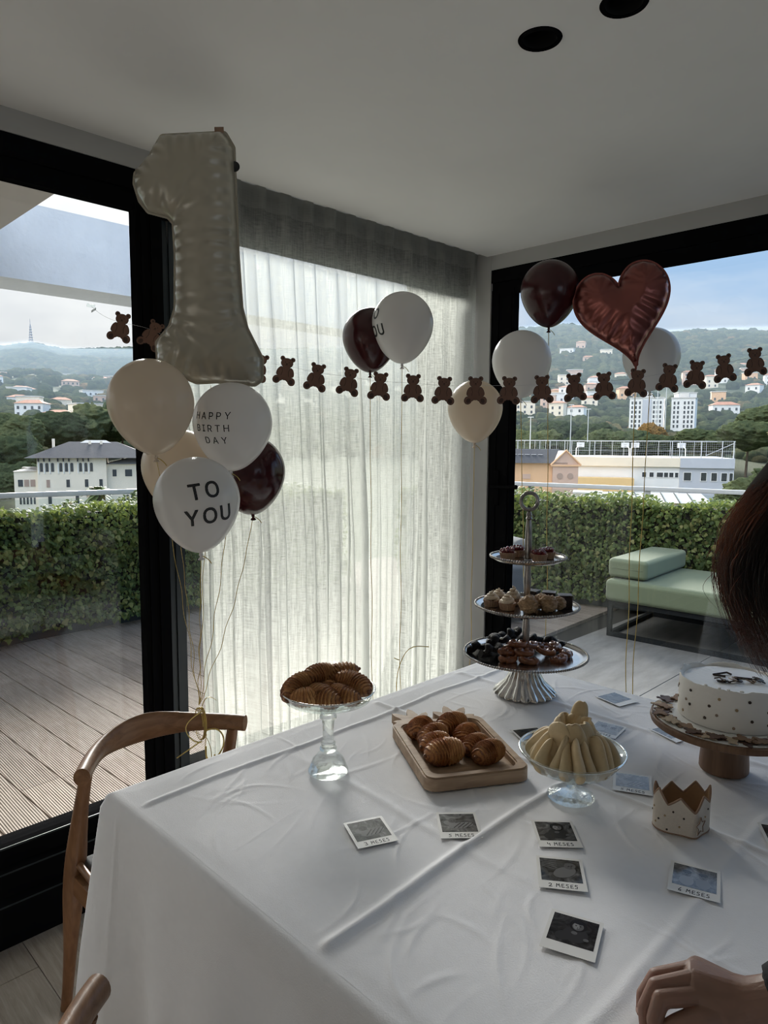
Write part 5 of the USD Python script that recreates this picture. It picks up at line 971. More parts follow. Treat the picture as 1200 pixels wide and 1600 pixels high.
marks = [ell(-0.0055, 0.0285, 0.0013, 0.0016), ell(0.0055, 0.0285, 0.0013, 0.0016), ell(0, 0.0235, 0.0026, 0.0019), ell(-0.0215, -0.027, 0.0060, 0.0075, -35), ell(0.0215, -0.027, 0.0060, 0.0075, 35), ell(-0.0145, 0.0388, 0.0032, 0.0032), ell(0.0145, 0.0388, 0.0032, 0.0032), LineString([(-0.0115, 0.009), (-0.009, -0.001), (-0.0115, -0.012)]).buffer(0.0007), LineString([(0.0115, 0.009), (0.009, -0.001), (0.0115, -0.012)]).buffer(0.0007), LineString([(-0.003, 0.0195), (0, 0.0208), (0.003, 0.0195)]).buffer(0.0006), ringp(bear, 0.0011)]
garl = [(163, 495), (188, 513), (237, 525), (403, 575), (446, 581), (494, 591), (545, 598), (593, 605), (645, 608), (693, 612), (743, 612), (795, 612), (847, 610), (898, 607), (944, 605), (995, 600), (1044, 592), (1087, 587), (1132, 577), (1180, 567)]
tilts = [0, -14, -28, -20, -12, -12, -12, -6, -2, -4, 0, -2, 2, 6, 4, -4, -6, -4, 8, 6]
gpos = [np.array([0, 0, EYE]) + (2.05 if px < 240 else 2.10) * (fw + rt * ((px - 600) / F_PX) - up * ((py - 800) / F_PX)) for px, py in garl]
gpos[2] = gpos[2] + np.array([0.0, 0.0, 0.0])
extra = [(285, 545), (345, 562)]                     # two more hang behind the numeral
labels = {1: 'brown paper bear cutout leftmost on the garland, against the hill view', 2: 'brown paper bear cutout before the black door post, half behind the numeral balloon', 3: 'brown paper bear cutout peeping out from the right of the numeral balloon', 4: 'brown paper bear cutout first wholly seen right of the numeral balloon', 5: 'brown paper bear cutout second right of the numeral balloon, before the curtain', 6: 'brown paper bear cutout just left of the wine red balloon by the curtain', 7: 'brown paper bear cutout overlapping the wine red balloon by the curtain', 8: 'brown paper bear cutout right of the lettered white balloon\'s ribbon', 9: 'brown paper bear cutout touching the left edge of the cream balloon by the curtain', 10: 'brown paper bear cutout in front of the cream balloon by the curtain', 11: 'brown paper bear cutout before the black corner post', 12: 'brown paper bear cutout at the lower right of the white balloon by the post', 13: 'brown paper bear cutout midway between the two white balloons at the far window', 14: 'brown paper bear cutout just left of the foil heart tail', 15: 'brown paper bear cutout at the lower left edge of the white balloon behind the heart', 16: 'brown paper bear cutout at the right edge of the white balloon behind the heart', 17: 'brown paper bear cutout third from the right end of the garland', 18: 'brown paper bear cutout second from the right end of the garland', 19: 'brown paper bear cutout at the right end of the garland'}
bn = np.array([0.7071, -0.7071, 0]); bR = np.array([0.7071, 0.7071, 0]); bear_card = moved(extr(bear, 0.0016), (0, 0, -0.0008)); bear_print = moved(extr(unary_union(marks), 0.0005), (0, 0, 0.0008))
for i in range(1, 20):
    a = math.radians(tilts[i]); R2, U2 = bR * math.cos(a) + hU * math.sin(a), -bR * math.sin(a) + hU * math.cos(a)
    t = thing('bear_cutout', labels[i], 'bear cutout', gpos[i], group='bear cutouts on the garland')
    sc_ = 1.0 if i > 2 else 1.02
    put('card', basis(bear_card, np.zeros(3), R2 * sc_, U2 * sc_, bn), 'kraft_bear', t, smooth=False); put('print', basis(bear_print, np.zeros(3), R2 * sc_, U2 * sc_, bn), 'kraft_dark', t, smooth=False)
allg = [gpos[0] + np.array([-0.02, -0.03, 0.03])] + [g + np.array([0, 0, 0.018]) - bn * 0.0022 for g in gpos[1:3]] + [np.array([0, 0, EYE]) + 2.10 * (fw + rt * ((px - 600) / F_PX) - up * ((py - 800) / F_PX)) - bn * 0.0 for px, py in ((285, 540), (345, 556))] + [g + np.array([0, 0, 0.018]) - bn * 0.0022 for g in gpos[3:]] + [gpos[-1] + bR * 0.30 + np.array([-0.05, 0.1, 0.09])]
st = thing('garland_string', 'thin clear thread carrying the row of paper bears across the corner', 'string', allg[0])
put('thread', tube(spline([g - allg[0] for g in allg], 160), 0.0004, 5), 'thread', st, smooth=True)
tp = thing('sticky_tape', 'crumpled clear tape holding the garland thread on the sliding door', 'tape', allg[0])
put('strip', cat(moved(rbox(-0.012, 0.012, -0.005, 0.005, -0.0006, 0.0006, 0.0005, 6), rot=(80, 10, 50)), moved(rbox(-0.010, 0.010, -0.004, 0.004, -0.0006, 0.0006, 0.0005, 6), (0.004, 0.006, -0.012), rot=(70, -20, 20))), 'rail_glass', tp)
# ------------------------------------------------------------------ pastries
def sector(a_, b_):
    q = int(round(math.degrees(math.atan2(b_, a_)) / 45)) % 8
    return ('right', 'back right', 'back', 'back left', 'left', 'front left', 'front', 'front right')[q]
def sector_xy(v): return sector(v @ vx, v @ vy)
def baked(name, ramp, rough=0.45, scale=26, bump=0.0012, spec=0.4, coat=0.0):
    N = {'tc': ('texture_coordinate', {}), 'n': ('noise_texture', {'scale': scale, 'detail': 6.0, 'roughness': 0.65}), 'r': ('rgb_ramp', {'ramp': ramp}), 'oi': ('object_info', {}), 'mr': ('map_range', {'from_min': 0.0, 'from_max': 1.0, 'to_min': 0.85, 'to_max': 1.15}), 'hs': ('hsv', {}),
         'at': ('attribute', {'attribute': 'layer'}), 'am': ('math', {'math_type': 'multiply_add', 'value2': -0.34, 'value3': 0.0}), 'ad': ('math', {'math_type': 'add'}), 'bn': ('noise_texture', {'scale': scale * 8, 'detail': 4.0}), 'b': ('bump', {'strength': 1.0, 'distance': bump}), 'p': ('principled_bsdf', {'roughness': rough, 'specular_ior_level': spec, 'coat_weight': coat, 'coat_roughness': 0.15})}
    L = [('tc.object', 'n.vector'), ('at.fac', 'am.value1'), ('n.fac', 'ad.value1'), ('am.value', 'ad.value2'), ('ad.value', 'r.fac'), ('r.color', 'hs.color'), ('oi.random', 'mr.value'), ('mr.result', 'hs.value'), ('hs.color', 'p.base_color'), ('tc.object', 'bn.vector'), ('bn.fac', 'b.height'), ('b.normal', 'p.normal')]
    _mats[name] = usdkit.material(stage, f'/World/Looks/{name}', N, L, surface='p.BSDF')
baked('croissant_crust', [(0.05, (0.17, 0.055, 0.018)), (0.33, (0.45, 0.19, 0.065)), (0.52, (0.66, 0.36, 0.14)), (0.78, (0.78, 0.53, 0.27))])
baked('crust_dark', [(0.3, (0.085, 0.028, 0.012)), (0.7, (0.22, 0.085, 0.030))])
def croissant(L, R, bend, seed, steps=6.5):
    """Rolled crescent lying on z = 0: overlapping rolled layers that step down towards both tips."""
    rg = np.random.default_rng(seed); m, n = 170, 40; s = np.linspace(-1, 1, m); a = np.linspace(0, 2 * math.pi, n, endpoint=False)
    cx, cy = 0.5 * L * s, bend * L * s ** 2; S, A = np.meshgrid(s, a, indexing='ij')
    prof = (1 - np.abs(S) ** 2.3) ** 0.62 * 0.80 + 0.20 * (1 - np.abs(S) ** 8)
    k = np.abs(S) * steps + 0.38 * np.sin(A + 0.6) * np.sign(S) + 0.15 * np.sin(3 * A + seed) + rg.uniform(0, 1); fr = k % 1
    r = R * prof * (1 + 0.25 * (fr ** 1.6 - 0.35) * (np.abs(S) < 0.93)) * (1 + 0.018 * np.sin(k * 31)) * (1 + 0.05 * np.sin(2 * A + seed)); tan = np.stack([np.full_like(s, 0.5 * L), 2 * bend * L * s], -1); tan /= np.linalg.norm(tan, axis=1, keepdims=True)
    nx, ny = -tan[:, 1], tan[:, 0]
    P = np.stack([cx[:, None] + nx[:, None] * r * np.cos(A), cy[:, None] + ny[:, None] * r * np.cos(A), r * np.sin(A) * 0.92], -1)
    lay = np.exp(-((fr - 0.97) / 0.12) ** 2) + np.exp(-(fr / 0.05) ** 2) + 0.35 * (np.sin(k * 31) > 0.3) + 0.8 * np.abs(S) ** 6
    P += 0.0016 * (meshkit.fbm(P * 120 + seed, 3) - 0.5)[..., None]
    mm = grid(P[:, ::-1], closed=True); v = mm.vertices.copy(); v[:, 2] -= v[:, 2].min(); v[:, 2] = np.maximum(v[:, 2], 0.0035) - 0.0035; mm.vertices = v
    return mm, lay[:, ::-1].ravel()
def place_croissant(label, loc, rz, L=0.098, R=0.0235, bend=0.10, seed=1, tiltx=0, tilty=0, group=None):
    t = thing('croissant', label, 'croissant', loc, rot=(tiltx, tilty, rz), group=group)
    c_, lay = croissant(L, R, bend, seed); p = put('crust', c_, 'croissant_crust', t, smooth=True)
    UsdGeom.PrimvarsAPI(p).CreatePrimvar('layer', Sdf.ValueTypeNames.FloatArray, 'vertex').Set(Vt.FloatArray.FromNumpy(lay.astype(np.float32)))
    v = c_.vertices.reshape(170, 40, 3)
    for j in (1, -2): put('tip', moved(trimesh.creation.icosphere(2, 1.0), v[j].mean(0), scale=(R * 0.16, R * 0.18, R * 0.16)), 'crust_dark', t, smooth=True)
# on the tall glass stand: (across, away, up) from the plate centre as seen by the photographer
TP = np.array([-1.110, 0.940, TOP + 0.1605])
for i, (a_, b_, z_, rz, L, R, bend, tx, ty, lab) in enumerate((
    (-0.042, -0.048, 0.006, 10, 0.062, 0.021, 0.30, 0, 0, 'small curled croissant at the front left of the tall glass stand'), (-0.008, -0.038, 0.004, -42, 0.088, 0.0235, 0.12, 0, 8, 'croissant pointing to the viewer at the front of the tall glass stand'),
    (0.034, -0.030, 0.004, -38, 0.082, 0.021, 0.12, 0, 6, 'croissant at the front right of the tall glass stand'), (-0.062, -0.004, 0.012, 52, 0.092, 0.0235, -0.16, 0, -18, 'long croissant leaning along the left rim of the tall glass stand'),
    (-0.018, 0.026, 0.026, 30, 0.086, 0.023, -0.12, 0, 0, 'croissant piled at the back left of the tall glass stand'), (0.022, 0.040, 0.024, 22, 0.096, 0.0225, -0.10, 0, -12, 'topmost croissant at the back right of the tall glass stand'),
    (0.052, 0.006, 0.018, -30, 0.090, 0.023, -0.14, 0, 14, 'croissant hanging towards the right rim of the tall glass stand'), (0.0, 0.0, 0.004, 75, 0.080, 0.021, 0.05, 0, 0, 'croissant at the bottom centre of the pile on the tall glass stand'))):
    p = TP + vx * a_ + vy * b_ + np.array([0, 0, z_]); place_croissant(lab, p, rz + 45, L, R, bend, 20 + i, tx, ty, 'croissants on the tall glass stand')
# on the wooden board, laid from the photograph's plan of the tray
BT = TOP + 0.0135
for i, (a_, b_, z_, rz, L, R, lab) in enumerate((
    (-0.076, 0.062, 0.0, 62, 0.080, 0.0265, 'croissant at the far left of the wooden board'), (-0.050, 0.022, 0.0, 42, 0.088, 0.0255, 'second croissant from the far left of the wooden board'), (-0.047, -0.022, 0.0, 30, 0.082, 0.0245, 'third croissant down the left row of the wooden board'),
    (-0.030, -0.072, 0.0, 20, 0.098, 0.0275, 'large croissant nearest the viewer on the wooden board'), (0.000, 0.078, 0.003, 40, 0.092, 0.0260, 'croissant under the leaf crown at the top of the wooden board'), (0.030, 0.026, 0.0, 58, 0.082, 0.0255, 'curled croissant at the right side of the wooden board'),
    (0.042, -0.022, 0.0, 42, 0.082, 0.0245, 'middle croissant of the right row on the wooden board'), (0.066, -0.066, 0.0, 36, 0.086, 0.0265, 'croissant at the near right of the wooden board'))):
    p = np.array([-0.9720, 1.2020, BT]) + vx * a_ + vy * b_ + np.array([0, 0, z_]); place_croissant(lab, p, rz + 45, L, R, -0.06, 40 + i, 0, 0, 'croissants on the wooden board')

# pale folded rolls in the glass bowl
baked('pale_dough', [(0.25, (0.50, 0.36, 0.19)), (0.6, (0.66, 0.52, 0.32)), (0.9, (0.74, 0.62, 0.43))], 0.55, 14, 0.0004)
def roll_mesh(h, w, th, seed):
    """Folded half moon standing on its long edge: soft, thicker at the open lip, with a crease down one side."""
    rg = np.random.default_rng(seed); s = trimesh.creation.icosphere(4, 1.0); v = s.vertices; sg = lambda q, e: np.sign(q) * np.abs(q) ** e
    x, y, z = sg(v[:, 0], 0.72) * w / 2, sg(v[:, 1], 0.85) * th / 2, sg(v[:, 2], 0.66) * h / 2
    y = y * (1.12 - 0.50 * (z / h + 0.5)) + 0.12 * th * np.sin(z / h * 5 + seed) ; y -= 0.26 * th * np.exp(-((x - 0.05 * w) / (0.10 * w)) ** 2) * (y > 0) * (z > 0)
    x = x * (1.05 - 0.42 * np.clip(z / h + 0.1, 0, 1) ** 1.5); x += 0.07 * w * np.sin(z / h * 3 + seed)
    s.vertices = np.stack([x, y, z + h / 2], -1); return s
CP = np.array([-0.686, 1.220, TOP + 0.052]); nr = 19
for k in range(nr):
    a = 2 * math.pi * k / nr + 0.1; r_ = 0.077 + 0.006 * math.sin(k * 2.1); p = CP + np.array([r_ * math.cos(a), r_ * math.sin(a), 0.016])
    t = thing('folded_roll', f'pale folded roll leaning at the {sector_xy(p - CP)} of the outer ring in the glass bowl', 'folded roll', p, rot=(0, 0, 0), group='rolls in the outer ring of the glass bowl')
    me = moved(roll_mesh(0.080 + 0.009 * math.sin(k * 3.3), 0.052, 0.0235 + 0.002 * math.sin(k * 1.3), k), rot=(0, 0, (k * 37) % 29 - 14)); me = moved(me, rot=(-6 + (k * 29) % 9, -30 - (k * 17) % 9, 0)); me = moved(me, rot=(0, 0, math.degrees(a)))
    put('dough', me, 'pale_dough', t, smooth=True)
for k in range(7):
    a = 2 * math.pi * k / 7 + 0.35; p = CP + np.array([0.030 * math.cos(a), 0.030 * math.sin(a), 0.050])
    t = thing('folded_roll', f'pale folded roll standing at the {sector_xy(p - CP)} of the inner ring atop the glass bowl', 'folded roll', p, group='rolls in the inner ring of the glass bowl')
    put('dough', moved(moved(roll_mesh(0.064, 0.048, 0.027, 30 + k), rot=(0, -16, 90 if k % 2 else 60)), rot=(0, 0, math.degrees(a))), 'pale_dough', t, smooth=True)
p = CP + vx * 0.018 + vy * 0.030 + np.array([0, 0, 0.072]); t = thing('folded_roll', 'pale folded roll standing upright as the peak of the glass bowl', 'folded roll', p); put('dough', moved(roll_mesh(0.066, 0.034, 0.026, 50), rot=(0, 4, 40)), 'pale_dough', t, smooth=True)

# tiered stand, top: berry tartlets
T0 = np.array([-1.088, 1.655, TOP])
baked('tart_shell', [(0.3, (0.22, 0.12, 0.075)), (0.7, (0.38, 0.24, 0.15))], 0.6, 40); mat('red_berry', (0.12, 0.010, 0.012), 0.18, specular_ior_level=0.6); mat('red_jelly', (0.16, 0.018, 0.014), 0.15)
baked('cream_swirl', [(0.3, (0.50, 0.39, 0.28)), (0.7, (0.72, 0.62, 0.49))], 0.5, 30); baked('nut_crumble', [(0.25, (0.23, 0.13, 0.065)), (0.6, (0.45, 0.29, 0.16)), (0.85, (0.60, 0.45, 0.29))], 0.6, 45, 0.0025)
baked('brownie', [(0.3, (0.012, 0.007, 0.006)), (0.7, (0.040, 0.020, 0.014))], 0.4, 60, 0.002); mat('sugar', (0.75, 0.73, 0.70), 0.6)
def cup(R, h): return lathe([(0, 0), (R * 0.74, 0), (R * 0.80, 0.001), (R, h), (R * 0.93, h + 0.0006), (R * 0.80, h - 0.003), (0, h - 0.003)], 60, lambda a, r, z: r * (1 + 0.035 * np.cos(22 * a) * (r > R * 0.5) * (z > 0.0005)))
rg = np.random.default_rng(31); zt = TRAYS[2][0] + 0.0037
for i, (a_, b_, lab) in enumerate(((-0.058, -0.006, 'berry tartlet at the left of the top silver tray'), (-0.022, 0.040, 'berry tartlet behind the rod on the top silver tray'), (0.024, -0.034, 'berry tartlet in front of the rod on the top silver tray'), (0.056, 0.010, 'berry tartlet at the right of the top silver tray'))):
    t = thing('berry_tartlet', lab, 'tartlet', T0 + vx * a_ + vy * b_ + np.array([0, 0, zt]), group='tartlets on the top tray'); put('shell', cup(0.0235, 0.020), 'tart_shell', t, smooth=30); put('jelly', lathe([(0.0200, 0.0175), (0.019, 0.021), (0.010, 0.0225), (0, 0.023)], 30), 'red_jelly', t)
    for k in range(16):
        a = k * 2.4; r_ = 0.0048 * math.sqrt(k); put('berry', moved(trimesh.creation.icosphere(2, 0.0054), (r_ * math.cos(a), r_ * math.sin(a), 0.0290 - 0.34 * r_ + rg.uniform(-0.001, 0.003))), 'red_berry', t, smooth=True)
# middle tray: cream cups, nutty puffs, brownies
zt = TRAYS[1][0] + 0.0037
def swirl(R, h, seed):
    pts = []; rad = []
    for q in np.linspace(0, 1, 90):
        r_ = R * (1 - q) ** 0.8 * 0.72; a = q * 2 * math.pi * 3.2 + seed; pts.append((r_ * math.cos(a), r_ * math.sin(a), 0.004 + h * q)); rad.append(R * 0.36 * (1 - 0.72 * q))
    return tube(pts, np.array(rad) * (1 + 0.10 * np.sin(np.arange(90) * 1.7)), 9)
for i, (a_, b_, s_h, lab) in enumerate(((-0.098, 0.010, 0.024, 'cream topped cup at the left rim of the middle tray'), (-0.072, 0.048, 0.024, 'cream topped cup at the back left of the middle tray'), (-0.060, -0.030, 0.026, 'cream topped cup in front of its fellows on the middle tray'), (-0.032, 0.034, 0.034, 'tallest cream topped cup left of the rod on the middle tray'))):
    t = thing('cream_cup', lab, 'cup cake', T0 + vx * a_ + vy * b_ + np.array([0, 0, zt]), group='cream cups on the middle tray'); put('shell', cup(0.0240, 0.020), 'tart_shell', t, smooth=30); put('cream', moved(swirl(0.0225, s_h, i), (0, 0, 0.0155)), 'cream_swirl', t, smooth=True)
    put('crumbs', cat([moved(trimesh.creation.icosphere(1, 0.0018), (rg.uniform(-.012, .012), rg.uniform(-.012, .012), 0.034 + rg.uniform(-.004, .005))) for k in range(9)]), 'nut_crumble', t, smooth=True)
def lump(R, seed, rough=0.42):
    s = trimesh.creation.icosphere(4, R); v = s.vertices; n = meshkit.fbm(v / R * 3.4 + seed * 3.3, 4); w = np.abs(meshkit.fbm(v / R * 5.0 + seed, 3) - 0.5); s.vertices = v * (1 - rough / 2 + rough * n + 0.5 * w)[:, None] * np.array([1, 1, 0.88]); s.apply_translation((0, 0, -s.vertices[:, 2].min())); return s
for i, (a_, b_, R, lab) in enumerate(((-0.010, -0.070, 0.0250, 'nut coated puff at the front left of the middle tray'), (0.004, -0.030, 0.0215, 'nut coated puff against the rod on the middle tray'), (0.046, -0.062, 0.0245, 'nut coated puff at the front right of the middle tray'), (0.036, -0.020, 0.0225, 'nut coated puff right of the rod on the middle tray'), (0.080, -0.036, 0.0200, 'cream tipped puff at the right of the middle tray'))):
    t = thing('nut_puff', lab, 'pastry', T0 + vx * a_ + vy * b_ + np.array([0, 0, zt]), group='puffs on the middle tray'); put('puff', lump(R, i + 3), 'nut_crumble', t, smooth=50)
    put('cream_cap', moved(lump(R * 0.45, i + 13, 0.3), (0.003, 0.002, R * 1.20), scale=(1, 1, 0.8)), 'cream_swirl', t, smooth=50)
for i, (a_, b_, rz, lab) in enumerate(((0.028, 0.060, 10, 'dark brownie cube behind the rod on the middle tray'), (0.072, 0.040, 25, 'dark brownie cube in the middle of the three on the middle tray'), (0.108, 0.002, 40, 'dark brownie cube nearest the right rim of the middle tray'))):
    t = thing('brownie', lab, 'brownie', T0 + vx * a_ + vy * b_ + np.array([0, 0, zt]), rz=rz, group='brownies on the middle tray'); b = rbox(-0.019, 0.019, -0.018, 0.018, 0, 0.034, 0.003, 10).subdivide_to_size(0.005); v = b.vertices; b.vertices = v + (0.0022 * (meshkit.fbm(v * 210, 3) - 0.5))[:, None] * np.sign(v - np.array([0, 0, 0.016]))
    put('cake', b, 'brownie', t, smooth=40); put('crust', moved(rbox(-0.0195, 0.0195, -0.0185, 0.0185, 0, 0.0035, 0.0015, 8), (0, 0, 0.0335)), 'brownie', t)
# bottom tray: chocolate dipped twists and caramel palmiers
baked('dark_chocolate', [(0.3, (0.010, 0.009, 0.010)), (0.7, (0.026, 0.022, 0.022))], 0.5, 50, 0.0025, 0.15); baked('caramel', [(0.25, (0.085, 0.024, 0.010)), (0.55, (0.22, 0.072, 0.026)), (0.85, (0.36, 0.155, 0.060))], 0.22, 40, 0.0012, 0.5, 0.4)
def palmier(S, r, seed):
    """Two mirrored coils of rolled pastry, lying flat."""
    out = []
    for s in (-1, 1):
        q = np.linspace(0, 1, 46); a = -math.pi / 2 + s * 0.0 + q * 2 * math.pi * 1.55; R = S * (0.50 - 0.36 * q)
        pts = np.stack([s * (S * 0.46 + R * np.cos(a + math.pi / 2 + math.pi)), R * np.sin(a + math.pi / 2 + math.pi) * 1.0, r * 0.9 + 0.25 * r * np.sin(q * 7 + seed)], -1); out.append(tube(pts, r * (1 + 0.12 * np.sin(q * 30 + seed)), 8, r * 0.62))
    out.append(tube([(-S * 0.46, -S * 0.46, r * 0.8), (0, -S * 0.62, r * 0.8), (S * 0.46, -S * 0.46, r * 0.8)], r, 8)); m = cat(out); v = m.vertices; m.vertices = v + (0.0018 * (meshkit.fbm(v * 130 + seed, 2) - 0.5))[:, None]; return m
zt = TRAYS[0][0] + 0.0038
for i, (a_, b_, z_, rz, tx, ty) in enumerate(((-0.060, -0.052, 0.0, 20, 6, 0), (-0.005, -0.068, 0.0, -5, 0, 5), (0.082, -0.048, 0.0, 30, 4, -8), (-0.062, -0.030, 0.014, 40, 10, 5), (-0.012, -0.040, 0.015, 0, 8, 0), (0.052, -0.022, 0.013, -20, 0, 8), (-0.045, 0.000, 0.018, 60, -8, 0), (0.010, 0.000, 0.022, 30, 0, 0), (0.050, 0.020, 0.016, 10, 10, 8), (0.084, 0.022, 0.012, 70, 0, -10), (0.108, -0.008, 0.004, 95, 6, 0), (-0.025, -0.012, 0.030, 15, 0, 6))):
    t = thing('caramel_palmier', f"glossy caramelised palmier {'lying' if z_ < 0.008 else 'piled up'} at the {sector(a_ - 0.03, b_ + 0.02)} of its heap on the bottom tray", 'palmier', T0 + vx * a_ + vy * b_ + np.array([0, 0, zt + z_]), rot=(tx, ty, rz + 45), group='caramel palmiers on the bottom tray'); put('coil', palmier(0.0280, 0.0082, i), 'caramel', t, smooth=50)
def twist(L, r, seed):
    q = np.linspace(0, 1, 70); pts = np.stack([L * (q - 0.5), 0.42 * r * np.sin(q * 14 + seed) + 0.012 * np.sin(q * 4 + seed), r + 0.45 * r * np.cos(q * 14 + seed) + 0.010 * np.sin(q * math.pi)], -1); m = tube(pts, r * (0.9 + 0.22 * np.sin(q * 19 + seed)), 12, r * 0.7); v = m.vertices; m.vertices = v + (0.004 * (meshkit.fbm(v * 90 + seed, 3) - 0.5))[:, None] * np.array([1, 1, 1]); m.apply_translation((0, 0, -m.vertices[:, 2].min())); return m
for i, (a_, b_, z_, rz, L) in enumerate(((-0.128, 0.020, 0.0, 35, 0.075), (-0.100, -0.020, 0.0, 60, 0.080), (-0.085, 0.060, 0.004, 75, 0.085), (-0.050, 0.080, 0.010, 20, 0.080), (-0.072, 0.022, 0.018, 50, 0.080), (-0.020, 0.110, 0.010, 60, 0.075), (0.030, 0.085, 0.0, 0, 0.080), (0.085, 0.072, 0.002, -25, 0.085))):
    t = thing('chocolate_twist', f"black chocolate coated twist {'lying' if z_ < 0.008 else 'heaped'} towards the {sector(a_, b_ - 0.02)} of the bottom silver tray", 'pastry', T0 + vx * a_ + vy * b_ + np.array([0, 0, zt + z_]), rz=rz + 45, group='chocolate twists on the bottom tray'); put('twist', twist(L, 0.0120, i * 1.7), 'dark_chocolate', t, smooth=50)
    if i in (3, 4, 5): put('sugar_patch', moved(lump(0.006, i, 0.3), (0.008, -0.004, 0.019), scale=(1.2, 0.9, 0.6)), 'sugar', t, smooth=True)

# bear shaped biscuits round the cake
mat('biscuit_brown', (0.085, 0.042, 0.028), 0.6, var=0.1, scale=80); mat('biscuit_beige', (0.42, 0.33, 0.23), 0.7, var=0.1, scale=80); mat('biscuit_tan', (0.24, 0.145, 0.085), 0.7, var=0.1, scale=80)
small_bear = moved(extr(affinity.scale(bear.simplify(0.0006), 0.42, 0.42, origin=(0, 0)), 0.0018))
rg = np.random.default_rng(77); CS = np.array([-0.515, 1.573, TOP + 0.1164]); protos_b = {}
for k in range(46):
    nm = ('biscuit_brown', 'biscuit_beige', 'biscuit_tan')[int(rg.integers(3))]; col = {'biscuit_brown': 'dark brown', 'biscuit_beige': 'pale beige', 'biscuit_tan': 'tan'}[nm]
    a = math.radians(-250 + 300 * k / 46 + rg.uniform(-4, 4)); r_ = rg.uniform(0.122, 0.140); loc = CS + np.array([r_ * math.cos(a), r_ * math.sin(a), 0.0003 + 0.0021 * (k % 3)]); ro = (rg.uniform(-3, 3), rg.uniform(-3, 3), rg.uniform(0, 360))
    lab = f'{col} bear shaped biscuit at the {sector_xy(loc - CS)} of the cake on its stand'
    if nm not in protos_b:
        t = thing('bear_biscuit', lab, 'biscuit', loc, rot=ro, group=lab); put('biscuit', small_bear, nm, t, smooth=False); protos_b[nm] = t
    else: clone(protos_b[nm], loc, ro, lab, lab)

# ------------------------------------------------------------------ instant photographs with handwritten months
mat('photo_card', (0.80, 0.79, 0.77), 0.35); mat('pen', (0.02, 0.02, 0.022), 0.5)
def photo_mat(name, lo, hi, sc, seed):
    N = {'tc': ('texture_coordinate', {}), 'mp': ('mapping', {'location': (seed * 1.7, seed * 2.3, 0)}), 'n': ('noise_texture', {'scale': sc, 'detail': 5.0, 'roughness': 0.6, 'distortion': 1.5}), 'r': ('rgb_ramp', {'ramp': [(0.3, (lo,) * 3), (0.55, ((lo + hi) * 0.35,) * 3), (0.78, (hi,) * 3)]}), 'p': ('principled_bsdf', {'roughness': 0.12, 'specular_ior_level': 0.6})}
    _mats[name] = usdkit.material(stage, f'/World/Looks/{name}', N, [('tc.object', 'mp.vector'), ('mp.vector', 'n.vector'), ('n.fac', 'r.fac'), ('r.color', 'p.base_color')], surface='p.BSDF')
for k, v_ in (('photo_black', 0.010), ('photo_dark', 0.035), ('photo_grey', 0.16), ('photo_mid', 0.12), ('photo_light', 0.24)): mat(k, (v_, v_, v_ * 1.02), 0.15, specular_ior_level=0.6)
G = {'2': [[(0, .8), (.3, 1), (.6, .8), (.5, .5), (0, 0), (.65, .05)]], '3': [[(0, .95), (.5, 1), (.6, .75), (.25, .55), (.6, .35), (.5, .05), (0, .05)]], '4': [[(.1, 1), (.05, .5), (.6, .5)], [(.55, .8), (.5, 0)]], '5': [[(.65, 1), (.1, .95), (.1, .6), (.5, .55), (.55, .15), (0, 0)]], '6': [[(.5, 1), (.1, .5), (.1, .1), (.45, 0), (.55, .3), (.15, .4)]],
     'M': [[(0, 0), (.1, 1), (.4, .45), (.65, 1), (.75, 0)]], 'E': [[(.55, 1), (.1, .95), (.05, .5), (.45, .52)], [(.05, .5), (.05, 0), (.6, .03)]], 'S': [[(.55, .95), (.2, 1), (.05, .7), (.5, .45), (.45, .05), (0, 0)]]}
def handwriting(txt, x0, y0, h, rg):
    out, x = [], x0
    for ch in txt:
        if ch == ' ': x += 0.55 * h; continue
        for st_ in G[ch]: out.append(LineString([(x + p[0] * h * 0.85 + rg.uniform(-.03, .03) * h, y0 + p[1] * h + rg.uniform(-.04, .04) * h) for p in st_]).buffer(0.00062))
        x += (0.95 if ch == 'M' else 0.80) * h
    return unary_union(out)
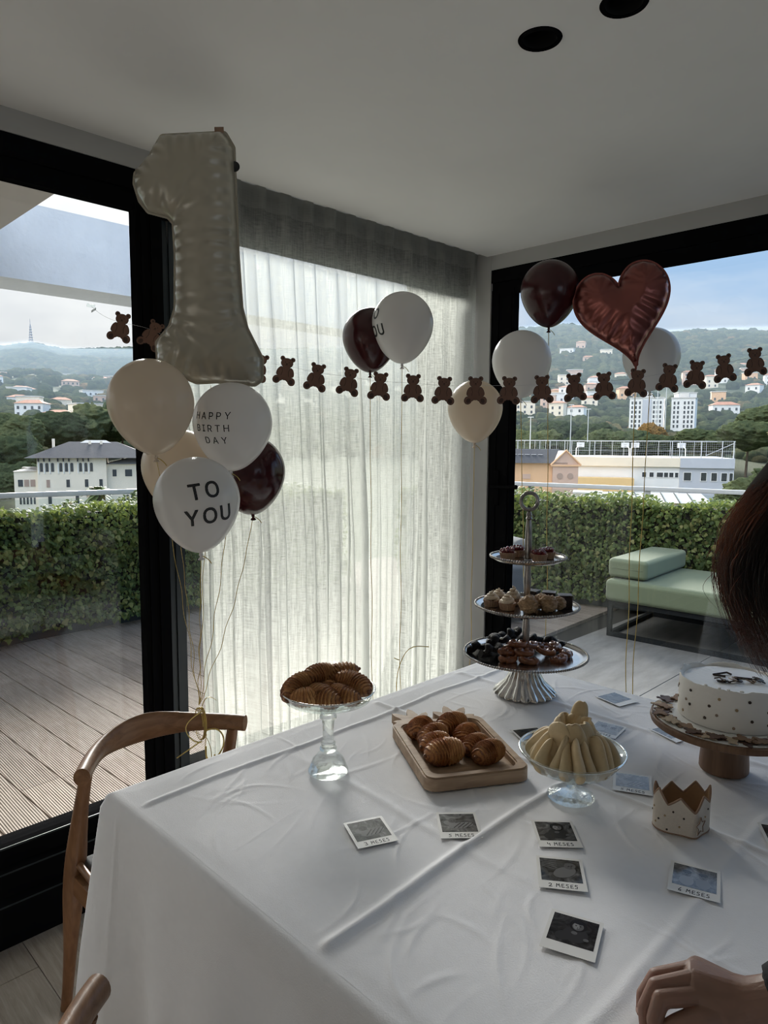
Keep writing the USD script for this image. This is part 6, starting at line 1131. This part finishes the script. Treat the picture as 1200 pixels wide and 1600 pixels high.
def photo(label, loc, rz, seed, text=None, tone=(0.01, 0.35), subject=0, curl=0.0):
    """Card 77 x 88 mm, its lower edge towards local -y."""
    rg = np.random.default_rng(seed); t = thing('photo_card', label, 'photograph', loc, rz=rz, group='instant photographs on the table')
    w, l = 0.0385, 0.044; gx_, gy_ = np.meshgrid(np.linspace(-w, w, 9), np.linspace(-l, l, 9), indexing='ij')
    def bend(m): v = m.vertices.copy(); v[:, 2] += curl * ((v[:, 0] / w) ** 2) * 0.004 + curl * ((v[:, 1] / l) ** 2) * 0.003; m.vertices = v; return m
    put('card', bend(bx(-w, w, -l, l, 0, 0.0005).subdivide_to_size(0.02)), 'photo_card', t, smooth=False)
    nm = f'photo_print_{seed}'; photo_mat(nm, tone[0], tone[1], 38, seed)
    put('picture', bend(bx(-w + 0.0055, w - 0.0055, -l + 0.0205, l - 0.006, 0.0005, 0.0007).subdivide_to_size(0.02)), nm, t, smooth=False)
    def flat(name, poly, m_, z): put(name, bend(moved(extr(poly.intersection(sbox(-w + 0.0055, -l + 0.0205, w - 0.0055, l - 0.006)), 0.00012), (0, 0, z))), m_, t, smooth=False)
    if subject == 1:                        # a small figure in a hood, facing out
        flat('printed_figure', unary_union([ell(0.004, 0.000, 0.018, 0.017), ell(-0.012, -0.008, 0.012, 0.010, 20)]), 'photo_dark', 0.0007); flat('printed_hood', ell(0.005, 0.021, 0.0125, 0.0130), 'photo_black', 0.00083); flat('printed_face', ell(0.005, 0.0185, 0.0082, 0.0088), 'photo_mid', 0.00096); flat('printed_cheek', ell(0.0025, 0.0185, 0.0045, 0.0070, 10), 'photo_light', 0.00102)
        flat('printed_eyes', unary_union([ell(0.0018, 0.0198, 0.0015, 0.0008, -8), ell(0.0082, 0.0200, 0.0014, 0.0008, 8), ell(0.005, 0.0160, 0.0008, 0.0005), ell(0.0048, 0.0132, 0.0014, 0.0005), ell(0.005, 0.0268, 0.0085, 0.0028)]), 'photo_black', 0.00109); flat('printed_hands', unary_union([ell(0.002, 0.003, 0.0045, 0.0035), ell(0.020, -0.006, 0.004, 0.003)]), 'photo_mid', 0.00096)
    elif subject == 2:                      # a small figure asleep in a wrap
        flat('printed_cloth', unary_union([LineString([(-0.03, 0.036 - 0.004 * k), (-0.006, 0.038 - 0.006 * k)]).buffer(0.0007) for k in range(6)]), 'photo_grey', 0.0007); flat('printed_figure', ell(0.006, 0.002, 0.021, 0.013, 35), 'photo_grey', 0.00083); flat('printed_head', ell(0.016, 0.020, 0.0098, 0.0085, 20), 'photo_mid', 0.00096)
        flat('printed_features', unary_union([ell(0.014, 0.019, 0.002, 0.0006, 20), ell(0.019, 0.021, 0.002, 0.0006, 20), ell(0.018, 0.016, 0.0014, 0.0006)]), 'photo_black', 0.00109)
    elif subject == 3:                      # two heads side by side
        for x, b in ((-0.012, 'photo_light'), (0.013, 'photo_grey')):
            flat('printed_figure', ell(x, -0.006, 0.011, 0.014), b, 0.0007); flat('printed_head', ell(x, 0.014, 0.0068, 0.0080), 'photo_mid', 0.00083); flat('printed_hair', ell(x, 0.0195, 0.0072, 0.0045), 'photo_black', 0.00096); flat('printed_features', unary_union([ell(x - 0.0025, 0.0145, 0.0009, 0.0007), ell(x + 0.0025, 0.0145, 0.0009, 0.0007), ell(x, 0.0100, 0.0016, 0.0005)]), 'photo_black', 0.00109)
    elif subject == 4:                      # a small figure lying among blankets
        flat('printed_cloth', unary_union([ell(0.004, -0.002, 0.024, 0.010, 12), ell(-0.016, 0.006, 0.012, 0.008, -20)]), 'photo_light', 0.0007); flat('printed_head', ell(-0.010, 0.014, 0.0080, 0.0072, 10), 'photo_mid', 0.00083); flat('printed_folds', unary_union([LineString([(-0.01 + 0.008 * k, -0.010), (0.004 + 0.008 * k, 0.006)]).buffer(0.0008) for k in range(4)]), 'photo_dark', 0.00083)
        flat('printed_features', unary_union([ell(-0.012, 0.014, 0.0016, 0.0005), ell(-0.007, 0.0145, 0.0016, 0.0005)]), 'photo_black', 0.00096)
    if text: put('handwriting', bend(moved(extr(handwriting(text, -0.0225, -l + 0.0050, 0.0088, rg), 0.00015), (0, 0, 0.0005))), 'pen', t, smooth=False)
ZC = TZ + 0.0055
photo('photograph inscribed 3 MESES, leftmost of all the cards on the cloth', (-0.878, 0.844, ZC), 66, 1, '3 MESES', (0.09, 0.50), 4)
photo('photograph inscribed 5 MESES in front of the wooden board', (-0.779, 0.978, ZC), 47, 2, '5 MESES', (0.02, 0.40), 4)
photo('photograph inscribed 4 MESES in front of the glass bowl of rolls', (-0.636, 1.084, ZC), 43, 3, '4 MESES', (0.01, 0.30), 1)
photo('photograph inscribed 2 MESES in the middle of the column of three cards', (-0.567, 0.986, ZC), 36, 4, '2 MESES', (0.01, 0.22), 2)
photo('photograph inscribed 6 MESES in front of the felt crown', (-0.403, 1.125, ZC), 19, 5, '6 MESES', (0.02, 0.40), 3)
photo('uninscribed photograph of a hooded baby, nearest the viewer', (-0.478, 0.869, ZC), 20, 6, None, (0.004, 0.09), 1)
photo('photograph shining with window glare between glass bowl and felt crown', (-0.626, 1.367, ZC), 26, 7, '5 MESES', (0.05, 0.40), 4)
photo('photograph at the far edge of the table right of the silver stand', (-0.880, 1.800, ZC), 75, 8, None, (0.05, 0.40), 2)
photo('photograph lying behind the heap of folded rolls', (-0.800, 1.585, ZC), 8, 9, '6 MESES', (0.05, 0.40), 3)
photo('photograph half under the wooden cake stand', (-0.672, 1.685, ZC), 70, 10, None, (0.05, 0.40), 2)
photo('dark photograph peeping out left of the glass bowl', (-0.908, 1.420, ZC), 60, 11, None, (0.006, 0.08), 0)
photo('photograph cut by the right edge of the photo', (-0.335, 1.372, ZC), 30, 12, None, (0.01, 0.15), 1)
photo('photograph of which a white corner shows beneath the glass bowl', (-0.735, 1.315, ZC), 60, 13, None, (0.02, 0.3), 2)
# ------------------------------------------------------------------ the woman bending over the table at the right edge
mat('skin', (0.21, 0.115, 0.08), 0.5, var=0.06, scale=40, bump=0.0003, bump_scale=260, subsurface_weight=0.08, subsurface_scale=0.006)
mat('nail', (0.46, 0.28, 0.22), 0.25); mat('black_knit', (0.012, 0.012, 0.014), 0.9, bump=0.0008, bump_scale=300); mat('dark_denim', (0.02, 0.024, 0.034), 0.85); mat('shoe_leather', (0.02, 0.018, 0.016), 0.5)
_mats['hair'] = usdkit.material(stage, '/World/Looks/hair', {'h': ('principled_hair_bsdf', {'model': 'Chiang', 'parametrization': 'Melanin concentration', 'melanin': 0.94, 'melanin_redness': 0.32, 'roughness': 0.30, 'radial_roughness': 0.45, 'coat': 0.0, 'ior': 1.40})}, surface='h.BSDF')
mat('hair_base', (0.012, 0.007, 0.005), 0.7, specular_ior_level=0.08)
def sph(p, r, n=18): return m3.Manifold.sphere(float(r), n).translate(tuple(map(float, p)))
def limb(pts, rad, n=18): return m3.Manifold.batch_boolean([m3.Manifold.batch_hull([sph(a, ra, n), sph(b, rb, n)]) for a, b, ra, rb in zip(pts[:-1], pts[1:], rad[:-1], rad[1:])], m3.OpType.Add)
def soften(m, ln, it=10):
    t = TM(*meshkit.arrays(m.refine_to_length(ln))[:2]); t.merge_vertices(); trimesh.smoothing.filter_taubin(t, lamb=0.5, nu=0.52, iterations=it); return t
WB = np.array([0.20, 1.22, 0.0])
pw = thing('person', 'woman with long dark brown hair in black knitwear leaning in from the right', 'person', WB)
HC = np.array([-0.200, 1.000, 1.355]); FD = np.array([-0.72, -0.30, -0.62]); FD /= np.linalg.norm(FD)                # head centre, the way the face looks
HU = np.array([-0.52, -0.20, 0.70]); HU -= FD * (HU @ FD); HU /= np.linalg.norm(HU); HS = np.cross(FD, HU)
def hd(f, s, u): return HC + FD * f + HS * s + HU * u
neck0 = np.array([-0.055, 1.065, 1.255]); sh_l, sh_r = np.array([-0.02, 0.915, 1.205]), np.array([0.045, 1.235, 1.215]); pel = np.array([0.235, 1.225, 0.93]); chest = np.array([0.05, 1.09, 1.15])
elb, wr = np.array([-0.030, 0.965, 0.935]), np.array([-0.236, 0.858, 0.802])
K = [np.array(p) for p in ([-0.283, 0.823, 0.806], [-0.292, 0.836, 0.814], [-0.300, 0.853, 0.812], [-0.303, 0.871, 0.804])]        # knuckles, index to little finger (nearest first)
PIP = [np.array(p) for p in ([-0.315, 0.792, 0.800], [-0.326, 0.803, 0.803], [-0.335, 0.824, 0.799], [-0.332, 0.848, 0.790])]
DIP = [np.array(p) for p in ([-0.316, 0.777, 0.781], [-0.331, 0.786, 0.782], [-0.343, 0.808, 0.779], [-0.341, 0.835, 0.773])]
TIPS = [np.array(p) for p in ([-0.309, 0.771, 0.7655], [-0.325, 0.777, 0.7655], [-0.339, 0.797, 0.7655], [-0.338, 0.825, 0.765])]
parts_ = [m3.Manifold.batch_hull([sph(hd(0, 0, 0.025), 0.078), sph(hd(-0.022, 0, 0.022), 0.082), sph(hd(0.018, 0, -0.035), 0.062), sph(hd(0.045, 0, -0.085), 0.026)]), limb([hd(-0.03, 0, -0.05), neck0, chest], [0.055, 0.056, 0.09])]
parts_ += [m3.Manifold.batch_hull([sph(hd(0.080, 0, 0.018), 0.010), sph(hd(0.098, 0, -0.022), 0.012), sph(hd(0.072, 0, -0.022), 0.017)]), m3.Manifold.batch_hull([sph(hd(0.062, -0.018, -0.055), 0.009), sph(hd(0.062, 0.018, -0.055), 0.009), sph(hd(0.074, 0, -0.055), 0.010)])]
parts_ += [m3.Manifold.batch_hull([sph(hd(-0.005, s * 0.078, 0.015), 0.014), sph(hd(-0.005, s * 0.076, -0.018), 0.010)]) for s in (-1, 1)]
parts_ += [m3.Manifold.batch_hull([sph(chest, 0.105), sph(sh_l, 0.050), sph(sh_r, 0.050)]), m3.Manifold.batch_hull([sph(chest, 0.105), sph(pel, 0.12), sph(pel + np.array([0, -0.06, 0]), 0.10), sph(pel + np.array([0, 0.06, 0]), 0.10)])]
palm = m3.Manifold.batch_hull([sph(wr, 0.024)] + [sph(k, 0.0125) for k in K] + [sph((K[0] + wr) / 2 + np.array([0.004, -0.008, -0.012]), 0.018), sph((K[3] + wr) / 2 + np.array([0, 0.004, -0.008]), 0.015)])
body = m3.Manifold.batch_boolean(parts_ + [limb([sh_l, elb, wr], [0.045, 0.036, 0.0255]), palm, limb([sh_r, np.array([0.10, 1.33, 0.98]), np.array([0.02, 1.36, 0.80])], [0.045, 0.036, 0.025])], m3.OpType.Add)
for s in (-1, 1): body = body + limb([pel + np.array([0, 0.09 * s, -0.03]), WB + np.array([-0.02, 0.10 * s, 0.49]), WB + np.array([0.03, 0.10 * s, 0.09]), WB + np.array([-0.09, 0.11 * s, 0.035])], [0.088, 0.058, 0.04, 0.032])
hand2 = np.array([0.02, 1.36, 0.80])
for k in range(4): body = body + limb([hand2 + np.array([-0.02 - 0.012 * 0, -0.024 + 0.016 * k, -0.01]), hand2 + np.array([-0.075, -0.026 + 0.017 * k, -0.02]), hand2 + np.array([-0.105, -0.026 + 0.017 * k, -0.03])], [0.012, 0.0088, 0.007])
sk = soften(body, 0.022, 8)
big = put('body', sk, 'skin', pw, smooth=True, world=True)
hand = palm + limb([(wr * 0.4 + elb * 0.6), wr], [0.030, 0.0250], 24)
for i in range(4):
    r0 = (0.0108, 0.0110, 0.0106, 0.0095)[i]; hand = hand + limb([(K[i] * 0.8 + wr * 0.2), K[i], PIP[i], DIP[i], TIPS[i]], [r0 * 1.05, r0 * 1.10, r0 * 0.98, r0 * 0.86, r0 * 0.74], 20)
hand = hand + limb([wr + np.array([-0.012, -0.012, -0.008]), np.array([-0.274, 0.812, 0.790]), np.array([-0.294, 0.791, 0.781]), np.array([-0.310, 0.778, 0.7690])], [0.019, 0.0140, 0.0112, 0.0085], 20)
for i in range(4): hand = hand + limb([K[i] + np.array([0, 0, 0.003]), (K[i] * 0.35 + wr * 0.65) + np.array([0, 0, 0.010])], [0.0070, 0.0045], 12)    # tendons over the back of the hand
hm = soften(hand, 0.0032, 7); put('hand', hm, 'skin', pw, smooth=True, world=True)
for i in range(4):
    d = TIPS[i] - DIP[i]; d /= np.linalg.norm(d); n = np.array([-0.75, -0.55, 0.35]); n -= d * (n @ d); n /= np.linalg.norm(n); o = TIPS[i] - d * 0.002 + n * 0.0066
    put('fingernail', basis(moved(trimesh.creation.icosphere(2, 1), scale=(0.0048, 0.0058, 0.0012)), o, np.cross(d, n), d, n), 'nail', pw, smooth=True, world=True)
swt = m3.Manifold.batch_boolean([m3.Manifold.batch_hull([sph(chest, 0.115), sph(sh_l, 0.060), sph(sh_r, 0.060)]), m3.Manifold.batch_hull([sph(chest, 0.115), sph(pel, 0.130), sph(pel + np.array([0, -0.06, 0]), 0.115), sph(pel + np.array([0, 0.06, 0]), 0.115)]), limb([neck0 * 0.6 + chest * 0.4, chest], [0.066, 0.10]),
     limb([sh_l, elb, wr + (elb - wr) * 0.20], [0.056, 0.048, 0.0365]), limb([sh_r, np.array([0.10, 1.33, 0.98]), np.array([0.03, 1.357, 0.83])], [0.056, 0.047, 0.037])], m3.OpType.Add)
put('sweater', soften(swt, 0.02, 6), 'black_knit', pw, smooth=True, world=True)
cu0 = wr + (elb - wr) * 0.12; put('cuff', tube([cu0, cu0 + (elb - wr) * 0.04, cu0 + (elb - wr) * 0.10, cu0 + (elb - wr) * 0.20], (0.0335, 0.0365, 0.0375, 0.037), 28), 'black_knit', pw, smooth=60, world=True)
tr_ = m3.Manifold.batch_hull([sph(pel, 0.122), sph(pel + np.array([0, 0.08, -0.06]), 0.10), sph(pel + np.array([0, -0.08, -0.06]), 0.10)])
for s in (-1, 1): tr_ = tr_ + limb([pel + np.array([0, 0.09 * s, -0.03]), WB + np.array([-0.02, 0.10 * s, 0.49]), WB + np.array([0.03, 0.10 * s, 0.11])], [0.100, 0.070, 0.058])
put('trousers', soften(tr_, 0.025, 5), 'dark_denim', pw, smooth=True, world=True)
for s in (-1, 1): put('shoe', m3.Manifold.batch_hull([sph(WB + np.array([0.05, 0.10 * s, 0.04]), 0.04), sph(WB + np.array([0.04, 0.10 * s, 0.075]), 0.04), sph(WB + np.array([-0.13, 0.115 * s, 0.03]), 0.03), sph(WB + np.array([-0.06, 0.11 * s, 0.04]), 0.04)]), 'shoe_leather', pw, smooth=50, world=True)
for s in (-1, 1): put('eye', moved(trimesh.creation.icosphere(2, 0.0115), hd(0.068, s * 0.030, 0.012)), 'photo_card', pw, smooth=True, world=True); put('eyebrow', tube([hd(0.080, s * 0.016, 0.032), hd(0.078, s * 0.032, 0.037), hd(0.068, s * 0.046, 0.033)], (0.002, 0.0028, 0.0015), 8), 'hair_base', pw, world=True)
# hair: a dark mass over the skull and several thousand separate strands
hrm = m3.Manifold.batch_hull([sph(hd(-0.02, 0, 0.045), 0.092), sph(hd(0.02, 0, 0.050), 0.074), sph(hd(-0.050, 0, -0.02), 0.078)]) + limb([hd(-0.01, -0.070, 0.0), HC + np.array([0.0, -0.035, -0.075]), HC + np.array([0.05, -0.010, -0.13])], [0.044, 0.030, 0.014])
hp_ = put('hair', soften(hrm, 0.014, 6), 'hair_base', pw, smooth=True, world=True)
rg = np.random.default_rng(90); nst = 3800; LAT, DEP, ZZ = vx, vy, np.array([0, 0, 1.0])
def at_lat(L, z, dd): return np.outer(L, LAT) + np.outer(0.845 + dd, DEP) + np.outer(z, ZZ)
u = rg.uniform(0, 1, nst) ** 1.15; w = rg.normal(0, 1, nst)
ctrl_out = np.array([(0.520, 1.452), (0.464, 1.418), (0.430, 1.372), (0.414, 1.325), (0.418, 1.285), (0.436, 1.235), (0.466, 1.180)]); ctrl_in = np.array([(0.585, 1.462), (0.562, 1.425), (0.540, 1.375), (0.525, 1.325), (0.528, 1.275), (0.555, 1.215), (0.605, 1.140)])
pts = []
for j in range(7):
    L_ = ctrl_out[j, 0] + (ctrl_in[j, 0] - ctrl_out[j, 0]) * u + (rg.normal(0, 0.0025, nst) + (rg.uniform(0, 1, nst) < 0.06) * rg.normal(0, 0.010, nst) * (j > 1)) * (1 + 0.6 * j / 6); z_ = ctrl_out[j, 1] + (ctrl_in[j, 1] - ctrl_out[j, 1]) * u + rg.normal(0, 0.003, nst)
    dd = np.clip(w, -1.8, 1.8) * (0.045 - 0.003 * j) * (0.35 + 0.65 * np.sqrt(np.clip(u, 0, 1))) ; pts.append(at_lat(L_, z_, dd) - WB)
pts = np.stack(pts, 1); keep = rg.uniform(0, 1, nst); 
clump = (np.floor(u * 26) + 0.5) / 26; 
for j in range(4, 7):                        # locks gather towards their ends
    f_ = (j - 3) / 3 * 0.55; L_ = ctrl_out[j, 0] + (ctrl_in[j, 0] - ctrl_out[j, 0]) * clump; z_ = ctrl_out[j, 1] + (ctrl_in[j, 1] - ctrl_out[j, 1]) * clump; pts[:, j] = pts[:, j] * (1 - f_) + (at_lat(L_, z_, np.clip(w, -1.8, 1.8) * 0.03) - WB) * f_
from scipy.interpolate import CubicSpline
end = np.clip(1.02 - 0.66 * rg.uniform(0, 1, nst) ** 0.8, 0.36, 1.0)
tab = CubicSpline(np.linspace(0, 1, 7), pts, axis=1)(np.linspace(0, 1, 61)); qq = np.linspace(0, 1, 18)[None] * end[:, None] * 60; i0 = np.minimum(qq.astype(int), 59); fr_ = (qq - i0)[..., None]; ar = np.arange(nst)[:, None]
fine = tab[ar, i0] * (1 - fr_) + tab[ar, i0 + 1] * fr_
bc = UsdGeom.BasisCurves.Define(stage, path_for('hair_strands', hp_)); bc.CreateTypeAttr('linear')
bc.CreatePointsAttr(Vt.Vec3fArray.FromNumpy(fine.reshape(-1, 3).astype(np.float32))); bc.CreateCurveVertexCountsAttr(Vt.IntArray([18] * nst))
wd = np.tile(np.r_[np.full(12, 0.00058), np.linspace(0.00056, 0.00016, 6)], nst); bc.CreateWidthsAttr(Vt.FloatArray.FromNumpy(wd.astype(np.float32))); bc.SetWidthsInterpolation('vertex')
UsdShade.MaterialBindingAPI.Apply(bc.GetPrim()).Bind(M('hair')); tag(bc.GetPrim(), kind='stuff')
